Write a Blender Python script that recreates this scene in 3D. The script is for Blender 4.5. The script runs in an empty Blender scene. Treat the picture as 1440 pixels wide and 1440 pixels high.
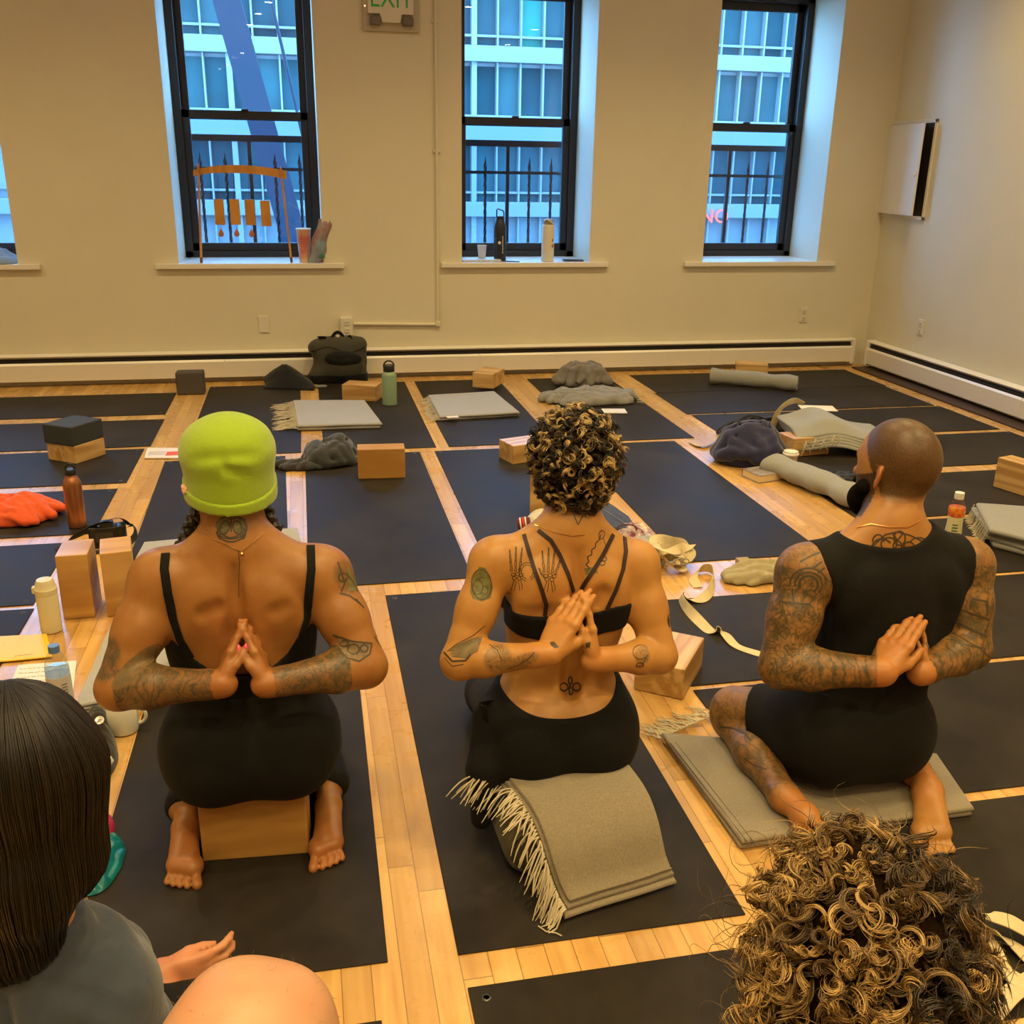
import bpy, bmesh, math, random
import numpy as np
from mathutils import Vector, Matrix, noise as mnoise
from mathutils.bvhtree import BVHTree

S = bpy.context.scene
COL = S.collection
PI = math.pi

# ------------------------------------------------------------------ camera
F, PITCH, YAW, ROLL, CH = 1390.0, 0.33805, 0.2070, 0.01592, 1.47
def cam_basis():
    cy, sy = math.cos(YAW), math.sin(YAW)
    fw = np.array([sy*math.cos(PITCH), cy*math.cos(PITCH), -math.sin(PITCH)])
    ri = np.array([cy, -sy, 0.0]); up = np.cross(ri, fw)
    c, s = math.cos(ROLL), math.sin(ROLL)
    return c*ri+s*up, -s*ri+c*up, fw
RI, UP, FW = cam_basis()
CAMP = np.array([0, 0, CH])
cd = bpy.data.cameras.new('camera'); cam = bpy.data.objects.new('camera', cd); COL.objects.link(cam)
cd.sensor_width = 36; cd.lens = 36*F/1440; cd.clip_start = 0.05; cd.clip_end = 300
cam.matrix_world = Matrix(((RI[0], UP[0], -FW[0], 0), (RI[1], UP[1], -FW[1], 0), (RI[2], UP[2], -FW[2], CH), (0, 0, 0, 1)))
S.camera = cam
def ray(px, py):
    return RI*(px-720)/F - UP*(py-720)/F + FW
def at(px, py, Y):                       # point of the place at depth Y
    d = ray(px, py); return CAMP + d*(Y/d[1])
def fl(px, py, z=0.0):                   # point of the place at height z
    d = ray(px, py); return CAMP + d*((z-CH)/d[2])
def xat(px, py, X):
    d = ray(px, py); return CAMP + d*(X/d[0])
def ppm(P):
    return F/float((np.array(P)-CAMP) @ FW)

# ------------------------------------------------------------------ world, light, exposure
W = bpy.data.worlds.new('sky'); S.world = W; W.use_nodes = True
nt = W.node_tree; nt.nodes.clear()
wo = nt.nodes.new('ShaderNodeOutputWorld'); bg = nt.nodes.new('ShaderNodeBackground')
bg.inputs['Color'].default_value = (0.21, 0.54, 1.0, 1); bg.inputs['Strength'].default_value = 14.0
nt.links.new(bg.outputs[0], wo.inputs[0])
S.view_settings.view_transform = 'Standard'; S.view_settings.look = 'None'
S.view_settings.gamma = 1; S.view_settings.use_curve_mapping = False
S.view_settings.exposure = 0.0
S.cycles.use_denoising = True
S.cycles.max_bounces = 8; S.cycles.diffuse_bounces = 4; S.cycles.transparent_max_bounces = 12
LAMP_COL = (1.0, 0.735, 0.31); LAMP_W = 13.6
S.cycles.sample_clamp_indirect = 6

# ------------------------------------------------------------------ helpers
def tag(o, label=None, cat=None, group=None, kind=None):
    if label: o['label'] = label
    if cat: o['category'] = cat
    if group: o['group'] = group
    if kind: o['kind'] = kind
    return o
def empty(name, loc, rz=0, label=None, cat=None, group=None):
    o = bpy.data.objects.new(name, None); COL.objects.link(o)
    o.location = loc; o.rotation_euler = (0, 0, rz); o.empty_display_size = 0.05
    return tag(o, label, cat, group)
def raw(name, V, Fc, mat, parent=None, smooth=False, world=False, mats=None, midx=None):
    V = np.asarray(V, float)
    if world:
        q = parent
        while q is not None: V = V - np.array(q.location); q = q.parent
    me = bpy.data.meshes.new(name); me.from_pydata(V.tolist(), [], [list(map(int, f)) for f in Fc]); 
    for m in (mats or [mat]): me.materials.append(m)
    if midx is not None: me.polygons.foreach_set('material_index', np.asarray(midx, np.int32))
    if smooth: me.polygons.foreach_set('use_smooth', np.ones(len(me.polygons), bool))
    me.update()
    o = bpy.data.objects.new(name, me); COL.objects.link(o)
    if parent is not None: o.parent = parent
    return o
class MB:
    """collects shapes for ONE mesh; mi is the material slot of what is added next"""
    def __init__(s): s.V = []; s.F = []; s.M = []; s.mi = 0
    def add(s, V, Fc):
        n = len(s.V); s.V += [tuple(v) for v in V]; s.F += [tuple(i+n for i in f) for f in Fc]; s.M += [s.mi]*len(Fc); return s
    def box(s, c, size, rot=None, bev=0.0, seg=2):
        bm = bmesh.new(); bmesh.ops.create_cube(bm, size=1.0)
        for v in bm.verts: v.co = Vector((v.co.x*size[0], v.co.y*size[1], v.co.z*size[2]))
        if bev > 0: bmesh.ops.bevel(bm, geom=list(bm.edges), offset=bev, segments=seg, profile=0.6, affect='EDGES')
        M = rot if rot is not None else Matrix.Identity(3)
        bm.verts.index_update()
        V = [Vector(c)+M@v.co for v in bm.verts]; Fc = [[v.index for v in f.verts] for f in bm.faces]; bm.free()
        return s.add(V, Fc)
    def tube(s, P, r, n=8, cap=True, flat=1.0):
        P = [Vector(p) for p in P]; rs = r if hasattr(r, '__len__') else [r]*len(P)
        V = []; Fc = []; u = None
        for i, p in enumerate(P):
            t = (P[min(i+1, len(P)-1)]-P[max(i-1, 0)])
            t = t.normalized() if t.length > 1e-9 else Vector((0, 0, 1))
            if u is None: u = t.orthogonal().normalized()
            u = (u - t*u.dot(t)); u = u.normalized() if u.length > 1e-6 else t.orthogonal().normalized()
            w = t.cross(u)
            for k in range(n):
                a = 2*PI*k/n; V.append(p+(u*math.cos(a)+w*math.sin(a)*flat)*rs[i])
        for i in range(len(P)-1):
            for k in range(n):
                a = i*n+k; b = i*n+(k+1) % n; Fc.append((a, b, b+n, a+n))
        if cap: Fc.append(tuple(range(n-1, -1, -1))); Fc.append(tuple((len(P)-1)*n+k for k in range(n)))
        return s.add(V, Fc)
    def lathe(s, prof, c=(0, 0, 0), n=28, rot=None):
        V = []; Fc = []; M = rot if rot is not None else Matrix.Identity(3); C = Vector(c)
        for r, z in prof:
            for k in range(n):
                a = 2*PI*k/n; V.append(C+M@Vector((r*math.cos(a), r*math.sin(a), z)))
        for i in range(len(prof)-1):
            for k in range(n):
                a = i*n+k; b = i*n+(k+1) % n; Fc.append((a, b, b+n, a+n))
        if prof[0][0] > 1e-5: Fc.append(tuple(range(n-1, -1, -1)))
        if prof[-1][0] > 1e-5: Fc.append(tuple((len(prof)-1)*n+k for k in range(n)))
        return s.add(V, Fc)
    def prism(s, poly, z0, z1, axis='z'):
        n = len(poly)
        def m(a, b, h): return {'z': (a, b, h), 'y': (a, h, b), 'x': (h, a, b)}[axis]
        V = [m(a, b, z0) for a, b in poly]+[m(a, b, z1) for a, b in poly]
        Fc = [tuple(range(n-1, -1, -1)), tuple(range(n, 2*n))]+[(i, (i+1) % n, (i+1) % n+n, i+n) for i in range(n)]
        return s.add(V, Fc)
    def grid(s, P):                       # P[i][j] points
        n, m = len(P), len(P[0]); V = [p for r in P for p in r]
        return s.add(V, [(i*m+j, i*m+j+1, (i+1)*m+j+1, (i+1)*m+j) for i in range(n-1) for j in range(m-1)])
    def build(s, name, mat, parent=None, smooth=False, world=False):
        mats = mat if isinstance(mat, (list, tuple)) else [mat]
        o = raw(name, s.V, s.F, None, parent, smooth, world, mats=mats, midx=s.M)
        if smooth:
            me = o.data; bm = bmesh.new(); bm.from_mesh(me)
            for e in bm.edges:
                if len(e.link_faces) == 2 and e.calc_face_angle(0) > 0.7: e.smooth = False
            bm.to_mesh(me); bm.free()
        return o
def RZ(a): return Matrix.Rotation(a, 3, 'Z')
def RX(a): return Matrix.Rotation(a, 3, 'X')
def RY(a): return Matrix.Rotation(a, 3, 'Y')
def dup(root, loc, rz=None, label=None):
    r = root.copy(); COL.objects.link(r); r.location = loc
    if rz is not None: r.rotation_euler = (r.rotation_euler[0], r.rotation_euler[1], rz)
    if label: r['label'] = label
    for ch in list(root.children):
        c = ch.copy(); COL.objects.link(c); c.parent = r
        for g in ch.children:
            d = g.copy(); COL.objects.link(d); d.parent = c
    return r

# ------------------------------------------------------------------ materials
def newmat(name):
    m = bpy.data.materials.new(name); m.use_nodes = True
    return m, m.node_tree, m.node_tree.nodes['Principled BSDF']
def C4(c): return (c[0], c[1], c[2], 1)
def node(t, typ, **kw):
    n = t.nodes.new(typ)
    for k, v in kw.items():
        if k in n.inputs: n.inputs[k].default_value = v
        else: setattr(n, k, v)
    return n
def mixcol(t, fac, a, b, blend='MIX'):
    n = t.nodes.new('ShaderNodeMix'); n.data_type = 'RGBA'; n.blend_type = blend
    for sock, v in ((0, fac), (6, a), (7, b)):
        if hasattr(v, 'is_output'): t.links.new(v, n.inputs[sock])
        elif isinstance(v, (int, float)): n.inputs[sock].default_value = v
        else: n.inputs[sock].default_value = C4(v)
    return n.outputs[2]
def bump(t, b, height, dist=0.002, strength=0.6):
    n = node(t, 'ShaderNodeBump', Distance=dist, Strength=strength)
    t.links.new(height, n.inputs['Height']); t.links.new(n.outputs[0], b.inputs['Normal']); return n
def plain(name, col, rough=0.6, metal=0.0, var=0.0, vs=20.0, bmp=0.0, bs=200.0, spec=0.5, sheen=0.0, col2=None, trans=0.0, emit=None, es=1.0, sub=0.0):
    m, t, b = newmat(name)
    b.inputs['Base Color'].default_value = C4(col); b.inputs['Roughness'].default_value = rough
    b.inputs['Metallic'].default_value = metal; b.inputs['Specular IOR Level'].default_value = spec
    if sheen: b.inputs['Sheen Weight'].default_value = sheen; b.inputs['Sheen Roughness'].default_value = 0.5
    if trans: b.inputs['Transmission Weight'].default_value = trans
    if emit: b.inputs['Emission Color'].default_value = C4(emit); b.inputs['Emission Strength'].default_value = es
    tc = node(t, 'ShaderNodeTexCoord')
    if var or col2:
        n = node(t, 'ShaderNodeTexNoise', Scale=vs, Detail=4.0); t.links.new(tc.outputs['Object'], n.inputs['Vector'])
        r = node(t, 'ShaderNodeMapRange'); r.inputs[1].default_value = 0.35; r.inputs[2].default_value = 0.65
        t.links.new(n.outputs[0], r.inputs[0])
        c2 = col2 if col2 else tuple(c*(1-var) for c in col)
        t.links.new(mixcol(t, r.outputs[0], col, c2), b.inputs['Base Color'])
    if bmp:
        n = node(t, 'ShaderNodeTexNoise', Scale=bs, Detail=3.0); t.links.new(tc.outputs['Object'], n.inputs['Vector'])
        bump(t, b, n.outputs[0], bmp)
    return m
def glassy(name, tint=(1, 1, 1), refl=1.0):          # thin clear sheet that reflects at its fresnel amount
    m, t, b = newmat(name); t.nodes.remove(b)
    tr = node(t, 'ShaderNodeBsdfTransparent', Color=C4(tint)); gl = node(t, 'ShaderNodeBsdfGlossy', Roughness=0.0)
    lw = node(t, 'ShaderNodeLayerWeight', Blend=0.5); fr = node(t, 'ShaderNodeMath', operation='POWER'); fr.inputs[1].default_value = 4.0; t.links.new(lw.outputs['Facing'], fr.inputs[0]); mul = node(t, 'ShaderNodeMath', operation='MULTIPLY_ADD'); mul.inputs[1].default_value = 0.6; mul.inputs[2].default_value = 0.035*refl
    mx = node(t, 'ShaderNodeMixShader'); o = t.nodes['Material Output']
    t.links.new(fr.outputs[0], mul.inputs[0]); t.links.new(mul.outputs[0], mx.inputs[0])
    t.links.new(tr.outputs[0], mx.inputs[1]); t.links.new(gl.outputs[0], mx.inputs[2]); t.links.new(mx.outputs[0], o.inputs[0]); return m
def wood(name, c1, c2, rough=0.4, scale=(1, 1, 1), rings=14.0, planks=False, coat=0.0):
    m, t, b = newmat(name); tc = node(t, 'ShaderNodeTexCoord'); mp = node(t, 'ShaderNodeMapping'); mp.inputs['Scale'].default_value = scale
    t.links.new(tc.outputs['Object'], mp.inputs[0])
    oi = node(t, 'ShaderNodeObjectInfo'); ad = node(t, 'ShaderNodeVectorMath', operation='ADD')
    t.links.new(mp.outputs[0], ad.inputs[0]); sc = node(t, 'ShaderNodeVectorMath', operation='SCALE'); sc.inputs['Scale'].default_value = 7.3
    cb = node(t, 'ShaderNodeCombineXYZ'); 
    for i in range(3): t.links.new(oi.outputs['Random'], cb.inputs[i])
    t.links.new(cb.outputs[0], sc.inputs[0]); t.links.new(sc.outputs[0], ad.inputs[1])
    n1 = node(t, 'ShaderNodeTexNoise', Scale=rings, Detail=3.0, Distortion=0.6); t.links.new(ad.outputs[0], n1.inputs['Vector'])
    sn = node(t, 'ShaderNodeMath', operation='MULTIPLY'); sn.inputs[1].default_value = 26.0; t.links.new(n1.outputs[0], sn.inputs[0])
    s2 = node(t, 'ShaderNodeMath', operation='SINE'); t.links.new(sn.outputs[0], s2.inputs[0])
    r = node(t, 'ShaderNodeMapRange'); r.inputs[1].default_value = -1; t.links.new(s2.outputs[0], r.inputs[0])
    colr = mixcol(t, r.outputs[0], c1, c2); t.links.new(colr, b.inputs['Base Color'])
    b.inputs['Roughness'].default_value = rough; b.inputs['Coat Weight'].default_value = coat; b.inputs['Coat Roughness'].default_value = 0.25
    bump(t, b, r.outputs[0], 0.0004, 0.3)
    return m
M = {}
M['wall'] = plain('painted_plaster', (0.72, 0.67, 0.51), 0.55, var=0.03, vs=3, bmp=0.0012, bs=9)
M['white_gloss'] = plain('white_gloss_paint', (0.78, 0.74, 0.66), 0.32, bmp=0.0003, bs=40)
M['ceiling'] = plain('ceiling_paint', (0.75, 0.72, 0.66), 0.8)
M['frame'] = plain('dark_window_metal', (0.018, 0.017, 0.017), 0.4)
M['slot'] = plain('slot_shade', (0.012, 0.008, 0.006), 0.6)  # near-black carries the shade inside the heater slot and panel opening
M['fin'] = plain('heater_fin', (0.35, 0.32, 0.28), 0.35, metal=0.6)
M['glass'] = glassy('window_glass', (0.93, 0.97, 1.0), 1.6)
M['dirty'] = glassy('screened_glass', (0.70, 0.78, 0.86), 1.6)
M['iron'] = plain('painted_iron', (0.010, 0.016, 0.026), 0.6)
M['toe'] = plain('dark_brown_shade', (0.045, 0.022, 0.012), 0.5)  # brown of the shade painted on the floor below the right heater

def floor_mat():
    m, t, b = newmat('oak_strip_floor'); tc = node(t, 'ShaderNodeTexCoord'); sep = node(t, 'ShaderNodeSeparateXYZ')
    t.links.new(tc.outputs['Object'], sep.inputs[0])
    def math_(op, a, bb=None):
        n = node(t, 'ShaderNodeMath', operation=op)
        for i, v in enumerate((a, bb)):
            if v is None: continue
            if hasattr(v, 'is_output'): t.links.new(v, n.inputs[i])
            else: n.inputs[i].default_value = v
        return n.outputs[0]
    wd = 0.057
    xi = math_('DIVIDE', sep.outputs[0], wd); col = math_('FLOOR', xi); fx = math_('FRACT', xi)
    wn = node(t, 'ShaderNodeTexWhiteNoise', noise_dimensions='1D'); t.links.new(col, wn.inputs['W'])
    yo = math_('ADD', math_('DIVIDE', sep.outputs[1], 0.75), math_('MULTIPLY', wn.outputs[0], 9.7)); row = math_('FLOOR', yo); fy = math_('FRACT', yo)
    cb = node(t, 'ShaderNodeCombineXYZ'); t.links.new(col, cb.inputs[0]); t.links.new(row, cb.inputs[1])
    w2 = node(t, 'ShaderNodeTexWhiteNoise', noise_dimensions='3D'); t.links.new(cb.outputs[0], w2.inputs['Vector'])
    # grain
    mp = node(t, 'ShaderNodeMapping'); mp.inputs['Scale'].default_value = (16, 1.1, 1); t.links.new(tc.outputs['Object'], mp.inputs[0])
    ad = node(t, 'ShaderNodeVectorMath', operation='ADD'); t.links.new(mp.outputs[0], ad.inputs[0])
    s5 = node(t, 'ShaderNodeVectorMath', operation='SCALE'); s5.inputs['Scale'].default_value = 31.0; t.links.new(w2.outputs['Color'], s5.inputs[0]); t.links.new(s5.outputs[0], ad.inputs[1])
    gn = node(t, 'ShaderNodeTexNoise', Scale=2.2, Detail=6.0, Distortion=0.5); t.links.new(ad.outputs[0], gn.inputs['Vector'])
    gr = node(t, 'ShaderNodeMapRange'); gr.inputs[1].default_value = 0.35; gr.inputs[2].default_value = 0.7; t.links.new(gn.outputs[0], gr.inputs[0])
    c = mixcol(t, gr.outputs[0], (0.61, 0.385, 0.14), (0.48, 0.265, 0.082))
    tone = mixcol(t, w2.outputs[0], (1.12, 1.10, 1.05), (0.80, 0.75, 0.68)); c = mixcol(t, 1.0, c, tone, 'MULTIPLY')
    def edge(f, e):
        a = math_('LESS_THAN', f, e); b2 = math_('GREATER_THAN', f, 1-e); return math_('MAXIMUM', a, b2)
    ed = math_('MAXIMUM', edge(fx, 0.018), edge(fy, 0.0016))
    c = mixcol(t, math_('MULTIPLY', ed, 0.62), c, (0.10, 0.045, 0.015))
    t.links.new(c, b.inputs['Base Color'])
    rn = node(t, 'ShaderNodeTexNoise', Scale=9.0, Detail=3.0); t.links.new(tc.outputs['Object'], rn.inputs['Vector'])
    rr = node(t, 'ShaderNodeMapRange'); rr.inputs[3].default_value = 0.17; rr.inputs[4].default_value = 0.42; t.links.new(rn.outputs[0], rr.inputs[0])
    t.links.new(rr.outputs[0], b.inputs['Roughness'])
    hh = math_('ADD', math_('MULTIPLY', ed, -1.0), math_('MULTIPLY', gr.outputs[0], 0.15)); bump(t, b, hh, 0.0006, 0.5)
    return m
M['floor'] = floor_mat()
def rubber(name, c):
    m, t, b = newmat(name); tc = node(t, 'ShaderNodeTexCoord'); b.inputs['Roughness'].default_value = 0.55
    n = node(t, 'ShaderNodeTexNoise', Scale=2.6, Detail=6.0, Roughness=0.65); t.links.new(tc.outputs['Object'], n.inputs['Vector'])
    r = node(t, 'ShaderNodeMapRange'); r.inputs[1].default_value = 0.4; r.inputs[2].default_value = 0.75; t.links.new(n.outputs[0], r.inputs[0])
    t.links.new(mixcol(t, r.outputs[0], c, tuple(x*1.9+0.004 for x in c)), b.inputs['Base Color'])
    b.inputs['Specular IOR Level'].default_value = 0.09
    r2 = node(t, 'ShaderNodeMapRange'); r2.inputs[3].default_value = 0.42; r2.inputs[4].default_value = 0.62; t.links.new(n.outputs[0], r2.inputs[0]); t.links.new(r2.outputs[0], b.inputs['Roughness'])
    f = node(t, 'ShaderNodeTexNoise', Scale=420.0, Detail=2.0); t.links.new(tc.outputs['Object'], f.inputs['Vector']); bump(t, b, f.outputs[0], 0.0005, 0.5)
    return m
M['mat'] = rubber('black_rubber', (0.0185, 0.0150, 0.0115))

# ------------------------------------------------------------------ the room
WY, WX, XL, YB, CZ = 7.16, 4.36, -4.2, -10.2, 3.35       # far wall, right wall, left wall, rear wall, ceiling
WIN = [(-2.76, -1.83), (-0.82, 0.14), (1.11, 2.05), (2.93, 3.86)]
WZ0, WZ1, WD = 0.80, 2.705, 0.46
mb = MB(); mb.box(((XL+WX)/2, (YB+WY)/2, -0.05), (WX-XL, WY-YB, 0.1)); tag(mb.build('floor', M['floor']), kind='structure')
mb = MB(); mb.box(((XL+WX)/2, (YB+WY)/2, CZ+0.05), (WX-XL+0.4, WY-YB+0.4, 0.1)); tag(mb.build('ceiling', M['ceiling']), kind='structure')
xs = [XL-0.2]+[v for w in WIN for v in w]+[WX+0.2]
mb = MB()
TH = 0.62
mb.box(((xs[0]+xs[-1])/2, WY+TH/2, WZ0/2), (xs[-1]-xs[0], TH, WZ0))
mb.box(((xs[0]+xs[-1])/2, WY+TH/2, (WZ1+CZ)/2), (xs[-1]-xs[0], TH, CZ-WZ1))
for i in range(0, len(xs), 2):
    mb.box(((xs[i]+xs[i+1])/2, WY+TH/2, (WZ0+WZ1)/2), (xs[i+1]-xs[i], TH, WZ1-WZ0))
tag(mb.build('wall_back', M['wall']), kind='structure')
mb = MB(); mb.box((WX+0.1, (YB+WY)/2, CZ/2), (0.2, WY-YB, CZ)); tag(mb.build('wall_right', M['wall']), kind='structure')
mb = MB(); mb.box((XL-0.1, (YB+WY)/2, CZ/2), (0.2, WY-YB, CZ)); tag(mb.build('wall_left', M['wall']), kind='structure')
mb = MB(); mb.box(((XL+WX)/2, YB-0.1, CZ/2), (WX-XL+0.4, 0.2, CZ)); tag(mb.build('wall_front', M['wall']), kind='structure')

for wi, (a, b) in enumerate(WIN):
    t = empty('window_%d' % (wi+1), ((a+b)/2, WY+WD, WZ0)); t['kind'] = 'structure'
    w = b-a; h = WZ1-WZ0; fy = 0.0
    def bx(mb, x0, x1, z0, z1, y0, y1, bev=0.004): mb.box(((x0+x1)/2, (y0+y1)/2, (z0+z1)/2), (x1-x0, y1-y0, z1-z0), bev=bev)
    m = MB(); fw_ = 0.055
    bx(m, -w/2, -w/2+fw_, 0, h, fy, fy+0.12); bx(m, w/2-fw_, w/2, 0, h, fy, fy+0.12)
    bx(m, -w/2, w/2, h-0.07, h, fy, fy+0.12); bx(m, -w/2, w/2, 0, 0.05, fy, fy+0.12)
    fr = m.build('window_frame', M['frame'], t)
    def sash(name, z0, z1, y, mt):
        m = MB(); s = 0.05
        bx(m, -w/2+fw_, -w/2+fw_+s, z0, z1, y, y+0.035); bx(m, w/2-fw_-s, w/2-fw_, z0, z1, y, y+0.035)
        bx(m, -w/2+fw_, w/2-fw_, z1-0.055, z1, y, y+0.035); bx(m, -w/2+fw_, w/2-fw_, z0, z0+0.055, y, y+0.035)
        sh = m.build(name, M['frame'], t)
        g = MB(); bx(g, -w/2+fw_+s-0.005, w/2-fw_-s+0.005, z0+0.05, z1-0.05, y+0.015, y+0.019, 0)
        g.build('glass_pane', mt, sh); return sh
    zm = 0.965
    sash('lower_sash', 0.05, zm+0.03, fy+0.02, M['dirty']); sash('upper_sash', zm-0.03, h-0.07, fy+0.065, M['glass'])
    m = MB(); m.box((0, fy+0.01, zm+0.035), (0.05, 0.03, 0.012), bev=0.003); m.build('sash_lock', M['frame'], t)
    m = MB(); bx(m, -w/2-0.15, w/2+0.14, -0.028, 0.006, -WD-0.035, -WD-0.0005, 0.004); bx(m, -w/2+0.001, w/2-0.001, 0.0005, 0.006, -WD-0.002, -0.001, 0.0)
    m.build('window_sill', M['white_gloss'], t)

# baseboard heaters
def heater(name, L, label, endl=True):
    t = empty(name, (0, 0, 0), label=label, cat='heater')
    m = MB()                                      # profile in (y, z), y measured out of the wall (towards -Y)
    prof = [(0.0, 0.03), (-0.012, 0.03), (-0.012, 0.2), (0.0, 0.2)]
    m.prism([(-0.004, 0.035), (-0.004, 0.215), (-0.016, 0.215), (-0.016, 0.035)], 0, L, 'x'); m.V = [(v[0], v[1], v[2]) for v in m.V]
    m.build('back_plate', M['white_gloss'], t)
    m = MB(); m.prism([(-0.016, 0.215), (-0.016, 0.206), (-0.055, 0.196), (-0.058, 0.203)], 0, L, 'x'); m.build('top_hood', M['white_gloss'], t)
    m = MB(); m.prism([(-0.062, 0.035), (-0.070, 0.038), (-0.076, 0.148), (-0.066, 0.162), (-0.062, 0.158), (-0.068, 0.146), (-0.062, 0.045)], 0, L, 'x'); m.build('front_cover', M['white_gloss'], t)
    m = MB(); m.box((L/2, -0.036, 0.115), (L-0.02, 0.036, 0.13)); m.build('heating_element', M['slot'], t)
    m = MB(); m.box((L/2, -0.047, 0.190), (L-0.02, 0.003, 0.010), rot=RX(0.5)); m.build('damper_strip', M['fin'], t)
    for x in (0.0, L):
        m = MB(); m.box((x, -0.04, 0.12), (0.03, 0.078, 0.196), bev=0.006); m.build('end_cap', M['white_gloss'], t)
    for k in range(1, int(L/1.8)+1):
        x = k*1.8
        if x < L-0.3: m = MB(); m.box((x, -0.0745, 0.1), (0.004, 0.004, 0.125)); m.build('joint_strip', M['white_gloss'], t)
    return t
h1 = heater('baseboard_heater', WX-0.12-XL-0.05, 'long white baseboard heater with dark slot under the windows'); h1.location = (XL+0.03, WY, 0)
h2 = heater('baseboard_heater', 8.0, 'white baseboard heater along the right wall below the access panel'); h2.location = (WX, WY-0.15, 0); h2.rotation_euler = (0, 0, -PI/2)
m = MB(); m.box((WX-0.1, (WY+YB)/2, 0.006), (0.16, WY-YB-0.3, 0.012), bev=0.003); tag(m.build('shade_strip_1', M['toe']), kind='structure')  # flat dark strip; the shade under the right heater is put into its colour

# outlets, conduit, exit sign, access panel
M['plastic'] = plain('white_plastic', (0.72, 0.68, 0.58), 0.35)
M['dark'] = plain('dark_plastic', (0.01, 0.01, 0.01), 0.4)
def outlet(x, z, label, right=False, rec=True):
    t = empty('wall_outlet', (x, WY, z) if not right else (WX, x, z), 0 if not right else -PI/2, label, 'outlet')
    m = MB(); m.box((0, -0.004, 0), (0.072, 0.008, 0.115), bev=0.003); m.build('cover_plate', M['plastic'], t)
    if rec:
        for dz in (0.026, -0.026):
            m = MB(); m.box((0, -0.010, dz), (0.034, 0.006, 0.034), bev=0.004); s = m.build('socket', M['plastic'], t)
            m = MB(); [m.box((dx, -0.0132, dz+0.003), (0.003, 0.001, 0.010)) for dx in (-0.007, 0.007)]; m.box((0, -0.0132, dz-0.009), (0.005, 0.001, 0.005)); m.build('slots', M['dark'], s)
    return t
outlet(-0.29, 0.39, 'blank white wall plate above the heater, left of the backpack', rec=False)
outlet(3.80, 0.40, 'small white wall outlet under the third window near the corner')
outlet(6.45, 0.40, 'small white wall outlet low on the right wall', right=True)
t = empty('surface_outlet', (0.28, WY, 0.37), label='white surface mounted outlet box at the end of the conduit above the backpack', cat='outlet')
m = MB(); m.box((0, -0.022, 0), (0.085, 0.044, 0.125), bev=0.005); m.build('box', M['plastic'], t)
for dz in (0.026, -0.026):
    m = MB(); m.box((0, -0.046, dz), (0.034, 0.006, 0.034), bev=0.004); s = m.build('socket', M['plastic'], t)
    m = MB(); [m.box((dx, -0.0495, dz+0.003), (0.003, 0.001, 0.010)) for dx in (-0.007, 0.007)]; m.build('slots', M['dark'], s)
m = MB(); m.tube([(0.33, WY-0.012, 0.385), (0.905, WY-0.012, 0.372), (0.925, WY-0.012, 0.374), (0.935, WY-0.012, 0.39), (0.935, WY-0.012, 1.0), (0.935, WY-0.012, CZ-0.01)], 0.011, 10)
for z in (1.55, 2.35): m.box((0.935, WY-0.008, z), (0.05, 0.014, 0.02), bev=0.003)
m.box((0.93, WY-0.014, 0.378), (0.036, 0.024, 0.036), bev=0.006)
tag(m.build('conduit', M['wall'], smooth=True), 'thin painted conduit running down the wall beside the exit sign to the outlet', 'conduit')

def text_mesh(s, size, extr=0.001):
    cu = bpy.data.curves.new('txt', 'FONT'); cu.body = s; cu.size = size; cu.extrude = extr; cu.align_x = 'CENTER'; cu.align_y = 'CENTER'
    o = bpy.data.objects.new('txt', cu); COL.objects.link(o)
    dg = bpy.context.evaluated_depsgraph_get(); me = bpy.data.meshes.new_from_object(o.evaluated_get(dg))
    bpy.data.objects.remove(o); bpy.data.curves.remove(cu); return me
def text_part(s, size, mat, parent, loc, rot, name='lettering', extr=0.0006, sx=1.0):
    me = text_mesh(s, size, extr); me.materials.clear(); me.materials.append(mat)
    for v in me.vertices: v.co.x *= sx
    o = bpy.data.objects.new(name, me); COL.objects.link(o); o.parent = parent; o.location = loc; o.rotation_euler = rot; return o
t = empty('exit_sign', (0.645, WY, 2.42), label='white emergency exit sign with green letters high on the wall between windows', cat='exit sign')
m = MB(); m.box((0, -0.012, 0.03), (0.37, 0.024, 0.35), bev=0.05 if False else 0.01); m.build('back_plate', plain('exit_clear', (0.50, 0.45, 0.36), 0.25), t)
m = MB(); m.prism([(-0.15, -0.045), (-0.075, -0.045), (-0.062, -0.095), (0.055, -0.095), (0.066, -0.045), (0.14, -0.045), (0.145, 0.2), (-0.15, 0.2)], -0.055, -0.024, 'y'); m.build('face_panel', M['plastic'], t)
M['green'] = plain('exit_green', (0.02, 0.30, 0.05), 0.4, emit=(0.05, 0.55, 0.12), es=0.06)
text_part('EXIT', 0.17, M['green'], t, (0.0, -0.056, 0.045), (PI/2, 0, 0), sx=0.8)
for sx in (-1, 1):
    m = MB(); m.box((sx*0.105, -0.04, -0.085), (0.075, 0.05, 0.055), bev=0.012); m.lathe([(0, -0.004), (0.02, -0.003), (0.024, 0.006)], (sx*0.105, -0.066, -0.085), 16, rot=RX(PI/2)); m.build('lamp_head', plain('lens_grey', (0.16, 0.14, 0.12), 0.2), t, smooth=True)
m = MB(); m.box((-0.168, -0.024, -0.0), (0.006, 0.006, 0.006)); m.build('indicator', plain('led', (1, .4, .1), emit=(1, .5, .2), es=6), t)

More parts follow.
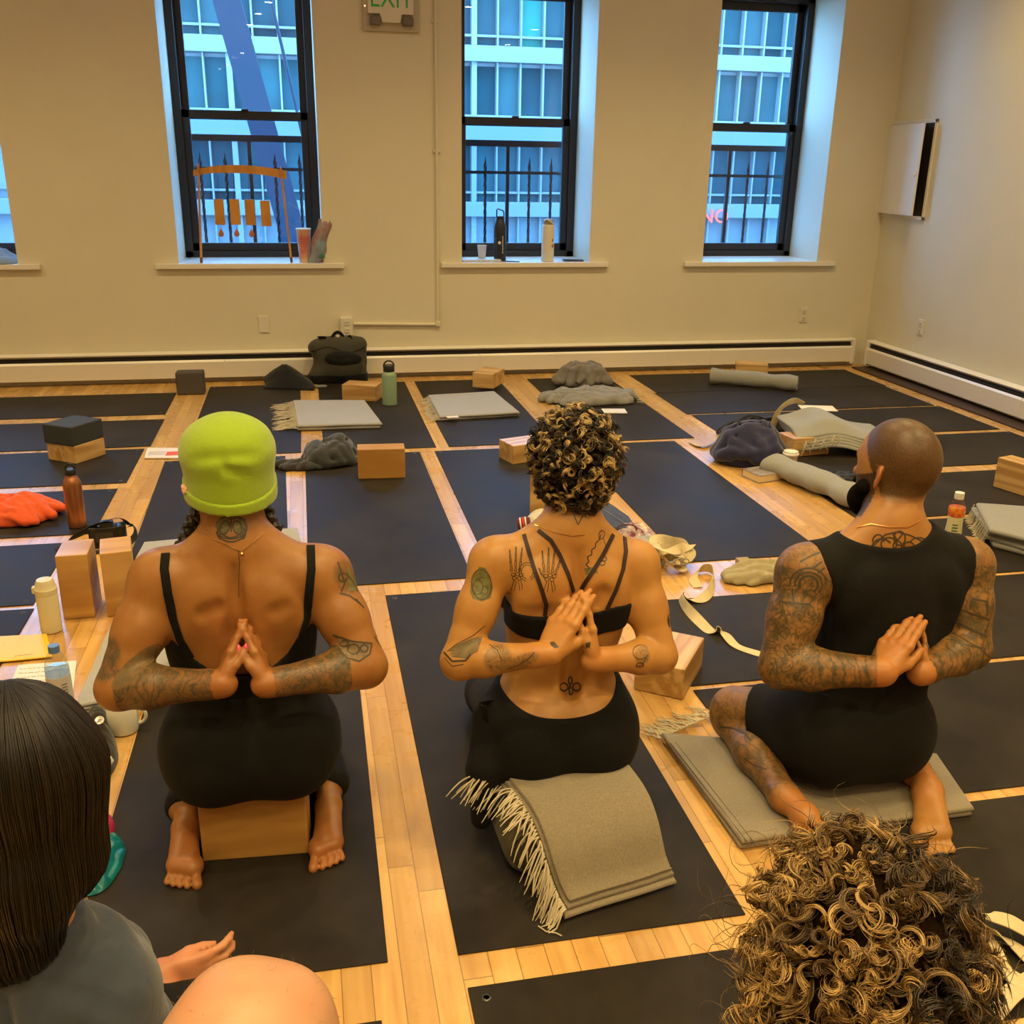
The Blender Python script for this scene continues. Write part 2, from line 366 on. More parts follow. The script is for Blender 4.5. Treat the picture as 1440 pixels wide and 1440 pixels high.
ya, yb_, za, zb = 6.78, 6.20, 0.0, 0.0
pc = [xat(p[0], p[1], WX) for p in ((1318, 163), (1236, 176), (1222, 302), (1303, 311), (1300, 170))]
y0 = (pc[1][1]+pc[2][1])/2; y1 = (pc[0][1]+pc[3][1])/2; z1 = (pc[0][2]+pc[1][2])/2; z0 = (pc[2][2]+pc[3][2])/2
t = empty('access_panel', (WX, (y0+y1)/2, (z0+z1)/2), label='square white access panel on the right wall with its door slightly ajar', cat='access panel')
hw, hh = abs(y0-y1)/2, (z1-z0)/2
m = MB()
for (cy, cz, sy, sz) in ((hw-0.012, 0, 0.024, 2*hh), (-hw+0.012, 0, 0.024, 2*hh), (0, hh-0.012, 2*hw, 0.024), (0, -hh+0.012, 2*hw, 0.024)): m.box((-0.006, cy, cz), (0.012, sy, sz), bev=0.002)
m.build('panel_frame', M['white_gloss'], t)
m = MB(); m.box((-0.002, 0, 0), (0.003, 2*hw-0.04, 2*hh-0.04)); m.build('recess_shade', M['slot'], t)  # no real hollow: a flat sheet painted as dark as the opening's shade
dm = MB(); dl = 2*hw-0.058; A = -0.10
c = (-0.014-math.sin(-A)*dl/2, hw-0.03-dl/2*math.cos(A), 0); dm.box(c, (0.012, dl, 2*hh-0.055), rot=RZ(A), bev=0.002)
door = dm.build('panel_door', M['white_gloss'], t)
m = MB(); m.lathe([(0.008, 0), (0.007, 0.012), (0.014, 0.02), (0.013, 0.026), (0, 0.028)], (c[0]-0.006-0.02, c[1]-dl/2+0.03, -0.03), 14, rot=RY(-PI/2)); m.build('knob', M['white_gloss'], door, smooth=True)

# ceiling lamps (real lamps; their light is theirs)
def lamp(x, y, first=[None], power=1.0):
    if first[0] is None:
        t = empty('ceiling_lamp', (x, y, CZ), label='small round white downlight set in the ceiling', cat='ceiling lamp', group='ceiling downlights in rows')
        m = MB(); m.lathe([(0.075, 0), (0.08, -0.012), (0.075, -0.02), (0.062, -0.016), (0.058, -0.004), (0, -0.002)], n=24); m.build('trim_ring', M['white_gloss'], t, smooth=True)
        m = MB(); m.lathe([(0.057, -0.006), (0.05, -0.012), (0, -0.014)], n=24); m.build('bulb', plain('lamp_glow', (1, .9, .7), emit=(1.0, 0.86, 0.62), es=110), t, smooth=True)
        ld = bpy.data.lights.new('lamp_light', 'SPOT'); ld.energy = LAMP_W*7.0; ld.color = LAMP_COL; ld.spot_size = 2.2; ld.spot_blend = 1.0; ld.shadow_soft_size = 0.07
        lo = bpy.data.objects.new('lamp_light', ld); COL.objects.link(lo); lo.parent = t; lo.location = (0, 0, -0.06)
        first[0] = t; return t
    return dup(first[0], (x, y, CZ))
LPOS = [(x, y) for x in (-2.9, 0.75, 2.2, 3.5) for y in (-2.2, -0.2, 1.7, 3.6, 5.4)]+[(-1.2, 5.4), (-1.2, 3.6), (-0.25, 1.3), (-0.42, 0.2), (-0.58, -1.0), (-0.90, -5.2), (-1.08, -6.2), (-1.32, -7.7), (-1.55, -8.9), (2.5, -5.5)]
for x, y in LPOS: lamp(x, y)
# ------------------------------------------------------------------ outside: the block across the avenue, bars, slanted column
M['f_white'] = plain('facade_white', (0.2345, 0.2579, 0.2579), 0.6, var=0.08, vs=2)
M['f_band'] = plain('facade_band', (0.2031, 0.2345, 0.2345), 0.7, bmp=0.01, bs=8)
M['f_louv'] = plain('facade_louvre', (0.1563, 0.1876, 0.1954), 0.6)
def pane(n, c): return plain(n, c, 0.9, spec=0.0, var=0.25, vs=0.6)
PAN = [pane('pane_deep', (0.0234, 0.0666, 0.0783)), pane('pane_mid', (0.0322, 0.09, 0.1017)), pane('pane_pale', (0.0499, 0.1212, 0.1288)), pane('pane_cyan', (0.0351, 0.2031, 0.1563))]
FY = 45.0
bt = empty('office_building', (7, FY, -9), label='pale office building with rows of tall blue windows across the avenue', cat='building')
m = MB(); m.box((0, 3.3, 7.25), (60, 6, 22.5)); m.build('facade_wall', M['f_white'], bt)
FLR = [(-3.85+3.12*k) for k in range(0, 5)]       # band bottoms
rng = random.Random(4)
for z in FLR:
    m = MB(); m.box((0, 0.0, z+9+0.32), (60, 0.75, 0.62), bev=0.03); m.box((0, 0.12, z+9+1.02), (60, 0.4, 0.09)); m.build('spandrel_band', M['f_band'], bt)
CW = 1.0
cols = [-14.5+CW*i for i in range(30)]
for z in FLR[1:]:
    for i, x in enumerate(cols):
        mt = PAN[rng.choices([0, 1, 2, 3], [5, 5, 2, 0.6])[0]]
        wl = MB(); wl.box((x+CW/2, 0.28, z+9+0.80), (CW-0.1, 0.05, 0.38)); wl.box((x+CW/2, 0.28, z+9+2.03), (CW-0.1, 0.05, 1.92))
        pr = wl.build('window', mt, bt)
for i, x in enumerate(cols):
    big = i % 5 == 0
    m = MB(); m.box((x, 0.1, 12), (0.22 if big else 0.07, 0.45, 13)); m.build('mullion', M['f_white'], bt)
m = MB()
for k in range(14): m.box((0, 0.1, 9-3.6-1.6+0.11*k), (60, 0.3, 0.05))
for x in range(-28, 28, 6): m.box((x, 0.0, 9-4.3), (0.5, 0.5, 2.2))
m.build('louvre_band', M['f_louv'], bt)
m = MB(); m.box((0, 0.2, 9-8.0), (60, 0.3, 5.2)); m.build('shopfront', PAN[1], bt)
M['neon'] = plain('red_neon', (1, 0.1, 0.05), emit=(1.0, 0.08, 0.06), es=2.2)
P = at(1003, 305, FY-0.6)
for ch, dx in (('N', -0.30), ('O', 0.40)):
    text_part(ch, 0.85, M['neon'], bt, (P[0]-7+dx, -0.6, P[2]+9), (PI/2, 0, 0), name='sign_letter', extr=0.04)
m = MB(); m.box((0, 20, -0.3), (70, 45, 0.3)); 
st = m.build('street', plain('asphalt', (0.03, 0.033, 0.035), 0.8)); st.location = (7, 10, -9.2); tag(st, kind='structure')

M['beam'] = plain('painted_steel', (0.0142, 0.0234, 0.0391), 0.6, spec=0.2)
def beam3(name, label, a, b, w, d):
    a, b = Vector(a), Vector(b); t = empty(name, a.lerp(b, 0), label=label, cat='column')
    m = MB(); v = b-a; L = v.length; q = v.to_track_quat('Z', 'Y').to_matrix()
    m.box(q@Vector((0, 0, L/2)), (w, d, L), rot=q); m.build('shaft', M['beam'], t)
    m = MB(); m.box((0, 0, 0.0), (w*1.6, d*1.6, 0.3)); m.build('foot', M['beam'], t)
a = at(302, -60, 14); b = at(412, 330, 14); v = (b-a)/(b[2]-a[2])
g = b + v*(-9.0-b[2]); u = a + v*(2.5)
beam3('slanted_column', 'thick slanted dark blue steel column outside the first window', g, u, 0.33, 0.33)
a = at(374, -30, 14.6); b = at(422, 175, 14.6); v = (b-a)/(b[2]-a[2]); g = b+v*(-9.0-b[2]); u = a+v*2.0
m = MB(); m.tube([g, u], 0.022, 8); tag(m.build('tension_rod', M['beam']), 'thin slanted rod beside the thick slanted column outside the first window', 'rod')

def twisted(mb, x, y, z0, z1):
    n = 46; V = []; Fc = []
    for i in range(n+1):
        z = z0+(z1-z0)*i/n; a = i*0.36; wv = 0.012 if i < n-4 else 0.012*(n-i)/4+0.002
        for k in range(4):
            q = a+PI/4+k*PI/2; V.append((x+wv*math.cos(q), y+0.55*wv*math.sin(q), z))
    for i in range(n):
        for k in range(4): Fc.append((i*4+k, i*4+(k+1) % 4, (i+1)*4+(k+1) % 4, (i+1)*4+k))
    mb.add(V, Fc)
names = ['half seen at the left edge', 'behind the hanging wooden chime', 'behind the bottles', 'nearest the corner']
for wi, (a, b) in enumerate(WIN):
    if wi == 0: continue
    y = WY+TH+0.12; t = empty('window_guard', ((a+b)/2, y, 0.78), label='iron window guard of twisted bars outside the window %s' % {1: 'with the hanging wooden chime', 2: 'with the bottles on its sill', 3: 'nearest the room corner'}[wi], cat='window guard')
    w = b-a+0.3
    m = MB(); m.box((0, 0, 0.84), (w, 0.03, 0.045)); m.box((0, 0, 0.63), (w, 0.02, 0.022)); m.box((0, 0, 0.03), (w, 0.02, 0.022)); m.build('rails', M['iron'], t)
    for k in range(7):
        x = -w/2+0.10+k*(w-0.2)/6
        m = MB()
        if k == 3: m.box((x, 0, 0.42), (0.026, 0.026, 0.84))
        else: twisted(m, x, 0, 0.03, 0.74)
        m.build('bar', M['iron'], t)
    for s in (-1, 1): m = MB(); m.box((s*w/2, -0.05, 0.63), (0.02, 0.14, 0.03)); m.build('bracket', M['iron'], t)

# ------------------------------------------------------------------ yoga mats
def mat_mesh():
    bm = bmesh.new(); L, Wd, H = 1.74, 0.605, 0.004
    bmesh.ops.create_grid(bm, x_segments=2, y_segments=2, size=0.5); bm.free()
    m = MB(); m.box((0, 0, H/2), (L, Wd, H), bev=0.0012, seg=1); return m
def mk_mat():
    t = empty('yoga_mat', (0, 0, 0), cat='yoga mat')
    mat_mesh().build('rubber_sheet', M['mat'], t)
    for s in (-1, 1):
        m = MB(); m.lathe([(0.0052, 0.0041), (0.0062, 0.0052), (0.0085, 0.0050), (0.0095, 0.0041)], (0.84, s*0.272, 0), 18); m.build('eyelet', plain('eyelet', (0.09, 0.09, 0.09), 0.3, metal=0.8) if s < 0 else bpy.data.materials['eyelet'], t, smooth=True)
    return t
MATS = []
# (centre x, centre y, angle) ; 0 = long side along the windows
V_ = PI/2
def mats():
    o = []
    far = [(-0.365, 6.07, 'under the long tassels of the folded blanket'), (0.36, 6.07, 'under the sage green bottle'), (1.035, 6.07, 'under the folded blanket with a block on it'), (1.85, 6.05, 'under the rumpled grey blanket near the heater')]
    for x, y, s in far: o.append((x, y, V_, 'black mat in the far row, '+s))
    mid = [(-0.43, 4.27, 0.02, 'directly beyond the person in the lime beanie'), (0.26, 4.25, 0, 'second from left, under the lone wooden block'), (0.945, 4.25, 0, 'under the block and striped sock'), (1.71, 4.26, 0, 'empty one right of the curly haired person')]
    for x, y, r, s in mid: o.append((x, y, V_+r, 'black mat in the middle row, '+s))
    o.append((-0.205, 2.41, V_-0.008, 'black yoga mat under the kneeling person in the lime beanie'))
    o.append((0.53, 2.40, V_, 'black yoga mat under the kneeling person with curly hair and black bra top'))
    o.append((0.535, 0.575, V_, 'black yoga mat cut off at the bottom, with an eyelet in its corner'))
    o.append((-0.235, 0.53, V_, 'black yoga mat mostly hidden behind the bare knee'))
    for k, (y, xr) in enumerate([(6.48, -0.87), (5.75, -0.86), (5.095, -0.885), (4.40, -0.91), (3.70, -0.98), (3.06, -0.97), (2.42, -0.90)]):
        s = ['nearest the heater', 'second from the heater', 'under the two stacked blocks', 'under the copper bottle', 'with its end behind the upright blocks', 'under the end of the yellow envelope', 'hidden behind the dark haired person'][k]
        o.append((xr-0.87, y, 0, 'black crosswise mat on the left, '+s))
    for k, (y, xl) in enumerate([(6.65, 2.34), (6.035, 2.32), (5.40, 2.34), (4.735, 2.36), (4.03, 2.36), (3.39, 2.36), (2.76, 1.06), (2.13, 1.07), (1.49, 1.10)]):
        s = ['nearest the heater, under the rolled blanket', 'second from the heater', 'third from the heater behind the pile', 'under the pile of folded blankets', 'with a block standing at its right end', 'under the juice bottle', 'under the end of the trailing strap', 'under the knee of the bearded person', 'under the right foot of the bearded person'][k]
        o.append((xl+0.87, y, 0, 'black crosswise mat on the right, '+s))
    o.append((3.80, 2.13, 0, 'black crosswise mat on the right, cut off at the right edge'))
    return o
first = mk_mat()
for i, (x, y, r, lb) in enumerate(mats()):
    t = first if i == 0 else dup(first, (x, y, 0.0003))
    t.location = (x, y, 0.0003); t.rotation_euler = (0, 0, r); t['label'] = lb; t['group'] = 'black yoga mats'; t['category'] = 'yoga mat'
MT = 0.0048

# ------------------------------------------------------------------ wooden blocks
M['pine'] = wood('light_pine', (0.64, 0.41, 0.16), (0.44, 0.24, 0.075), 0.38, scale=(0.30, 3.2, 3.2), rings=2.6)
M['pine2'] = wood('amber_pine', (0.58, 0.33, 0.095), (0.42, 0.21, 0.05), 0.35, scale=(0.3, 2.0, 2.0), rings=2.2)
M['foam'] = plain('charcoal_foam', (0.035, 0.04, 0.045), 0.85, bmp=0.0006, bs=260)
M['foamb'] = plain('brown_grey_foam', (0.075, 0.062, 0.052), 0.85, bmp=0.0006, bs=260)
BL = (0.23, 0.15, 0.10)
def block(x, y, z, rz, label, mat='pine', pose=0, size=BL):
    """pose 0 flat, 1 on its long edge, 2 upright"""
    s = {0: (size[0], size[1], size[2]), 1: (size[0], size[2], size[1]), 2: (size[2], size[1], size[0]), 3: (size[1], size[2], size[0]), 4: (size[1], size[0], size[2])}[pose]
    m = MB(); m.box((0, 0, s[2]/2), s, bev=0.004 if 'pine' in mat else 0.008, seg=3)
    o = m.build('yoga_block', M[mat]); o.location = (x, y, z); o.rotation_euler = (0, 0, rz)
    return tag(o, label, 'yoga block', 'yoga blocks')
def edge_ang(a, b): return math.atan2(b[1]-a[1], b[0]-a[0])
def fblock(p1, p2, label, mat='pine', pose=0, base=MT, extra=0.0):
    """block whose near bottom edge runs between two floor points of the picture"""
    a, b = fl(*p1, base), fl(*p2, base); an = edge_ang(a, b); c = (a+b)/2
    s = {0: (BL[0], BL[1]), 1: (BL[0], BL[2]), 2: (BL[2], BL[1]), 3: (BL[1], BL[2]), 4: (BL[1], BL[0])}[pose]
    return block(c[0]-math.sin(an)*s[1]/2, c[1]+math.cos(an)*s[1]/2, base, an+extra, label, mat, pose)
fblock((283, 1212), (437, 1200), 'wooden yoga block under the seat of the person in the lime beanie', 'pine2', 1)
fblock((503, 674), (571, 672), 'wooden yoga block standing on its long edge beside the dark grey sweater', 'pine2', 1)
fblock((479, 562), (531, 565), 'wooden yoga block between the backpack and the sage green bottle', 'pine', 0)
fblock((87, 872), (137, 868), 'wooden yoga block standing upright, left one of the pair beside the cream flask', 'pine2', 2, 0.001)
fblock((151, 868), (196, 862), 'wooden yoga block standing upright, right one of the pair, half behind the arm', 'pine2', 2, 0.001)
fblock((662, 551), (696, 554), 'wooden yoga block standing on a folded grey blanket in the far row', 'pine', 4, MT)
a = fl(722, 654, MT); 
block(a[0]+0.085, a[1]+0.115, MT, 0.32, 'wooden yoga block lying flat, half hidden behind the curly hair', 'pine', 0)
fblock((745, 725), (776, 726), 'wooden yoga block standing upright behind the neck of the curly haired person', 'pine', 2)
block(1.055, 2.52, 0.001, 0.20, 'wooden yoga block on edge beside the elbow of the curly haired person', 'pine', 1) if False else None
a = fl(960, 985, 0.001); b = fl(990, 932, 0.001); an = edge_ang(a, b)
block(a[0]+math.cos(an)*0.115-math.sin(an)*0.075, a[1]+math.sin(an)*0.115+math.cos(an)*0.075, 0.001, an, 'wooden yoga block beside the right elbow of the curly haired person', 'pine', 0)
a = fl(1396, 684, MT); b = fl(1440, 698, MT); an = edge_ang(a, b)
block(a[0]+0.115*math.cos(an)-0.05*math.sin(an), a[1]+0.115*math.sin(an)+0.05*math.cos(an), MT, an, 'wooden yoga block at the right edge of the room on a mat', 'pine', 1)
fblock((1035, 531), (1078, 533), 'wooden yoga block behind the rolled light grey blanket in the far right corner', 'pine', 0)
c = fl(1135, 642, MT)
block(c[0]+0.02, c[1]+0.09, MT, 0.12, 'wooden yoga block under the pile of folded blankets', 'pine', 0)
# foam blocks
a = fl(100, 652, MT); b = fl(143, 638, MT); an = edge_ang(a, b); dirx = Vector((math.cos(an), math.sin(an), 0)); 
cx, cy = a[0]+math.cos(an)*0.105-math.sin(an)*0.065, a[1]+math.sin(an)*0.105+math.cos(an)*0.065
block(cx, cy, MT, an, 'wooden yoga block under a dark foam block on the left mat', 'pine', 0, (0.20, 0.19, 0.09))
block(cx-0.004, cy+0.004, MT+0.0905, an+0.03, 'dark grey foam yoga block on top of a wooden one', 'foam', 0, (0.215, 0.19, 0.10))
a = fl(250, 556, 0.001); b = fl(287, 555, 0.001)
block((a[0]+b[0])/2+0.01, a[1]+0.06, 0.001, 0.02, 'brownish grey foam yoga block against the heater at the end of the floor strip', 'foamb', 3, (0.15, 0.17, 0.12)) if False else None
m = MB(); m.box((0, 0, 0.075), (0.178, 0.11, 0.15), bev=0.014, seg=3); o = m.build('yoga_block', M['foamb']); o.location = ((a[0]+b[0])/2, a[1]+0.055, 0.001); tag(o, 'brownish grey foam yoga block near the heater at the end of the floor strip', 'yoga block', 'yoga blocks')
# ------------------------------------------------------------------ bodies: smooth distance fields turned into one continuous surface
A = lambda *v: np.array(v, float)
class Prim:
    def __init__(me, kind, k, **p):
        me.kind, me.k, me.p = kind, k, p
        if kind == 'cap':
            me.c = (p['a']+p['b'])/2; me.R = np.linalg.norm(p['a']-p['b'])/2+max(p['ra'], p['rb'])*max(1, p['s'])
        else:
            me.c = p['c']; me.R = max(p['r'])
    def d(s, X):
        p = s.p
        if s.kind == 'cap':
            ab = p['b']-p['a']; L2 = float(ab@ab)+1e-12
            t = np.clip((X-p['a'])@ab/L2, 0, 1); q = X-p['a']-t[:, None]*ab; r = p['ra']+(p['rb']-p['ra'])*t
            if p['n'] is None: return np.sqrt((q*q).sum(1))-r
            qn = q@p['n']; q2 = (q*q).sum(1); w = (qn/p['s'])**2; pr = np.maximum(q2-qn*qn, 0)
            k0 = np.sqrt(pr+w)/r; k1 = np.sqrt(pr+w/(p['s']**2))/(r*r)+1e-9
            return k0*(k0-1)/k1
        q = (X-p['c'])@p['m']; r = p['r']; k0 = np.sqrt(((q/r)**2).sum(1)); k1 = np.sqrt(((q/(r*r))**2).sum(1))+1e-9
        return k0*(k0-1)/k1
def cap(a, b, ra, rb=None, k=0.02, n=None, s=1.0, sub=False):
    a, b = A(*a), A(*b)
    if n is not None:
        n = A(*n); ax = b-a; L = np.linalg.norm(ax)
        if L > 1e-6: n = n-ax*(n@ax)/L**2
        n = n/np.linalg.norm(n)
    P = Prim('cap', k, a=a, b=b, ra=ra, rb=ra if rb is None else rb, n=n, s=s); P.sub = sub; return P
def ell(c, r, k=0.02, x=None, z=None, sub=False):
    """ellipsoid: radii along (x, y, z) of its own frame, given by its z and x directions"""
    z = A(0, 0, 1) if z is None else A(*z)/np.linalg.norm(z); x = A(1, 0, 0) if x is None else A(*x)
    x = x-z*(x@z); x /= np.linalg.norm(x); y = np.cross(z, x)
    P = Prim('ell', k, c=A(*c), r=A(*r), m=np.stack([x, y, z], 1)); P.sub = sub; return P
def smin(a, b, k):
    if k <= 0: return np.minimum(a, b)
    h = np.clip(0.5+0.5*(b-a)/k, 0, 1); return b+(a-b)*h-k*h*(1-h)
def evalg(groups, X, c, R):
    """groups: list of (k, [prims])"""
    out = None; m = R+0.05
    for k, ps in groups:
        g = None
        for p in ps:
            if np.linalg.norm(p.c-c) > p.R+m: continue
            if p.sub:
                if g is not None: g = -smin(-g, p.d(X), p.k)
                continue
            d = p.d(X); g = d if g is None else smin(g, d, p.k)
        if g is not None: out = g if out is None else smin(out, g, k)
    return out
def bounds(groups, pad):
    P = [p for _, ps in groups for p in ps if not p.sub]
    return np.min([p.c-p.R for p in P], 0)-pad, np.max([p.c+p.R for p in P], 0)+pad
def solid(groups, h=0.004, off=0.0, region=None, lohi=None, pre=None):
    lo, hi = lohi if lohi is not None else bounds(groups, 0.02+off)
    B = 16; nb = np.ceil((hi-lo)/(h*B)).astype(int); N = nb*B+1
    V = np.full(N, 1.0, np.float32)
    ar = np.arange(B+1)*h; gx, gy, gz = np.meshgrid(ar, ar, ar, indexing='ij'); base = np.stack([gx, gy, gz], -1).reshape(-1, 3)
    R = h*B*0.87
    for i in range(nb[0]):
        for j in range(nb[1]):
            for k in range(nb[2]):
                o = lo+np.array([i, j, k])*h*B; X = base+o; c = o+h*B/2
                Xq = X if pre is None else pre(X)
                g = evalg(groups, Xq, c, R+off)
                if g is None: continue
                g = g-off
                if region is not None: g = np.maximum(g, region(X))
                V[i*B:i*B+B+1, j*B:j*B+B+1, k*B:k*B+B+1] = g.reshape(B+1, B+1, B+1)
    return nets(V, lo, h)
def nets(V, lo, h):
    s = V < 0
    act = np.zeros([n-1 for n in V.shape], bool); sm = s[:-1, :-1, :-1]
    OFF = [(a, b, c) for a in (0, 1) for b in (0, 1) for c in (0, 1)]
    sl = lambda o: tuple(slice(q, V.shape[i]-1+q) for i, q in enumerate(o))
    for o in OFF: act |= (s[sl(o)] != sm)
    idx = np.argwhere(act); ids = np.full(act.shape, -1, np.int32); ids[tuple(idx.T)] = np.arange(len(idx))
    acc = np.zeros((len(idx), 3)); cnt = np.zeros(len(idx))
    for a in range(3):
        for u in (0, 1):
            for v in (0, 1):
                o0 = [0, 0, 0]; bb = [q for q in range(3) if q != a]; o0[bb[0]] = u; o0[bb[1]] = v; o1 = list(o0); o1[a] = 1
                v0 = V[tuple((idx+o0).T)]; v1 = V[tuple((idx+o1).T)]; cr = (v0 < 0) != (v1 < 0)
                t = np.where(cr, v0/np.where(cr, v0-v1, 1), 0); P = idx+np.array(o0, float); P[:, a] += t
                acc[cr] += P[cr]; cnt[cr] += 1
    P = acc/cnt[:, None]*h+lo
    Fc = []
    for a in range(3):
        b, c = (a+1) % 3, (a+2) % 3
        s0 = [slice(None)]*3; s1 = [slice(None)]*3; s0[a] = slice(0, -1); s1[a] = slice(1, None)
        e0, e1 = s[tuple(s0)], s[tuple(s1)]; E = np.argwhere(e0 != e1)
        ok = (E[:, b] > 0) & (E[:, c] > 0) & (E[:, b] < V.shape[b]-1) & (E[:, c] < V.shape[c]-1); E = E[ok]
        if not len(E): continue
        fl_ = e0[tuple(E.T)]
        def cell(db, dc):
            q = E.copy(); q[:, b] -= db; q[:, c] -= dc; return ids[tuple(q.T)]
        q = np.stack([cell(1, 1), cell(0, 1), cell(0, 0), cell(1, 0)], 1); q[~fl_] = q[~fl_][:, ::-1]; Fc.append(q)
    Fc = np.concatenate(Fc)
    for _ in range(2):                          # light relax
        n = len(P); S_ = np.zeros((n, 3)); Cn = np.zeros(n)
        for i in range(4):
            a_, b_ = Fc[:, i], Fc[:, (i+1) % 4]; np.add.at(S_, a_, P[b_]); np.add.at(Cn, a_, 1)
        P = P*0.5+0.5*S_/np.maximum(Cn, 1)[:, None]
    return P, Fc
def fast_mesh(name, V, Q, mat, parent=None, origin=None, smooth=True):
    V = np.asarray(V, np.float32)
    if origin is not None: V = V-np.asarray(origin, np.float32)
    me = bpy.data.meshes.new(name); me.vertices.add(len(V)); me.vertices.foreach_set('co', V.ravel())
    me.loops.add(Q.size); me.loops.foreach_set('vertex_index', Q.ravel().astype(np.int32)); me.polygons.add(len(Q))
    me.polygons.foreach_set('loop_start', np.arange(0, Q.size, 4, dtype=np.int32)); 
    me.update(calc_edges=True); me.validate()
    if smooth: me.polygons.foreach_set('use_smooth', np.ones(len(me.polygons), bool))
    for m in (mat if isinstance(mat, list) else [mat]): me.materials.append(m)
    o = bpy.data.objects.new(name, me); COL.objects.link(o)
    if parent is not None: o.parent = parent
    return o
def attr(o, name, vals):
    a = o.data.attributes.new(name, 'FLOAT', 'POINT'); a.data.foreach_set('value', np.asarray(vals, np.float32))
def bvh_of(V, Q): return BVHTree.FromPolygons([tuple(v) for v in V.tolist()], [tuple(q) for q in Q.tolist()])
def hit(bvh, px, py):
    d = Vector(ray(px, py)).normalized(); p, n, i, t = bvh.ray_cast(Vector(CAMP), d); return (p, n) if p is not None else (None, None)
def unit(v): v = A(*v); return v/np.linalg.norm(v)
def rot_about(v, ax, a):
    ax = unit(ax); v = A(*v); return v*math.cos(a)+np.cross(ax, v)*math.sin(a)+ax*(ax@v)*(1-math.cos(a))

def hand(Wp, d, n, size=1.0, curl=(0.12, 0.15, 0.1), spread=0.05, thumb=(0.75, 0.55, 0.35), tside=None):
    """wrist point, finger direction, palm normal, thumb side -> palm group and finger group"""
    d = unit(d); t = A(*tside); t = unit(t-d*(t@d)); nn = np.cross(d, t); n = nn if nn@A(*n) > 0 else -nn
    s = size; G = []; Fg = []; info = {}
    Wp = A(*Wp)
    for i, (kd, kt) in enumerate([(0.088, 0.033), (0.091, 0.012), (0.086, -0.010), (0.077, -0.030)]):
        K = Wp+(d*kd+t*kt-n*0.004)*s
        G.append(cap(Wp+(t*(0.016-0.011*i))*s, K, 0.0155*s, 0.0118*s, k=0.012*s))
        G.append(ell(K-n*0.004*s, (0.011*s, 0.011*s, 0.010*s), k=0.006*s))
        L = [(0.042, 0.025, 0.021), (0.046, 0.029, 0.022), (0.042, 0.027, 0.022), (0.033, 0.020, 0.019)][i]
        dd = rot_about(d, n, (1.5-i)*spread*(1 if np.cross(n, d)@t > 0 else -1)); P = K; ax = np.cross(dd, n)
        for j in range(3):
            dd = rot_about(dd, ax, curl[j]*(1+0.12*i)); Q = P+dd*L[j]*s; r0 = (0.0108, 0.0098, 0.0089)[j]*s*(0.9 if i == 3 else 1); r1 = (0.0098, 0.0090, 0.0074)[j]*s*(0.9 if i == 3 else 1)
            Fg.append(cap(P, Q, r0, r1, k=0.0022*s if j else 0.0015*s))
            if j: Fg.append(ell(P-n*0.001*s, (0.0106*s*(0.9 if i == 3 else 1),)*3, k=0.003*s))
            P = Q
        info['tip%d' % i] = (P, dd)
    G.append(ell(Wp+(d*0.048+t*0.0)*s, (0.036*s, 0.044*s, 0.0135*s), k=0.012*s, x=t, z=n))
    G.append(ell(Wp+(d*0.036+t*0.022+n*0.010)*s, (0.016*s, 0.030*s, 0.015*s), k=0.014*s, x=t, z=n))
    G.append(ell(Wp+(d*0.036-t*0.020+n*0.009)*s, (0.012*s, 0.030*s, 0.012*s), k=0.014*s, x=t, z=n))
    B = Wp+(d*0.020+t*0.024+n*0.006)*s
    m1 = unit(d*thumb[0]+t*thumb[1]+n*thumb[2]); P1 = B+m1*0.042*s; m2 = unit(d*(thumb[0]+0.35)+t*(thumb[1]-0.3)+n*thumb[2]*0.8); P2 = P1+m2*0.031*s; m3 = unit(m2+d*0.15-t*0.08); P3 = P2+m3*0.026*s
    T = [cap(B, P1, 0.015*s, 0.0122*s, k=0.012*s), cap(P1, P2, 0.0122*s, 0.0112*s, k=0.004*s), ell(P2, (0.0118*s,)*3, k=0.003*s), cap(P2, P3, 0.0112*s, 0.0088*s, k=0.003*s)]
    info['thumb'] = (P3, m3, P2)
    G += T[:1]
    return [(0.003, G), (0.007*s, Fg), (0.006*s, T[1:])], info

def foot(heel, toe, up, out, s=1.0, hr=0.029):
    """sole-up foot: heel and toe points, up = sole direction, out = little-toe side"""
    h, e = A(*heel), A(*toe); d = unit(e-h); L = np.linalg.norm(e-h); u = A(*up); u = unit(u-d*(u@d)); o = unit(A(*out)-d*(A(*out)@d)-u*(A(*out)@u))
    P = [ell(h+d*0.018*s, (0.029*s, 0.034*s, 0.032*s), k=0.01, x=o, z=u),
         cap(h+d*0.03+o*0.007*s, h+d*L*0.64+o*0.019*s, 0.026*s, 0.021*s, k=0.02, n=u, s=0.95),
         cap(h+d*0.03-o*0.005*s-u*0.010, h+d*L*0.68-o*0.016*s-u*0.002, 0.022*s, 0.020*s, k=0.025, n=u, s=0.9),
         cap(h+d*L*0.71+o*0.021*s, h+d*L*0.75-o*0.019*s, 0.016*s, 0.019*s, k=0.022, n=u, s=0.85),
         ell(h+d*L*0.75-o*0.018*s+u*0.003, (0.018*s, 0.024*s, 0.016*s), k=0.016, x=o, z=u)]
    T = []
    for i, (w, r, l) in enumerate([(-0.0275, 0.0118, 1.0), (-0.0065, 0.0080, 0.995), (0.0098, 0.0076, 0.97), (0.0250, 0.0073, 0.94), (0.0392, 0.0071, 0.90)]):
        c = h+d*L*(l-0.05)+o*w*s-u*0.006; T.append(cap(h+d*L*0.78+o*w*0.85*s-u*0.003, c, r*0.9*s, r*s, k=0.0018)); T.append(ell(c+d*0.005*s, (r*1.0*s, r*1.15*s, r*s), k=0.003, x=o, z=u))
    return [(0.008, P), (0.0035, T)]

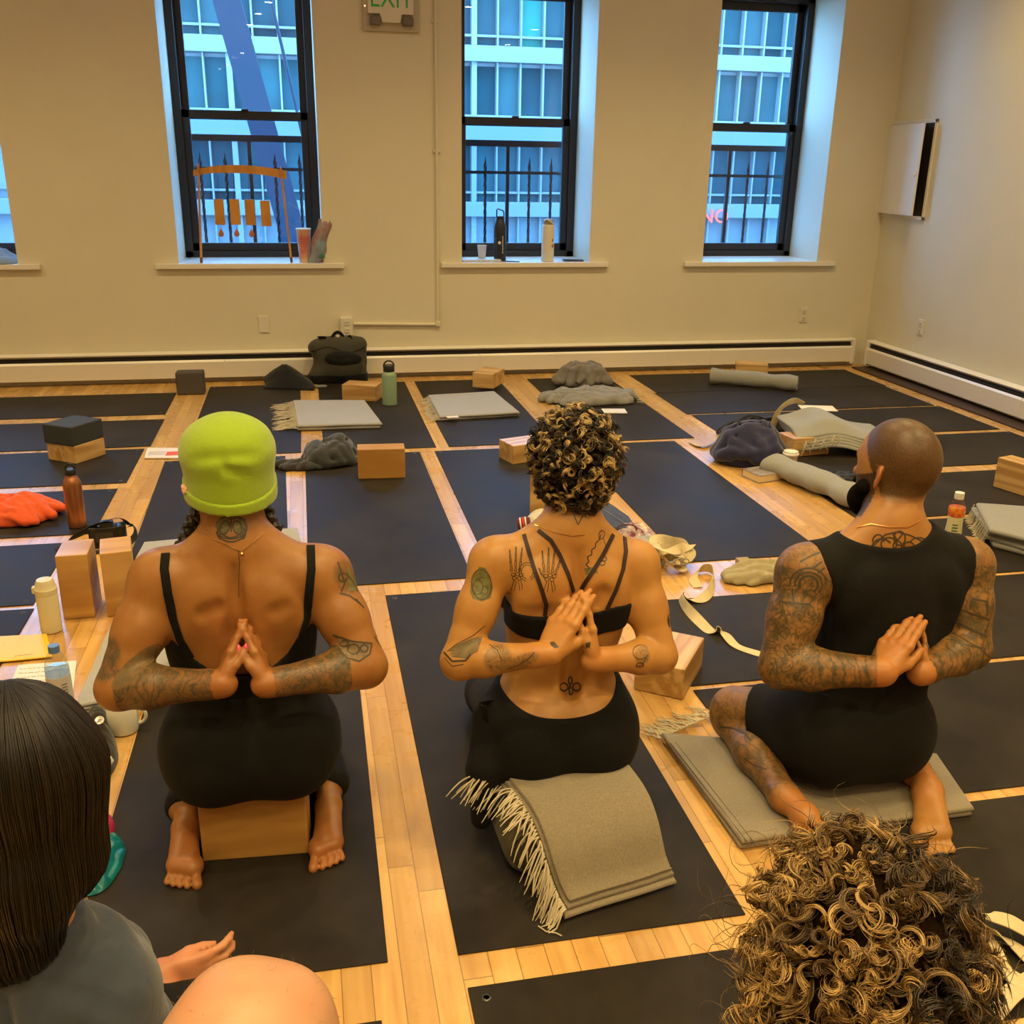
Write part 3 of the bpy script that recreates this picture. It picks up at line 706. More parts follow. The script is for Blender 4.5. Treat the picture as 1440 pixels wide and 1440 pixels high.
def head_prims(c, up, fwd, w=0.073, dpt=0.094, h=0.112, chin=True):
    u = unit(up); f = A(*fwd); f = unit(f-u*(f@u)); r = np.cross(f, u); c = A(*c)
    P = [ell(c+u*0.015-f*0.008, (w, dpt, 0.095), k=0.03, x=r, z=u), ell(c+f*0.022-u*0.035, (w*0.80, dpt*0.72, 0.082), k=0.04, x=r, z=u),
         cap(c+f*0.062-u*0.088+r*0.018, c+f*0.062-u*0.088-r*0.018, 0.022, k=0.03),
         cap(c+f*0.086-u*0.018, c+f*0.106-u*0.042, 0.009, 0.013, k=0.012), cap(c+f*0.078+u*0.012+r*0.03, c+f*0.078+u*0.012-r*0.03, 0.010, k=0.016),
         cap(c+f*0.085-u*0.066+r*0.016, c+f*0.085-u*0.066-r*0.016, 0.0075, k=0.006), cap(c+f*0.083-u*0.077+r*0.012, c+f*0.083-u*0.077-r*0.012, 0.0075, k=0.005),
         ell(c+f*0.082-u*0.012+r*0.031, (0.017, 0.010, 0.010), k=0.012, x=r, z=u, sub=True), ell(c+f*0.082-u*0.012-r*0.031, (0.017, 0.010, 0.010), k=0.012, x=r, z=u, sub=True),
         ell(c+f*0.074-u*0.012+r*0.031, (0.012, 0.012, 0.012), k=0.003), ell(c+f*0.074-u*0.012-r*0.031, (0.012, 0.012, 0.012), k=0.003)]
    E = []
    for s in (-1, 1):
        q = c+r*s*(w*0.97)-u*0.022-f*0.006; zz = unit(u-f*0.25)
        xo = unit(r*s*0.8-f*0.6)
        E += [ell(q+xo*0.006, (0.006, 0.017, 0.030), k=0.004, x=np.cross(zz, np.cross(xo, zz)) if False else unit(np.cross(zz, xo)), z=zz) if False else ell(q+xo*0.010, (0.016, 0.0055, 0.029), k=0.004, x=xo, z=zz), ell(q+xo*0.012+np.cross(zz, xo)*0.005*s, (0.009, 0.004, 0.018), k=0.003, x=xo, z=zz, sub=True)]
    return P, E, (u, f, r)

def skin_mat(name, c, ink=(0.055, 0.05, 0.028), ink_scale=55.0, red=0.35, dens=0.5):
    m, t, b = newmat(name); tc = node(t, 'ShaderNodeTexCoord'); ob = tc.outputs['Object']
    n = node(t, 'ShaderNodeTexNoise', Scale=22.0, Detail=4.0); t.links.new(ob, n.inputs['Vector'])
    r = node(t, 'ShaderNodeMapRange'); r.inputs[1].default_value = 0.35; r.inputs[2].default_value = 0.7; t.links.new(n.outputs[0], r.inputs[0])
    c2 = (c[0]*0.88, c[1]*0.80, c[2]*0.78); base = mixcol(t, r.outputs[0], c, c2)
    fl2 = node(t, 'ShaderNodeAttribute', attribute_name='flush'); base = mixcol(t, fl2.outputs['Fac'], base, (c[0]*1.06, c[1]*0.82, c[2]*0.80))
    # ink drawing: rosettes, flowing lines and washed shading
    def mt(op, a, b_=None, c_=None):
        q = node(t, 'ShaderNodeMath', operation=op)
        for i, v_ in enumerate((a, b_, c_)):
            if v_ is None: continue
            if hasattr(v_, 'is_output'): t.links.new(v_, q.inputs[i])
            else: q.inputs[i].default_value = v_
        return q.outputs[0]
    wz = node(t, 'ShaderNodeTexNoise', Scale=16.0, Detail=3.0); t.links.new(ob, wz.inputs['Vector'])
    mx = node(t, 'ShaderNodeVectorMath', operation='MULTIPLY_ADD'); mx.inputs[1].default_value = (0.07, 0.07, 0.07); t.links.new(wz.outputs['Color'], mx.inputs[0]); t.links.new(ob, mx.inputs[2])
    v = node(t, 'ShaderNodeTexVoronoi', feature='F1', Scale=ink_scale*0.8); t.links.new(mx.outputs[0], v.inputs['Vector'])
    ros = mt('SINE', mt('MULTIPLY', v.outputs['Distance'], 19.0)); l1 = node(t, 'ShaderNodeMapRange'); l1.inputs[1].default_value = 0.35; l1.inputs[2].default_value = 0.75; t.links.new(ros, l1.inputs[0])
    w2 = node(t, 'ShaderNodeTexWave', wave_type='BANDS', Scale=ink_scale*0.35, Distortion=16.0, Detail=2.5); w2.inputs['Detail Scale'].default_value = 0.8; t.links.new(mx.outputs[0], w2.inputs['Vector'])
    l2 = node(t, 'ShaderNodeMapRange'); l2.inputs[1].default_value = 0.72; l2.inputs[2].default_value = 0.92; t.links.new(w2.outputs[0], l2.inputs[0])
    sh = node(t, 'ShaderNodeTexNoise', Scale=ink_scale*0.8, Detail=5.0, Roughness=0.65); t.links.new(ob, sh.inputs['Vector'])
    l3 = node(t, 'ShaderNodeMapRange'); l3.inputs[1].default_value = 0.36; l3.inputs[2].default_value = 0.66; t.links.new(sh.outputs[0], l3.inputs[0])
    pick = node(t, 'ShaderNodeTexNoise', Scale=ink_scale*0.16, Detail=1.0); t.links.new(ob, pick.inputs['Vector']); pk = node(t, 'ShaderNodeMapRange'); pk.inputs[1].default_value = 0.44; pk.inputs[2].default_value = 0.56; t.links.new(pick.outputs[0], pk.inputs[0])
    lines = mt('ADD', mt('MULTIPLY', l1.outputs[0], pk.outputs[0]), mt('MULTIPLY', l2.outputs[0], mt('SUBTRACT', 1.0, pk.outputs[0])))
    tot = mt('ADD', mt('MULTIPLY', lines, 0.34), mt('MULTIPLY', l3.outputs[0], 0.70*dens)); tot = mt('MINIMUM', mt('ADD', tot, 0.33), 0.95)
    at_ = node(t, 'ShaderNodeAttribute', attribute_name='ink'); a4 = node(t, 'ShaderNodeMath', operation='MULTIPLY'); t.links.new(tot, a4.inputs[0]); t.links.new(at_.outputs['Fac'], a4.inputs[1])
    col = mixcol(t, a4.outputs[0], base, ink)
    st = node(t, 'ShaderNodeAttribute', attribute_name='stubble'); sn = node(t, 'ShaderNodeTexNoise', Scale=260.0, Detail=2.0); t.links.new(ob, sn.inputs['Vector'])
    sr = node(t, 'ShaderNodeMapRange'); sr.inputs[1].default_value = 0.3; sr.inputs[2].default_value = 0.7; sr.inputs[3].default_value = 0.80; sr.inputs[4].default_value = 0.97; t.links.new(sn.outputs[0], sr.inputs[0])
    sm = node(t, 'ShaderNodeMath', operation='MULTIPLY'); t.links.new(sr.outputs[0], sm.inputs[0]); t.links.new(st.outputs['Fac'], sm.inputs[1])
    col = mixcol(t, sm.outputs[0], col, (0.028, 0.018, 0.010)); t.links.new(col, b.inputs['Base Color'])
    b.inputs['Roughness'].default_value = 0.42; b.inputs['Specular IOR Level'].default_value = 0.42
    b.inputs['Subsurface Weight'].default_value = 0.12; b.inputs['Subsurface Radius'].default_value = (1.0, 0.35, 0.15); b.inputs['Subsurface Scale'].default_value = 0.008
    f = node(t, 'ShaderNodeTexNoise', Scale=330.0, Detail=2.0); t.links.new(ob, f.inputs['Vector']); bump(t, b, f.outputs[0], 0.0006, 0.35)
    return m
def cloth(name, c, wr=0.0, ws=18.0, rough=0.85, sheen=0.25, weave=600.0, var=0.15):
    m, t, b = newmat(name); tc = node(t, 'ShaderNodeTexCoord'); ob = tc.outputs['Object']
    b.inputs['Roughness'].default_value = rough; b.inputs['Sheen Weight'].default_value = sheen; b.inputs['Specular IOR Level'].default_value = 0.2
    n = node(t, 'ShaderNodeTexNoise', Scale=60.0, Detail=5.0, Roughness=0.7); t.links.new(ob, n.inputs['Vector'])
    t.links.new(mixcol(t, n.outputs[0], c, tuple(x*(1-2*var) for x in c)), b.inputs['Base Color'])
    f = node(t, 'ShaderNodeTexNoise', Scale=weave, Detail=2.0); t.links.new(ob, f.inputs['Vector'])
    b1 = bump(t, b, f.outputs[0], 0.0006, 0.4)
    if wr:
        mp = node(t, 'ShaderNodeMapping'); mp.inputs['Scale'].default_value = (1, 1, 1.0); t.links.new(ob, mp.inputs[0])
        w = node(t, 'ShaderNodeTexNoise', Scale=ws, Detail=2.5, Distortion=1.2); t.links.new(mp.outputs[0], w.inputs['Vector'])
        b2 = node(t, 'ShaderNodeBump', Distance=wr, Strength=0.8); t.links.new(w.outputs[0], b2.inputs['Height']); t.links.new(b2.outputs[0], b1.inputs['Normal'])
    return m
M['blackcloth'] = cloth('black_jersey', (0.0065, 0.0062, 0.0060), 0.0035, 14, sheen=0.02)
M['blackcloth2'] = cloth('black_knit', (0.0085, 0.0080, 0.0072), 0.003, 9, sheen=0.02)
M['strap'] = plain('black_strap', (0.008, 0.006, 0.006), 0.7)
M['strapred'] = plain('dark_wine_strap', (0.022, 0.006, 0.007), 0.6)
M['inkmat'] = plain('tattoo_ink', (0.050, 0.034, 0.016), 0.5)
M['inkgreen'] = plain('tattoo_green', (0.16, 0.15, 0.045), 0.5, var=0.4, vs=90)
M['gold'] = plain('gold_chain', (0.75, 0.48, 0.16), 0.25, metal=1.0)

def surf_line(bvh, pts, width, lift=0.0006, thick=0.0, closed=False, step=3.0):
    """a narrow band lying on the skin along picture points; returns (V, F)"""
    P = []
    pts = list(pts)+([pts[0]] if closed else [])
    for (a, b) in zip(pts[:-1], pts[1:]):
        L = math.hypot(b[0]-a[0], b[1]-a[1]); n = max(1, int(L/step))
        for i in range(n):
            t = i/n; p, nn = hit(bvh, a[0]+(b[0]-a[0])*t, a[1]+(b[1]-a[1])*t)
            if p is not None: P.append((p, nn))
    p, nn = hit(bvh, *pts[-1])
    if p is not None: P.append((p, nn))
    return band(P, width, lift, thick)
def band(P, width, lift, thick):
    if len(P) < 2: return [], []
    V = []; Fc = []
    N = [p[1] for p in P]; C = [p[0] for p in P]
    for i in range(len(P)):
        t = (C[min(i+1, len(P)-1)]-C[max(i-1, 0)]); n = N[i]
        for j in (i-1, i+1):
            if 0 <= j < len(P): n = n+N[j]
        n = n.normalized(); w = t.cross(n); w = w.normalized() if w.length > 1e-9 else Vector((1, 0, 0))
        wd = width if not hasattr(width, '__len__') else width[0]+(width[1]-width[0])*i/(len(P)-1)
        c = C[i]+n*lift
        if thick > 0: V += [c-w*wd/2, c+w*wd/2, c+w*wd/2+n*thick, c-w*wd/2+n*thick]
        else: V += [c-w*wd/2, c+w*wd/2]
    m = 4 if thick > 0 else 2
    for i in range(len(P)-1):
        if (C[i+1]-C[i]).length > 0.04: continue
        for k in range(m if m == 4 else 1):
            Fc.append((i*m+k, i*m+(k+1) % m, (i+1)*m+(k+1) % m, (i+1)*m+k))
    return V, Fc
def strap_part(name, bvh, lines, width, mat, parent, thick=0.003, lift=0.0005):
    m = MB()
    for pts in lines:
        V, Fc = surf_line(bvh, pts, width, lift, thick, step=4); m.add(V, Fc)
    return m.build(name, mat, parent, smooth=False, world=True)
def ink_part(bvh, lines, mat, parent, name='tattoo', w=0.0022, lift=0.0004):
    m = MB()
    for L in lines:
        ww = w
        if isinstance(L, tuple) and len(L) == 2 and isinstance(L[1], float): L, ww = L
        V, Fc = surf_line(bvh, L, ww*1.5, lift, 0.0, step=1.5); m.add(V, Fc)
    return m.build(name, mat, parent, world=True)
def ring(cx, cy, rx, ry=None, a0=0, a1=360, n=22, rot=0):
    ry = rx if ry is None else ry; r = math.radians(rot)
    o = []
    for i in range(n+1):
        a = math.radians(a0+(a1-a0)*i/n); x, y = rx*math.cos(a), ry*math.sin(a)
        o.append((cx+x*math.cos(r)-y*math.sin(r), cy+x*math.sin(r)+y*math.cos(r)))
    return o
def patch_part(bvh, poly, mat, parent, name='tattoo', lift=0.0003, n=14):
    """filled tattoo: polygon in picture points laid on the skin"""
    xs = [p[0] for p in poly]; ys = [p[1] for p in poly]; cx, cy = sum(xs)/len(xs), sum(ys)/len(ys)
    V = []; Fc = []; R = 7; K = len(poly)
    rows = []
    for i in range(R+1):
        row = []
        for k in range(K):
            t = i/R; p, nn = hit(bvh, cx+(poly[k][0]-cx)*t, cy+(poly[k][1]-cy)*t)
            if p is None: row.append(None)
            else: row.append(len(V)); V.append(p+nn*lift)
        rows.append(row)
    for i in range(R):
        for k in range(K):
            f = (rows[i][k], rows[i][(k+1) % K], rows[i+1][(k+1) % K], rows[i+1][k])
            if None in f: continue
            if max((V[f[0]]-V[f[2]]).length, (V[f[1]]-V[f[3]]).length) > 0.05: continue
            Fc.append(f)
    m = MB(); m.add(V, Fc); return m.build(name, mat, parent, world=True)
def densify(poly, step=6):
    o = []
    for a, b in zip(poly, poly[1:]+poly[:1]):
        n = max(1, int(math.hypot(b[0]-a[0], b[1]-a[1])/step)); o += [(a[0]+(b[0]-a[0])*i/n, a[1]+(b[1]-a[1])*i/n) for i in range(n)]
    return o
# ------------------------------------------------------------------ the people
def arm_groups(S_, E_, Wr, rs, rm, re, rf, rw, h_groups):
    S_, E_, Wr = A(*S_), A(*E_), A(*Wr)
    up = [ell(S_, (rs, rs*0.98, rs), k=0.035), cap(S_, S_+(E_-S_)*0.5, rs*0.92, rm, k=0.025), cap(S_+(E_-S_)*0.45, E_, rm, re, k=0.02)]
    m = E_+(Wr-E_)*0.3
    v = unit(Wr-E_); pz = unit(np.cross(v, A(0, 1, 0)))
    fo = [cap(E_+(S_-E_)*0.25, E_, rm*0.9, re, k=0.01), ell(E_, (re*0.98,)*3, k=0.015), cap(E_, m, re*0.92, rf, k=0.02), cap(m, Wr, rf, rw, k=0.02), cap(Wr-(Wr-E_)*0.12, Wr+v*0.012, rw, rw*0.92, k=0.015)]
    return up, [(0.010, fo)]+h_groups
def torso_prims(J, q, f=(0, 1, 0)):
    pel, wai, che, c7, sL, sR = [A(*J[k]) for k in ('pelvis', 'waist', 'chest', 'c7', 'sL', 'sR')]
    f = unit(f); r = unit(np.cross(f, A(0, 0, 1)))
    hw, ww, cw = q['hip'], q['waistw'], q['chestw']
    hh = q.get('hiph', 0.115)
    P = [ell(pel, (hw, q.get('hipd', 0.125), hh), k=0.05, x=r), cap(pel-r*(hw-hh*0.95)+A(0, 0, 0.02), pel+r*(hw-hh*0.95)+A(0, 0, 0.02), hh*0.97, k=0.05),
         cap(pel+(wai-pel)*0.35, wai, hw*0.86, ww, k=0.05, n=f, s=0.80), cap(wai, wai+(che-wai)*0.5, ww, (ww+cw)/2, k=0.05, n=f, s=0.80),
         cap(wai+(che-wai)*0.45, che, (ww+cw)/2*0.98, cw, k=0.05, n=f, s=0.70), ell(che+(c7-che)*0.25, (cw*0.98, 0.095, 0.09), k=0.05, x=r),
         cap(sL+(sR-sL)*0.10, sR+(sL-sR)*0.10, q.get('gird', 0.050), k=0.06), cap(che+(c7-che)*0.55, c7-f*0.0, 0.085, 0.062, k=0.05, n=f, s=0.8)]
    for s, sh in ((-1, sL), (1, sR)):
        P.append(ell(pel+r*s*hw*0.50-f*0.050-A(0, 0, 0.008), (hw*0.52, 0.085, hh*0.93), k=0.035, x=r))
        P.append(cap(c7+A(0, 0, 0.025)+r*s*0.018, c7+(sh-c7)*0.75+A(0, 0, -0.002), 0.036, 0.036, k=0.05))
        sc = che+(sh-che)*0.50-f*(0.055)+A(0, 0, q.get('scz', 0.0))
        P.append(ell(sc, (0.050, 0.034, 0.078), k=0.022, x=unit(r-f*0.25*s), z=unit(A(0, 0, 1)+r*s*(-0.30)-f*0.05)))
        P.append(ell(che+r*s*cw*0.62-f*0.02-A(0, 0, 0.03), (0.055, 0.065, 0.10), k=0.03, x=r))
        # erectors
        P.append(cap(wai+r*s*0.032-f*(ww*0.80-0.028), che+r*s*0.030-f*(cw*0.66-0.020), 0.020, 0.018, k=0.03))
        if q.get('bust'): P.append(ell(che+r*s*0.075+f*0.085-A(0, 0, 0.03), (0.065, 0.055, 0.06), k=0.03, x=r))
    back = che-f*(cw*0.72+0.012)
    P.append(Pcap_sub(wai-f*(ww*0.80+0.016), back, 0.018, 0.018, 0.028))
    P.append(Pcap_sub(back, c7-f*0.07-A(0, 0, 0.02), 0.016, 0.008, 0.03))
    return P
def Pcap_sub(a, b, ra, rb, k): return cap(a, b, ra, rb, k=k, sub=True)
def crease(a, b, r, k=0.012): return cap(a, b, r, r, k=k, sub=True)
def in_body(V, fn): return np.clip(fn(V), 0, 1)
def seg_d(V, a, b):
    a, b = A(*a), A(*b); ab = b-a; t = np.clip((V-a)@ab/(ab@ab), 0, 1); return np.linalg.norm(V-a-t[:, None]*ab, axis=1), t
def person(name, groups, mat, h, label, base):
    V, Q = solid(groups, h); o = fast_mesh(name, V, Q, mat, origin=base); o.location = base
    tag(o, label, 'person'); return o, V, Q, bvh_of(V, Q)
def garment(name, groups, off, region, mat, parent, h=0.005, pre=None):
    V, Q = solid(groups, h, off, region, pre=pre); return fast_mesh(name, V, Q, mat, parent, origin=np.array(parent.location))
def wr(X, amp, s=14.0):                     # soft sewn wrinkles
    return amp*(np.sin(X[:, 2]*s*3.1+np.sin(X[:, 0]*s*1.3)*1.7)*np.sin(X[:, 0]*s*0.7+X[:, 2]*s*0.9+1.3))

def pmask(V, cx, cy, rx, ry, rot=0, ymax=9, soft=0.25):
    d = V-CAMP; z = d@FW; x = 720+F*(d@RI)/z-cx; y = 720-F*(d@UP)/z-cy; c, s = math.cos(math.radians(rot)), math.sin(math.radians(rot))
    q = np.sqrt(((x*c+y*s)/rx)**2+((-x*s+y*c)/ry)**2); return np.clip((1-q)/soft, 0, 1)*(V[:, 1] < ymax)
# ---- left: lime beanie, camisole
def fig_left():
    D = {}
    pel = at(354, 1038, 1.960); wai = at(347, 968, 1.985); che = at(338, 860, 1.985); c7 = at(332, 768, 1.975)
    sL = at(224, 815, 1.96); sR = at(455, 808, 1.96); eL = at(167, 967, 1.86); eR = at(514, 937, 1.86)
    wL = at(309, 962, 1.805); wR = at(378, 961, 1.805); tipL = at(337, 886, 1.868); tipR = at(347, 886, 1.868)
    J = dict(pelvis=pel, waist=wai, chest=che, c7=c7, sL=sL, sR=sR)
    T = torso_prims(J, dict(hip=0.172, waistw=0.122, chestw=0.148, hipd=0.13, hiph=0.108, gird=0.047, bust=1, scz=-0.02))
    hc = at(323, 676, 2.02)
    T += [cap(c7-A(0, 0, 0.01), hc-A(0, 0.012, 0.05), 0.060, 0.050, k=0.035)]
    # shoulder blades pinched: hollows under them
    for a, b in (((284, 866), (303, 857)), ((388, 862), (400, 857))): T.append(crease(at(*a, 1.871), at(*b, 1.871), 0.009, 0.022))
    H, EARS, _ = head_prims(hc, (0, 0, 1), (0, 1, 0))
    T += H
    gL, iL = hand(wL, tipL-wL, (1, 0.2, 0), np.linalg.norm(tipL-wL)/0.158, tside=(0.25, -1, 0.5), thumb=(0.90, 0.30, 0.30), curl=(0.03, 0.08, 0.05), spread=0.0)
    gR, iR = hand(wR, tipR-wR, (-1, 0.2, 0), np.linalg.norm(tipR-wR)/0.158, tside=(-0.25, -1, 0.5), thumb=(0.90, 0.30, 0.30), curl=(0.03, 0.08, 0.05), spread=0.0)
    uL, fL = arm_groups(sL, eL, wL, 0.058, 0.051, 0.042, 0.042, 0.026, gL)
    uR, fR = arm_groups(sR, eR, wR, 0.058, 0.051, 0.042, 0.042, 0.026, gR)
    T += uL+uR
    legs = []; D['legs'] = []
    feet = []
    for s, hl, te in ((-1, fl(262, 1152, 0.052), fl(259, 1247, 0.014)), (1, fl(462, 1120, 0.055), fl(457, 1220, 0.014))):
        knee = A(pel[0]+s*0.09, 2.42, 0.075); hip = pel+A(s*0.085, 0.02, -0.02)
        ank = hl+A(s*0.012, 0.045, 0.008)
        legs += [cap(hip, knee, 0.088, 0.060, k=0.04), ell(knee, (0.06, 0.06, 0.062), k=0.03), cap(knee, (knee+ank)/2+A(s*0.01, 0, 0.0), 0.055, 0.052, k=0.03), cap((knee+ank)/2, ank, 0.050, 0.034, k=0.02)]
        feet += foot(hl, te, (0, 0.05, 1), (s, 0, 0), 0.93); feet.append((0.02, [cap(ank, hl+A(0, 0.02, 0), 0.034, 0.029, k=0.02)]))
    G = [(0, T), (0.03, legs)]+feet+[(0.004, EARS)]+[(0.007 if i == 0 else k_, g) for i, (k_, g) in enumerate(fL)]+[(0.007 if i == 0 else k_, g) for i, (k_, g) in enumerate(fR)]
    base = A(-0.16, 1.98, 0.0)
    skin = skin_mat('brown_skin', (0.315, 0.142, 0.036), ink_scale=60, dens=0.8)
    o, V, Q, B = person('person', G, skin, 0.0032, 'kneeling person in a lime green beanie and black camisole, hands in prayer behind the back', base)
    # where the skin is inked
    ink = np.zeros(len(V))
    for (E_, Wr, lo_) in ((eL, wL, 0.06), (eR, wR, 0.22)):
        d, t = seg_d(V, E_, Wr); ink = np.maximum(ink, ((d < 0.055) & (t > lo_) & (t < 0.97)).astype(float))
    ink = np.maximum(ink, pmask(V, 150, 928, 21, 36, 12, 1.97)); ink = np.maximum(ink, 0.7*pmask(V, 488, 812, 20, 28, -20, 2.0))
    attr(o, 'ink', ink)
    fl_ = np.zeros(len(V))
    for te in (259, 457):
        p = fl(te, 1200, 0.03); fl_ = np.maximum(fl_, np.clip(1-np.linalg.norm(V-p, axis=1)/0.14, 0, 1)*1.2)
    for p in (tipL, wL, wR): fl_ = np.maximum(fl_, np.clip(1-np.linalg.norm(V-p, axis=1)/0.10, 0, 1))
    attr(o, 'flush', np.clip(fl_, 0, 1)*0.8); attr(o, 'stubble', np.zeros(len(V)))
    # camisole: torso offset with a scooped back
    TG = [(0, [p for p in T[:len(T)-len(uL)-len(uR)-len(H)] if not p.sub])]
    z0 = at(343, 950, 1.88)[2]; z1 = at(250, 898, 1.90)[2]; xc = at(343, 950, 1.88)[0]; aa = (z1-z0)/0.135**2
    zb = at(350, 1000, 1.87)[2]
    def reg(X):
        dx = X[:, 0]-xc; top = z0+aa*np.minimum(dx*dx, 0.145**2)-0.0; front = X[:, 1] > 1.99
        top = np.where(front, z1+0.02, top); return np.maximum(X[:, 2]-top, (zb-0.03)-X[:, 2])
    garment('camisole', TG, 0.004, reg, M['blackcloth'], o, 0.004)
    strap_part('camisole_strap', B, [[(233, 779), (231, 800), (236, 835), (244, 870), (254, 900), (268, 924)]], 0.017, M['blackcloth'], o, 0.003)
    strap_part('camisole_strap', B, [[(437, 768), (438, 800), (434, 840), (431, 870), (424, 895), (410, 918)]], 0.017, M['blackcloth'], o, 0.003)
    # leggings
    LG = [(0, TG[0][1]), (0.03, legs)]
    zt = at(352, 992, 1.86)[2]
    def reg2(X):
        cut = np.maximum(X[:, 2]-zt-0.015*np.cos((X[:, 0]-pel[0])*9)-0.0*X[:, 0], -1)
        sh = 2.015-X[:, 1]; lowback = np.where(X[:, 2] < 0.150, sh, -1.0); return np.maximum(cut, lowback)
    def pre(X): return X
    lg = garment('leggings', LG, 0.007, reg2, M['blackcloth2'], o, 0.005)
    lb = bvh_of(*solid(LG, 0.012, 0.006, reg2))
    strap_part('centre_seam', lb, [[(350, 1010), (351, 1050), (353, 1090), (355, 1112)]], 0.004, M['blackcloth'], lg, 0.0015) if False else None
    # waistband
    # beanie
    u, f, r = A(0, 0, 1), A(0, 1, 0), A(1, 0, 0)
    top = at(322, 588, 2.02); bw = 62/ppm(hc)
    c0 = at(322, 655, 2.016)
    cup = [cap(c0-u*0.040, c0+u*0.020, 0.0905, 0.090, k=0.03, n=f, s=1.20), ell(c0+u*0.036, (0.0885, 0.107, 0.050), k=0.03), ell(c0+u*0.058+f*0.004, (0.070, 0.080, 0.026), k=0.03),
           crease(c0+u*0.045-f*0.113, c0+u*0.012-f*0.116, 0.0015, 0.012), crease(c0+u*0.026-f*0.114+r*0.004, c0+u*0.000-f*0.108+r*0.06, 0.003, 0.02), crease(c0+u*0.052-f*0.112-r*0.01, c0+u*0.040-f*0.090-r*0.085, 0.004, 0.022), crease(c0+u*0.052-f*0.112+r*0.01, c0+u*0.046-f*0.085+r*0.085, 0.003, 0.02)]
    M['lime'] = cloth('lime_knit', (0.30, 0.45, 0.022), 0.0012, 60, sheen=0.3, weave=900, var=0.08)
    pb, ps = at(322, 705, 1.922), at(258, 674, 2.02); kt = (ps[2]-pb[2])/(2.02-1.922)
    qb, qs = at(322, 722, 1.922), at(262, 697, 2.02); kb = (qs[2]-qb[2])/(2.02-1.922)
    tp = lambda X: pb[2]+kt*np.minimum(X[:, 1]-1.922, 0.13)-(X[:, 0]-c0[0])*0.06
    bt_ = lambda X: qb[2]+kb*np.minimum(X[:, 1]-1.922, 0.13)-(X[:, 0]-c0[0])*0.06
    Vb, Qb = solid([(0, cup)], 0.0035, 0.0, lambda X: tp(X)-0.008-X[:, 2]); be = fast_mesh('beanie', Vb, Qb, M['lime'], o, origin=base)
    cuff = [cap(c0-u*0.095, c0+u*0.02, 0.0885, 0.0915, k=0.02, n=f, s=1.21)]
    Vc, Qc = solid([(0, cuff)], 0.0035, 0.004, lambda X: np.maximum(X[:, 2]-tp(X), bt_(X)-X[:, 2])); cf = fast_mesh('beanie_cuff', Vc, Qc, M['lime'], be, origin=base)
    Bb = bvh_of(Vc, Qc)
    m = MB(); V_s, F_s = surf_line(Bb, [(259, 682), (261, 694)], 0.012, 0.001, 0.0015); m.add(V_s, F_s); m.build('brand_tab', plain('tab', (0.55, 0.12, 0.03), 0.6, col2=(0.7, 0.6, 0.4), vs=300), be, world=True)
    # braids
    M['blackhair'] = plain('black_hair', (0.012, 0.008, 0.006), 0.42, bmp=0.004, bs=90)
    for side, pts in ((-1, [(286, 712), (278, 722), (271, 738), (266, 752), (258, 764)]), (1, [(366, 708), (372, 720), (377, 733), (384, 744), (380, 752)])):
        m = MB(); rg_ = random.Random(3+side)
        for i, (px, py) in enumerate(densify_open(pts, 5)):
            c = at(px, py, 2.02-0.02*i*0.1); a = i*1.1
            bm_ = []
            for s2 in (0, 1, 2):
                q = a+s2*2.1; cc = Vector(c)+Vector((math.cos(q)*0.010, math.sin(q)*0.010, 0)); rr = 0.0125-0.0003*i
                m.lathe([(0.0001, -rr), (rr*0.7, -rr*0.7), (rr, 0), (rr*0.7, rr*0.7), (0.0001, rr)], cc, 8, rot=RX(0.5*math.sin(q)))
        for k in range(60):
            i = rg_.randrange(len(pts)-1); c = Vector(at(*pts[i], 2.0)); P = []; dx = Vector((rg_.uniform(-1, 1), rg_.uniform(-1, 1), rg_.uniform(-1.4, .4))).normalized()
            for j in range(8): P.append(c+dx*0.0036*j+Vector((math.sin(j*1.3+k)*0.002, math.cos(j*1.3+k)*0.002, 0)))
            m.tube(P, [0.0012]*7+[0.0004], 4)
        m.build('braid', M['blackhair'], o, smooth=True, world=True)
    # nape hair edge
    # necklace
    strap_part('necklace', B, [[(283, 742), (300, 758), (322, 768), (340, 776), (352, 766), (370, 750)]], 0.0016, M['gold'], o, 0.0012)
    pend, nn = hit(B, 340, 778)
    if pend: m = MB(); m.lathe([(0.0001, -0.004), (0.004, 0), (0.0001, 0.004)], pend+nn*0.003, 10); m.build('pendant', M['gold'], o, smooth=True, world=True)
    # tattoos: nape flower, spine line, arms
    L = [ring(325, 742, 22, 16, 200, 520), ring(325, 742, 22, 20, 20, 160), ring(325, 726, 7, 4), ring(316, 742, 6, 10, rot=20), ring(334, 742, 6, 10, rot=-20), [(306, 732), (325, 722), (345, 731)], ring(325, 750, 11, 6, 0, 180), [(325, 724), (325, 748)], ring(311, 750, 5, 8, 90, 300), ring(340, 750, 5, 8, -120, 90), [(335, 775), (337, 790), (336, 812), (336, 840)]]
    ink_part(B, [(l, 0.0022) for l in L[:-1]]+[(L[-1], 0.0009)], M['inkmat'], o)
    patch_part(B, densify([(303, 741), (308, 728), (318, 723), (324, 735), (317, 752), (310, 756)]), M['inkgreen'], o); patch_part(B, densify([(346, 741), (341, 728), (333, 725), (329, 738), (334, 753), (342, 755)]), M['inkgreen'], o)
    patch_part(B, densify(ring(192, 938, 46, 14, rot=-42, n=24)), plain('tattoo_shade', (0.11, 0.075, 0.03), 0.5, col2=(0.17, 0.10, 0.035), vs=60), o)
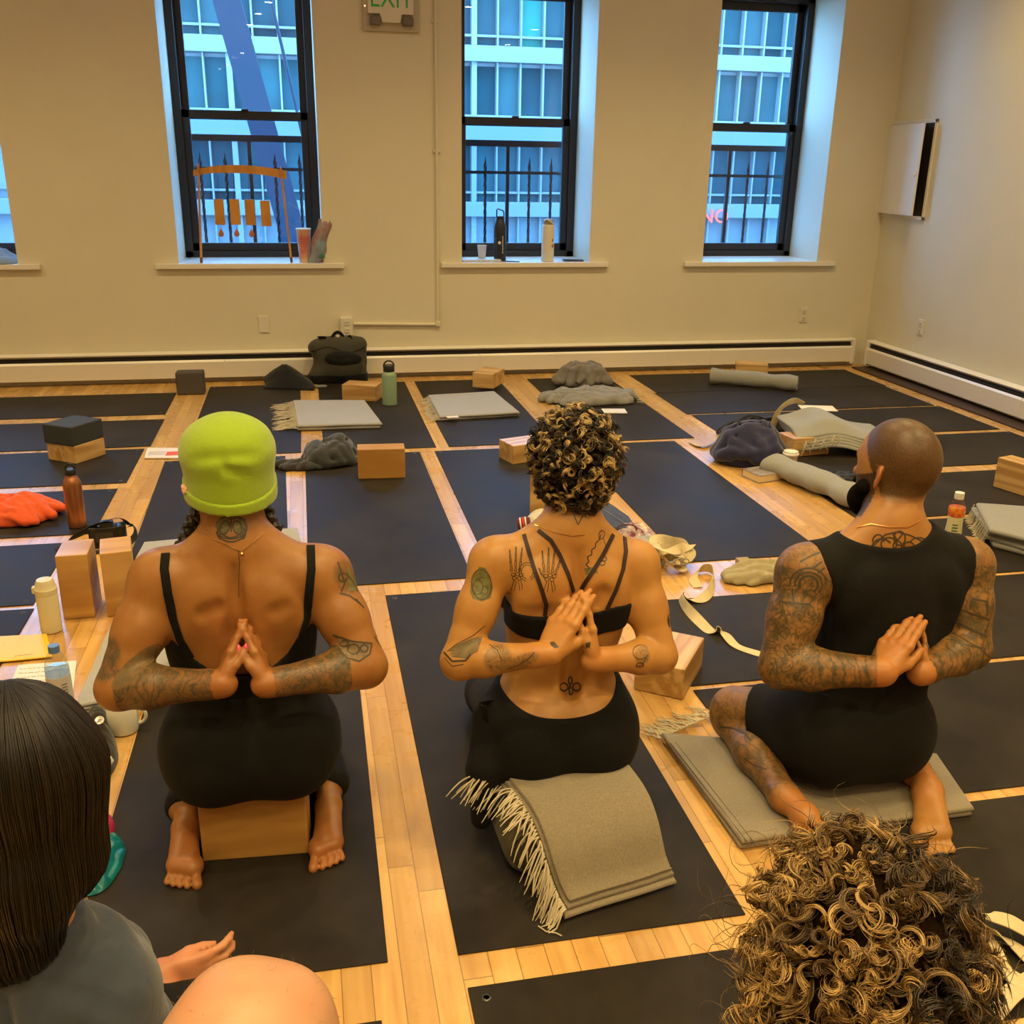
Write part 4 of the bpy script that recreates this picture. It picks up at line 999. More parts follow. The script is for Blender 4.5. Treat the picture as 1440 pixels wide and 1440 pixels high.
    Ru = [[(468, 893), (495, 902), (523, 905), (520, 920), (505, 930), (487, 925), (476, 912)], ring(497, 913, 8, 7), ring(512, 912, 5, 5), ring(484, 905, 6, 4), [(487, 928), (480, 935)], [(526, 895), (540, 915)], [(528, 893), (543, 908)], ring(482, 812, 6, 6, 0, 300), [(475, 790), (480, 806), (485, 820), (480, 832)], [(478, 834), (492, 838), (505, 848)], [(500, 842), (512, 855)], [(486, 806), (498, 820), (503, 832)]]
    ink_part(B, [(l, 0.0028) for l in Ru], M['inkmat'], o); patch_part(B, densify([(487, 797), (493, 805), (502, 820), (504, 832), (490, 830), (488, 812)], 4), M['inkgreen'], o)
    patch_part(B, densify([(470, 894), (495, 904), (521, 906), (516, 922), (500, 928), (482, 918)], 5), plain('tattoo_wash', (0.22, 0.135, 0.055), 0.5, col2=(0.13, 0.08, 0.03), vs=120), o)
    # pink nails
    M['pink'] = plain('pink_nail', (0.85, 0.06, 0.16), 0.25)
    for inf in (iL, iR):
        P3, m3, P2 = inf['thumb']; n = unit(A(0, -1, 0.4)-m3*(A(0, -1, 0.4)@m3)); x = np.cross(m3, n)
        Vn, Qn = solid([(0, [ell(P3+n*0.0065+m3*0.002, (0.006, 0.0022, 0.0085), x=x, z=m3)])], 0.0014); fast_mesh('thumbnail', Vn, Qn, M['pink'], o, origin=base)
    return o
def densify_open(pts, step):
    o = []
    for a, b in zip(pts[:-1], pts[1:]):
        n = max(1, int(math.hypot(b[0]-a[0], b[1]-a[1])/step)); o += [(a[0]+(b[0]-a[0])*i/n, a[1]+(b[1]-a[1])*i/n) for i in range(n)]
    return o+[pts[-1]]

# ---- curls
def lock(mb_, tones, P0, n, length, rad, turns, thick, tone, rng, strands=3, pts=14, grav=0.3, sides=4):
    """one curl: a spiral tuft of fine strands leaving the scalp at P0 along n"""
    P0 = A(*P0); n = unit(n); ax = unit(n+A(rng.gauss(0, .5), rng.gauss(0, .5), rng.gauss(0, .4)-grav))
    u = unit(np.cross(ax, A(0.3, 0.5, 0.8))); w = np.cross(ax, u); ph = rng.uniform(0, 2*PI); sg = rng.choice((-1, 1))
    t = np.linspace(0, 1, pts)[:, None]; up = A(0, 0, 1); ring_ = [(math.cos(2*PI*k/sides), math.sin(2*PI*k/sides)) for k in range(sides)]
    for s in range(strands):
        du, dw, da = rng.gauss(0, thick*1.5), rng.gauss(0, thick*1.5), rng.gauss(0, 0.18); rr = rad*rng.uniform(0.85, 1.15); ln = length*rng.uniform(0.8, 1.12); tu = turns*rng.uniform(0.92, 1.08)
        a = ph+da+sg*tu*2*PI*t; q = rr*np.minimum(1, t*2.2)*(1-0.3*t); sp_ = 0.35+0.65*np.minimum(1, t*2)
        P = P0+ax*(ln*t*0.9)+n*(0.15*ln*np.sin(t*PI))+u*(np.cos(a)*q+du*sp_)+w*(np.sin(a)*q+dw*sp_)-up*(grav*ln*t*t*0.6)
        R = (thick*np.where(t < 0.65, 1.0, (1-t)/0.35*0.85+0.12))
        T = np.gradient(P, axis=0); T /= np.linalg.norm(T, axis=1)[:, None]+1e-9
        U = np.cross(T, A(0.21, 0.33, 0.92)); U /= np.linalg.norm(U, axis=1)[:, None]+1e-9; W_ = np.cross(T, U)
        V = np.stack([P+(U*c+W_*s_)*R for c, s_ in ring_], 1).reshape(-1, 3); n0 = len(mb_.V); mb_.V += V.tolist()
        for i in range(pts-1):
            for k in range(sides): x = n0+i*sides+k; y = n0+i*sides+(k+1) % sides; mb_.F.append((x, y, y+sides, x+sides)); mb_.M.append(0)
        tn = min(1, max(0, tone+rng.gauss(0, 0.13)))
        for i in range(pts): tones += [tn*(0.45+0.55*i/(pts-1))]*sides
def hair_mat(name, dark, light, mid=None, rough=0.38):
    m, t, b = newmat(name); a = node(t, 'ShaderNodeAttribute', attribute_name='tone'); cr = node(t, 'ShaderNodeValToRGB')
    cr.color_ramp.elements[0].color = C4(dark); cr.color_ramp.elements[0].position = 0.12; cr.color_ramp.elements[1].color = C4(light); cr.color_ramp.elements[1].position = 0.85
    if mid: e = cr.color_ramp.elements.new(0.45); e.color = C4(mid)
    t.links.new(a.outputs['Fac'], cr.inputs[0]); t.links.new(cr.outputs[0], b.inputs['Base Color']); b.inputs['Roughness'].default_value = rough; b.inputs['Specular IOR Level'].default_value = 0.5
    tc = node(t, 'ShaderNodeTexCoord'); n = node(t, 'ShaderNodeTexNoise', Scale=700.0); t.links.new(tc.outputs['Object'], n.inputs['Vector']); bump(t, b, n.outputs[0], 0.0006, 0.5)
    return m
def hair_obj(name, mb_, tones, mat, parent):
    o = mb_.build(name, mat, parent, world=True); o.data.polygons.foreach_set('use_smooth', np.ones(len(o.data.polygons), bool)); attr(o, 'tone', tones); return o

# ---- centre: curly hair, bra top
def fig_centre():
    pel = at(783, 1020, 1.955); wai = at(786, 940, 1.995); che = at(795, 838, 1.985); c7 = at(803, 752, 1.975)
    sL = at(693, 790, 1.965); sR = at(895, 793, 1.965); eL = at(646, 930, 1.88); eR = at(927, 922, 1.88)
    wL = at(770, 920, 1.805); wR = at(836, 928, 1.815); tipL = at(816, 836, 1.868); tipR = at(823, 846, 1.862)
    J = dict(pelvis=pel, waist=wai, chest=che, c7=c7, sL=sL, sR=sR)
    T = torso_prims(J, dict(hip=0.163, waistw=0.110, chestw=0.125, hipd=0.12, hiph=0.105, gird=0.040, bust=1, scz=-0.01))
    hc = at(806, 655, 2.02)
    T += [cap(c7-A(0, 0, 0.01), hc-A(0, 0.012, 0.05), 0.054, 0.048, k=0.035)]
    for a, b in (((742, 868), (770, 864)), ((841, 848), (848, 836)), ((705, 852), (722, 862))): T.append(crease(at(*a, 1.878), at(*b, 1.882), 0.010, 0.025))
    H, EARS, fr = head_prims(hc, (0, 0.05, 1), (0, 1, 0), w=0.071); T += H
    gL, iL = hand(wL, tipL-wL, (1, 0.3, -0.2), np.linalg.norm(tipL-wL)/0.165, tside=(0.55, -1, -0.15), thumb=(0.80, 0.38, 0.40), curl=(0.05, 0.14, 0.10), spread=-0.02)
    gR, iR = hand(wR, tipR-wR, (-1, 0.2, 0), np.linalg.norm(tipR-wR)/0.165, tside=(-0.15, -1, 0.1), thumb=(0.85, 0.30, 0.28), curl=(0.04, 0.12, 0.08), spread=-0.02)
    uL, fL = arm_groups(sL, eL, wL, 0.050, 0.043, 0.037, 0.036, 0.023, gL); uR, fR = arm_groups(sR, eR, wR, 0.050, 0.043, 0.037, 0.036, 0.023, gR)
    T += uL+uR; legs = []
    feet = []
    for s in (-1, 1):
        knee = A(pel[0]+s*0.075, 2.40, 0.075); hip = pel+A(s*0.08, 0.05, -0.01); ank = A(pel[0]+s*0.05, 2.29, 0.045)
        legs += [cap(hip, knee, 0.078, 0.055, k=0.04), ell(knee, (0.055, 0.055, 0.058), k=0.03), cap(knee, ank, 0.046, 0.034, k=0.02)]
        feet += foot(ank+A(s*0.0, -0.01, 0.0), ank+A(s*0.0, -0.08, -0.012), (0, 0, 1), (s, 0, 0), 0.8)
    G = [(0, T), (0.03, legs)]+feet+[(0.004, EARS)]+[(0.006 if i == 0 else k_, g) for i, (k_, g) in enumerate(fL)]+[(0.006 if i == 0 else k_, g) for i, (k_, g) in enumerate(fR)]
    base = A(0.56, 2.0, 0)
    skin = skin_mat('tan_skin', (0.46, 0.235, 0.062), ink_scale=70, dens=0.3)
    o, V, Q, B = person('person', G, skin, 0.0032, 'kneeling person with curly highlighted hair and strappy black bra top, hands behind the back', base)
    ink = np.maximum.reduce([pmask(V, *q) for q in ((700, 926, 22, 24, 20, 1.95), (735, 930, 28, 11, -22, 1.95), (903, 922, 12, 15, 10, 1.95), (676, 822, 15, 22, -5, 2.0))]); attr(o, 'ink', ink*0.9); fl_ = np.zeros(len(V))
    for p in (tipL, wL, wR, (wL+tipL)/2): fl_ = np.maximum(fl_, np.clip(1-np.linalg.norm(V-p, axis=1)/0.09, 0, 1))
    attr(o, 'flush', fl_*0.6); attr(o, 'stubble', np.clip((V[:, 2]-at(790, 728, 1.95)[2])/0.03, 0, 1)*(V[:, 1] < hc[1]+0.02)*0.8)
    TG = [(0, [p for p in T[:len(T)-len(uL)-len(uR)-len(H)] if not p.sub])]
    xc = at(790, 880, 1.89)[0]; zt = at(790, 868, 1.89)[2]; ze = at(716, 850, 1.93)[2]; zb = at(790, 900, 1.88)[2]; zbe = at(716, 878, 1.95)[2]
    def reg(X):
        dx = np.minimum(np.abs(X[:, 0]-xc), 0.12); top = zt+(ze-zt)*(dx/0.115)**2*0.8; bot = zb+(zbe-zb)*(dx/0.115)**2*0.7-0.006
        fr_ = X[:, 1] > 2.02; top = np.where(fr_, ze+0.03, top); bot = np.where(fr_, zb+0.01, bot); return np.maximum(X[:, 2]-top, bot-X[:, 2])
    garment('bra_top', TG, 0.004, reg, M['blackcloth'], o, 0.004)
    for pts in ([(737, 752), (745, 780), (753, 805), (762, 830), (768, 850), (766, 866)], [(757, 746), (775, 760), (787, 780), (798, 806), (806, 832)], [(862, 752), (848, 780), (832, 806), (818, 828)], [(878, 756), (880, 775), (876, 800), (866, 830), (852, 860)]):
        strap_part('bra_strap', B, [pts], 0.0088, M['strapred'], o, 0.0025)
    zt2 = at(785, 1004, 1.87)[2]; zs = at(703, 968, 1.96)[2]
    def reg2(X):
        dx = np.minimum(np.abs(X[:, 0]-pel[0]), 0.16); top = zt2+(zs-zt2)*(dx/0.13)**2.2; top = np.where(X[:, 1] > 2.05, zs+0.005, top); return X[:, 2]-top
    side = [cap(at(684, 1010, 1.93), at(680, 1080, 1.87), 0.022, 0.026, k=0.03), cap(at(680, 1085, 1.86), at(677, 1150, 1.84), 0.022, 0.014, k=0.03)]
    garment('loose_pants', [(0, TG[0][1]), (0.03, legs), (0.03, side)], 0.011, reg2, M['blackcloth'], o, 0.005)
    # flapping side of the waistband and the dark cloth falling beside the bolster
    def fold(name, f_, n1=12, n2=8):
        m = MB(); m.grid([[tuple(f_(i/n1, j/n2)) for j in range(n2+1)] for i in range(n1+1)]); fo = m.build(name, M['blackcloth'], o, smooth=True, world=True); sd = fo.modifiers.new('thick', 'SOLIDIFY'); sd.thickness = 0.003
    fold('waistband_fold', lambda t, s: at(694-20*math.sin(s*PI*0.85)*(1-0.5*t), 984+40*t+8*s, 1.93-0.05*s+0.02*t))
    # hair
    rng = random.Random(11); m = MB(); tones = []
    u, f, r = fr
    # base cap
    capg = [ell(hc+u*0.022-f*0.012, (0.084, 0.104, 0.100), k=0.02, x=r, z=u), ell(hc-u*0.035-f*0.022, (0.066, 0.055, 0.060), k=0.03, x=r, z=u)]
    Vc, Qc = solid([(0, capg)], 0.006, 0.0, lambda X: np.maximum((X[:, 1]-hc[1]-0.055)-(X[:, 2]-hc[2])*0.6, -(X[:, 2]-(hc[2]-0.085))))
    hm = hair_mat('highlighted_hair', (0.010, 0.007, 0.005), (0.62, 0.45, 0.20), (0.085, 0.050, 0.020))
    capo = fast_mesh('hair', Vc, Qc, plain('hair_base', (0.012, 0.008, 0.005), 1.0, spec=0.0, bmp=0.005, bs=120), o, origin=base)
    cnt = 0
    while cnt < 900:
        th = rng.uniform(-PI, PI); ph = math.acos(rng.uniform(-0.80, 1)); d = r*math.sin(ph)*math.cos(th)+f*math.sin(ph)*math.sin(th)+u*math.cos(ph)
        if d@f > 0.55 and d@u < 0.35: continue
        c = hc+u*0.018-f*0.012+(r*(d@r)*0.080+f*(d@f)*0.098+u*(d@u)*0.094); low = d@u < -0.15
        if low: c = hc+u*(0.004+(d@u+0.15)*0.125)-f*0.013+(r*(d@r)*0.079+f*(d@f)*0.097)
        L = rng.uniform(0.022, 0.046) if not low else rng.uniform(0.016, 0.034)
        tone = rng.choices((0.06, 0.42, 0.95), (4.6, 2.4, 3.0))[0]
        lock(m, tones, c-d*0.004, d, L, rng.uniform(0.006, 0.012), rng.uniform(0.7, 1.6), rng.uniform(0.0008, 0.0013), tone, rng, strands=8, pts=13, grav=0.15); cnt += 1
    hair_obj('curls', m, tones, hm, capo)
    strap_part('necklace', B, [[(752, 738), (765, 744), (785, 750), (805, 754), (822, 752)]], 0.0014, M['gold'], o, 0.001)
    # tattoos
    def skel(cx, cy, s, rot, okay=False):
        c_, s_ = math.cos(math.radians(rot)), math.sin(math.radians(rot)); tr = lambda x, y: (cx+(x*c_-y*s_)*s, cy+(x*s_+y*c_)*s); o_ = []
        fins = [(-9, -14, -13, -44), (-3, -14, -4, -49), (3, -14, 5, -48)]
        if not okay: fins += [(8, -12, 15, -38)]
        for x0, y0, x1, y1 in fins:
            for k, (a, b) in enumerate(((0, .38), (.42, .64), (.67, .83), (.86, 1))):
                wv = 1.5-0.3*k
                A0 = (x0+(x1-x0)*a, y0+(y1-y0)*a); B0 = (x0+(x1-x0)*b, y0+(y1-y0)*b)
                o_.append([tr(A0[0]-wv, A0[1]), tr(A0[0]-wv*0.6, (A0[1]+B0[1])/2), tr(B0[0]-wv, B0[1]), tr(B0[0]+wv, B0[1]), tr(A0[0]+wv*0.6, (A0[1]+B0[1])/2), tr(A0[0]+wv, A0[1]), tr(A0[0]-wv, A0[1])])
        if okay: 
            for rr in (11.5, 8.5): o_.append([tr(x, y) for x, y in ring(14, -14, rr, rr*1.15, 95, 420, rot=0)])
        else: o_.append([tr(-8, -9), tr(-14, -14), tr(-17, -20)]); o_.append([tr(-7, -5), tr(-13, -11), tr(-15, -19)])
        for bx_, by_ in ((-6, -9), (0, -10), (6, -9), (-4, -4), (3, -4)): o_.append([tr(x, y) for x, y in ring(bx_, by_, 3, 2.4, n=8)])
        o_ += [[tr(-4, -1), tr(-6, 6), tr(-8, 14)], [tr(-1, -1), tr(-2, 8), tr(-3, 14)], [tr(2, -1), tr(4, 8), tr(5, 14)], [tr(5, -2), tr(8, 6), tr(8, 12)]]
        return o_
    ink_part(B, [(l, 0.0011) for l in skel(727, 817, 0.98, 3, True)], M['inkmat'], o); ink_part(B, [(l, 0.0011) for l in skel(773, 819, 1.0, 3)], M['inkmat'], o)
    ch = [(845, 752), (842, 760), (838, 763), (837, 770), (832, 773), (832, 780), (826, 783), (828, 790), (824, 794), (829, 799), (826, 803)]
    ink_part(B, [(ch, 0.0018), (ring(846, 752, 4, 6, rot=15), 0.0014), ([(849, 758), (852, 768), (850, 780)], 0.001), (ring(847, 792, 4, 3), 0.0014), (ring(850, 786, 3, 3), 0.0014), ([(804, 718), (813, 738), (823, 718)], 0.0016)], M['inkmat'], o)
    patch_part(B, densify([(822, 799), (838, 797), (841, 806), (824, 808)], 3), M['inkgreen'], o)
    patch_part(B, densify([(674, 797), (683, 799), (690, 812), (693, 826), (690, 841), (678, 846), (665, 842), (661, 832), (664, 814)], 4), M['inkgreen'], o)
    ink_part(B, [(ring(677, 822, 14, 21, rot=-5), 0.0014), (ring(672, 826, 7, 10), 0.0012), (ring(682, 830, 4, 6), 0.001), ([(668, 815), (680, 812)], 0.001)], M['inkmat'], o)
    patch_part(B, densify([(629, 916), (640, 908), (660, 899), (679, 894), (672, 916), (655, 926), (636, 924)], 4), plain('tattoo_olive', (0.17, 0.12, 0.045), 0.5, col2=(0.10, 0.07, 0.03), vs=50), o)
    ink_part(B, [([(624, 917), (636, 930), (655, 929), (662, 920)], 0.003), ([(625, 925), (636, 937), (652, 934)], 0.0012), ([(629, 916), (640, 907), (665, 894), (682, 880)], 0.0012), ([(712, 941), (728, 936), (744, 926), (752, 917)], 0.0014), ([(688, 906), (699, 914), (706, 930)], 0.0014)], M['inkmat'], o)
    ink_part(B, [(ring(901, 917, 11, 10, 20, 330), 0.0012), ([(893, 938), (903, 935), (910, 922)], 0.0012), (ring(900, 935, 5, 3), 0.0016)], M['inkmat'], o)
    patch_part(B, densify(ring(945, 876, 6, 13, rot=-15, n=14), 3), M['inkmat'], o)
    patch_part(B, densify([(773, 903), (779, 902), (786, 910), (780, 912), (775, 908)], 3), M['inkmat'], o); patch_part(B, densify([(823, 904), (831, 903), (829, 912), (824, 913)], 3), M['inkmat'], o)
    ink_part(B, [(ring(793, 966, 5.5, 5.5), 0.0028), (ring(811, 966, 5.5, 5.5), 0.0028), (ring(802, 957, 2.5, 5), 0.0028), ([(802, 962), (800, 970), (802, 978)], 0.0030), (ring(803, 972, 2.5, 5), 0.002)], M['inkmat'], o)
    return o

# ---- right: buzz cut, black tank
def fig_right():
    pel = at(1195, 1018, 1.925); wai = at(1215, 945, 1.95); che = at(1245, 850, 1.96); c7 = at(1250, 745, 1.97)
    sL = at(1133, 806, 1.95); sR = at(1358, 794, 1.95); eL = at(1098, 938, 1.87); eR = at(1363, 912, 1.87)
    wL = at(1236, 945, 1.765); wR = at(1297, 944, 1.785); tipL = at(1284, 870, 1.832); tipR = at(1290, 880, 1.835)
    J = dict(pelvis=pel, waist=wai, chest=che, c7=c7, sL=sL, sR=sR)
    T = torso_prims(J, dict(hip=0.168, waistw=0.132, chestw=0.152, hipd=0.13, hiph=0.112, gird=0.052, scz=0))
    hc = at(1262, 652, 2.02); fw = unit((-0.36, 0.93, 0))
    T += [cap(c7-A(0, 0, 0.01), hc-A(0, 0.01, 0.06), 0.066, 0.060, k=0.035)]
    H, EARS, fr = head_prims(hc, (0.02, 0.03, 1), fw, w=0.077, dpt=0.098); T += H
    gL, iL = hand(wL, tipL-wL, (1, 0.3, -0.25), np.linalg.norm(tipL-wL)/0.172, tside=(0.36, -1, -0.05), thumb=(0.80, 0.38, 0.32), curl=(0.03, 0.08, 0.06), spread=-0.03)
    gR, iR = hand(wR, tipR-wR, (-1, 0.2, 0), np.linalg.norm(tipR-wR)/0.172, tside=(-0.05, -1, 0.1), thumb=(0.85, 0.30, 0.28), curl=(0.03, 0.10, 0.07), spread=-0.03)
    uL, fL = arm_groups(sL, eL, wL, 0.068, 0.059, 0.048, 0.049, 0.031, gL); uR, fR = arm_groups(sR, eR, wR, 0.064, 0.056, 0.047, 0.046, 0.030, gR)
    T += uL+uR; legs = []; feet = []
    kneeL = fl(1032, 1012, 0.075); kneeR = A(pel[0]+0.20, 2.40, 0.08)
    hlL = fl(1122, 1138, 0.065); teL = fl(1196, 1212, 0.025); hlR = fl(1303, 1100, 0.068); teR = fl(1312, 1202, 0.014)
    for s, knee, hl in ((-1, kneeL, hlL), (1, kneeR, hlR)):
        hip = pel+A(s*0.09, 0.02, -0.02); ank = hl+(A(-0.010, 0.05, 0.0) if s < 0 else A(0.0, 0.05, 0.0))
        kn = unit(knee-ank)
        legs += [cap(hip, knee+A(0, 0, 0.035), 0.095, 0.060, k=0.04), ell(knee+A(0, 0, 0.01), (0.060, 0.060, 0.062), k=0.03), cap(knee, ank+(knee-ank)*0.5, 0.052, 0.052, k=0.02), cap(ank+(knee-ank)*0.55, ank, 0.050, 0.033, k=0.02)]
        feet.append((0.02, [cap(ank, hl+A(0, 0.01, 0), 0.036, 0.031, k=0.02)]))
    feet += foot(hlL, teL, (0.55, -0.1, 0.75), (-0.6, -0.6, 0), 1.05)+foot(hlR, teR, (0, 0.05, 1), (1, 0, 0), 1.10)
    G = [(0, T), (0.02, legs)]+feet+[(0.004, EARS)]+[(0.007 if i == 0 else k_, g) for i, (k_, g) in enumerate(fL)]+[(0.007 if i == 0 else k_, g) for i, (k_, g) in enumerate(fR)]
    base = A(1.24, 1.95, 0)
    skin = skin_mat('tattooed_skin', (0.39, 0.190, 0.050), ink=(0.050, 0.040, 0.018), ink_scale=44, dens=0.9)
    o, V, Q, B = person('person', G, skin, 0.0034, 'kneeling person with shaved head, beard, black tank top and fully tattooed arms', base)
    ink = np.zeros(len(V))
    for S_, E_, Wr in ((sL, eL, wL), (sR, eR, wR)):
        d, t = seg_d(V, S_, E_); ink = np.maximum(ink, ((d < 0.085) & (t >= 0.0)).astype(float)*np.where(t > 0.02, 1, 0.7)); d, t = seg_d(V, E_, Wr); ink = np.maximum(ink, ((d < 0.07) & (t < 0.98)).astype(float))
    d, t = seg_d(V, kneeL, hlL); ink = np.maximum(ink, np.clip((0.95-t)/0.1, 0, 1)*(d < 0.085)*(t > -1)*0.85); d, t = seg_d(V, pel, kneeL); ink = np.maximum(ink, ((d < 0.12) & (t > 0.4))*0.6)
    ink *= (V[:, 0] < sR[0]+0.3)
    u, f, r = fr; X = V-hc; zf, ff, rr = X@u, X@f, X@r
    headm = np.linalg.norm(X, axis=1) < 0.16
    scalp = headm & (zf > -0.074) & (zf > -0.02+(ff-0.005)*1.6) & (ff < 0.075)
    earm = (np.abs(rr) > 0.078) & (zf < 0.02) & (zf > -0.07) & (ff > -0.035) & (ff < 0.03)
    beard = headm & (ff > -0.004) & (zf < -0.012-0.35*(ff)) & (zf > -0.135)
    nearpatch = np.clip(1-np.linalg.norm(V-at(1272, 640, 1.92), axis=1)/0.05, 0, 1)*0.15
    attr(o, 'ink', ink); attr(o, 'stubble', ((scalp & ~earm)*0.93-nearpatch*(scalp))*np.clip((zf+0.078)/0.022, 0, 1)+beard*1.0*~earm)
    fl_ = earm*0.8
    for p in (tipL, wL, wR, (wL+tipL)/2, hlL, hlR): fl_ = np.maximum(fl_, np.clip(1-np.linalg.norm(V-p, axis=1)/0.10, 0, 1))
    attr(o, 'flush', fl_)
    # beard volume
    bp = [cap(hc+f*0.055-u*0.092+r*0.040, hc+f*0.055-u*0.092-r*0.040, 0.030, k=0.03), cap(hc+f*0.030-u*0.055-r*0.070, hc+f*0.066-u*0.100-r*0.030, 0.020, 0.03, k=0.02), cap(hc+f*0.030-u*0.055+r*0.070, hc+f*0.066-u*0.100+r*0.030, 0.020, 0.03, k=0.02), ell(hc+f*0.078-u*0.118, (0.038, 0.030, 0.034), k=0.02, x=r, z=u), cap(hc+f*0.094-u*0.060+r*0.02, hc+f*0.094-u*0.060-r*0.02, 0.009, k=0.01)]
    Vb, Qb = solid([(0, bp)], 0.004); fast_mesh('beard', Vb, Qb, plain('black_beard', (0.008, 0.006, 0.004), 0.95, spec=0.05, bmp=0.005, bs=160), o, origin=base)
    # tank top
    TG = [(0, [p for p in T[:len(T)-len(uL)-len(uR)-len(H)] if not p.sub]+[ell(sL+A(0.01, 0, 0), (0.06, 0.06, 0.062), k=0.035), ell(sR-A(0.01, 0, 0), (0.06, 0.06, 0.062), k=0.035)])]
    nz = at(1262, 775, 1.88)[2]; nx = at(1262, 775, 1.88)[0]; ns = at(1190, 752, 1.93)[2]; xe = abs(at(1182, 752, 1.93)[0]-nx); zb = 0.10
    aL = at(1171, 806, 1.90)[0]; aR = at(1358, 800, 1.90)[0]; azb = at(1140, 866, 1.90)[2]; azt = at(1168, 770, 1.93)[2]
    def reg(X):
        dx = X[:, 0]-nx; scoop = nz+(ns-nz)*np.minimum(np.abs(dx)/xe, 1.3)**2.4
        neck = np.minimum(X[:, 2]-scoop, 5)
        zz = np.clip((X[:, 2]-azb)/0.10, 0, 1)
        lx = (aL-0.035)+0.035*np.sqrt(zz)-0.030*np.clip((X[:, 2]-azb-0.07)/0.06, 0, 1); rx = (aR+0.030)-0.022*np.sqrt(zz)+0.012*np.clip((X[:, 2]-azb-0.07)/0.06, 0, 1)
        arm = np.where(X[:, 2] > azb, np.maximum(lx-X[:, 0], X[:, 0]-rx), -1.0)
        return np.maximum(np.maximum(neck, arm), zb-X[:, 2])
    garment('tank_top', TG, 0.007, reg, M['blackcloth'], o, 0.0045)
    zt = at(1200, 985, 1.83)[2]
    hem = unit(kneeL-pel); 
    def reg2(X):
        lft = (X-kneeL)@hem+0.085
        rgt = (X-kneeR)@unit(kneeR-pel)+0.08
        return np.maximum(np.maximum(X[:, 2]-zt, np.where(X[:, 0] < pel[0], lft, rgt)), 0.062-X[:, 2])
    th = [p for p in legs if p.kind == 'cap' and p.p['ra'] > 0.09]
    garment('shorts', [(0, T[:1]+[p for p in T if p.kind == 'ell' and abs(p.c[2]-pel[2]) < 0.05]+[T[1]]), (0.04, th)], 0.012, reg2, M['blackcloth2'], o, 0.005)
    strap_part('necklace', B, [[(1205, 742), (1225, 737), (1250, 741), (1275, 741), (1293, 732)]], 0.0024, plain('copper_chain', (0.75, 0.35, 0.12), 0.3, metal=0.8), o, 0.0018)
    L = [ring(1250, 765, 11, 9, 150, 420), ring(1240, 770, 14, 12, 170, 330), ring(1292, 766, 13, 10, 200, 400), ring(1300, 771, 9, 8, 180, 380), ring(1265, 757, 8, 10, n=14), [(1225, 770), (1245, 752), (1262, 748), (1280, 753), (1305, 765)], ring(1262, 768, 6, 7), [(1255, 750), (1262, 760), (1270, 750)], ring(1278, 768, 7, 6), ring(1235, 762, 8, 10, 180, 360), [(1310, 762), (1318, 756)]]
    ink_part(B, [(l, 0.0026) for l in L], M['inkmat'], o)
    ink_part(B, [(ring(1137, 822, 13, 12, 150, 420), 0.004), (ring(1137, 822, 19, 17, 170, 400), 0.003), (ring(1137, 822, 26, 23, 180, 350), 0.003), ([(1097, 846), (1115, 849), (1140, 850)], 0.0035), ([(1114, 828), (1116, 848)], 0.003), ([(1125, 790), (1140, 782), (1155, 776)], 0.003), ([(1142, 800), (1156, 790)], 0.003), ([(1150, 806), (1160, 798)], 0.003), ([(1348, 905), (1385, 912), (1378, 942)], 0.003), ([(1352, 858), (1392, 872)], 0.004), ([(1344, 875), (1388, 896)], 0.004), ([(1350, 862), (1344, 876)], 0.003), ([(1390, 876), (1384, 896)], 0.003), ([(1340, 890), (1378, 912), (1392, 925)], 0.003), ([(1366, 842), (1388, 846), (1388, 866)], 0.003), ([(1366, 844), (1364, 858)], 0.003)], M['inkmat'], o)
    patch_part(B, densify([(1352, 862), (1386, 875), (1380, 895), (1348, 880)], 4), plain('tattoo_dark', (0.075, 0.055, 0.025), 0.5, col2=(0.13, 0.085, 0.035), vs=150), o)
    ink_part(B, [([(1012, 1022), (1030, 1024), (1048, 1032), (1056, 1042)], 0.0035), ([(1046, 1066), (1060, 1076), (1078, 1082)], 0.002)], M['inkmat'], o)
    return o
PEOPLE = [fig_left(), fig_centre(), fig_right()]
# ------------------------------------------------------------------ cloth, blankets, straps
def wool(name, c, c2, green=0.0):
    m, t, b = newmat(name); tc = node(t, 'ShaderNodeTexCoord'); ob = tc.outputs['Object']
    n = node(t, 'ShaderNodeTexNoise', Scale=190.0, Detail=4.0, Roughness=0.8); t.links.new(ob, n.inputs['Vector'])
    r = node(t, 'ShaderNodeMapRange'); r.inputs[1].default_value = 0.38; r.inputs[2].default_value = 0.62; t.links.new(n.outputs[0], r.inputs[0])
    n2 = node(t, 'ShaderNodeTexNoise', Scale=9.0, Detail=3.0); t.links.new(ob, n2.inputs['Vector'])
    cc = mixcol(t, r.outputs[0], c, c2); cc = mixcol(t, n2.outputs[0], cc, tuple(x*0.8 for x in c)); t.links.new(cc, b.inputs['Base Color'])
    b.inputs['Roughness'].default_value = 0.95; b.inputs['Sheen Weight'].default_value = 0.35; b.inputs['Specular IOR Level'].default_value = 0.1
    n3 = node(t, 'ShaderNodeTexNoise', Scale=120.0, Detail=5.0, Roughness=0.8); t.links.new(ob, n3.inputs['Vector']); bump(t, b, n3.outputs[0], 0.003, 0.7); return m
M['wool'] = wool('grey_wool', (0.33, 0.33, 0.30), (0.22, 0.22, 0.20))
M['woollight'] = wool('light_grey_wool', (0.42, 0.42, 0.43), (0.30, 0.30, 0.31))
M['wooldark'] = wool('olive_grey_wool', (0.30, 0.255, 0.18), (0.19, 0.16, 0.11))
M['fringe'] = plain('wool_fringe', (0.50, 0.44, 0.31), 0.9)
M['tape'] = plain('cotton_webbing', (0.60, 0.50, 0.30), 0.8, bmp=0.0008, bs=500, var=0.12, vs=30)
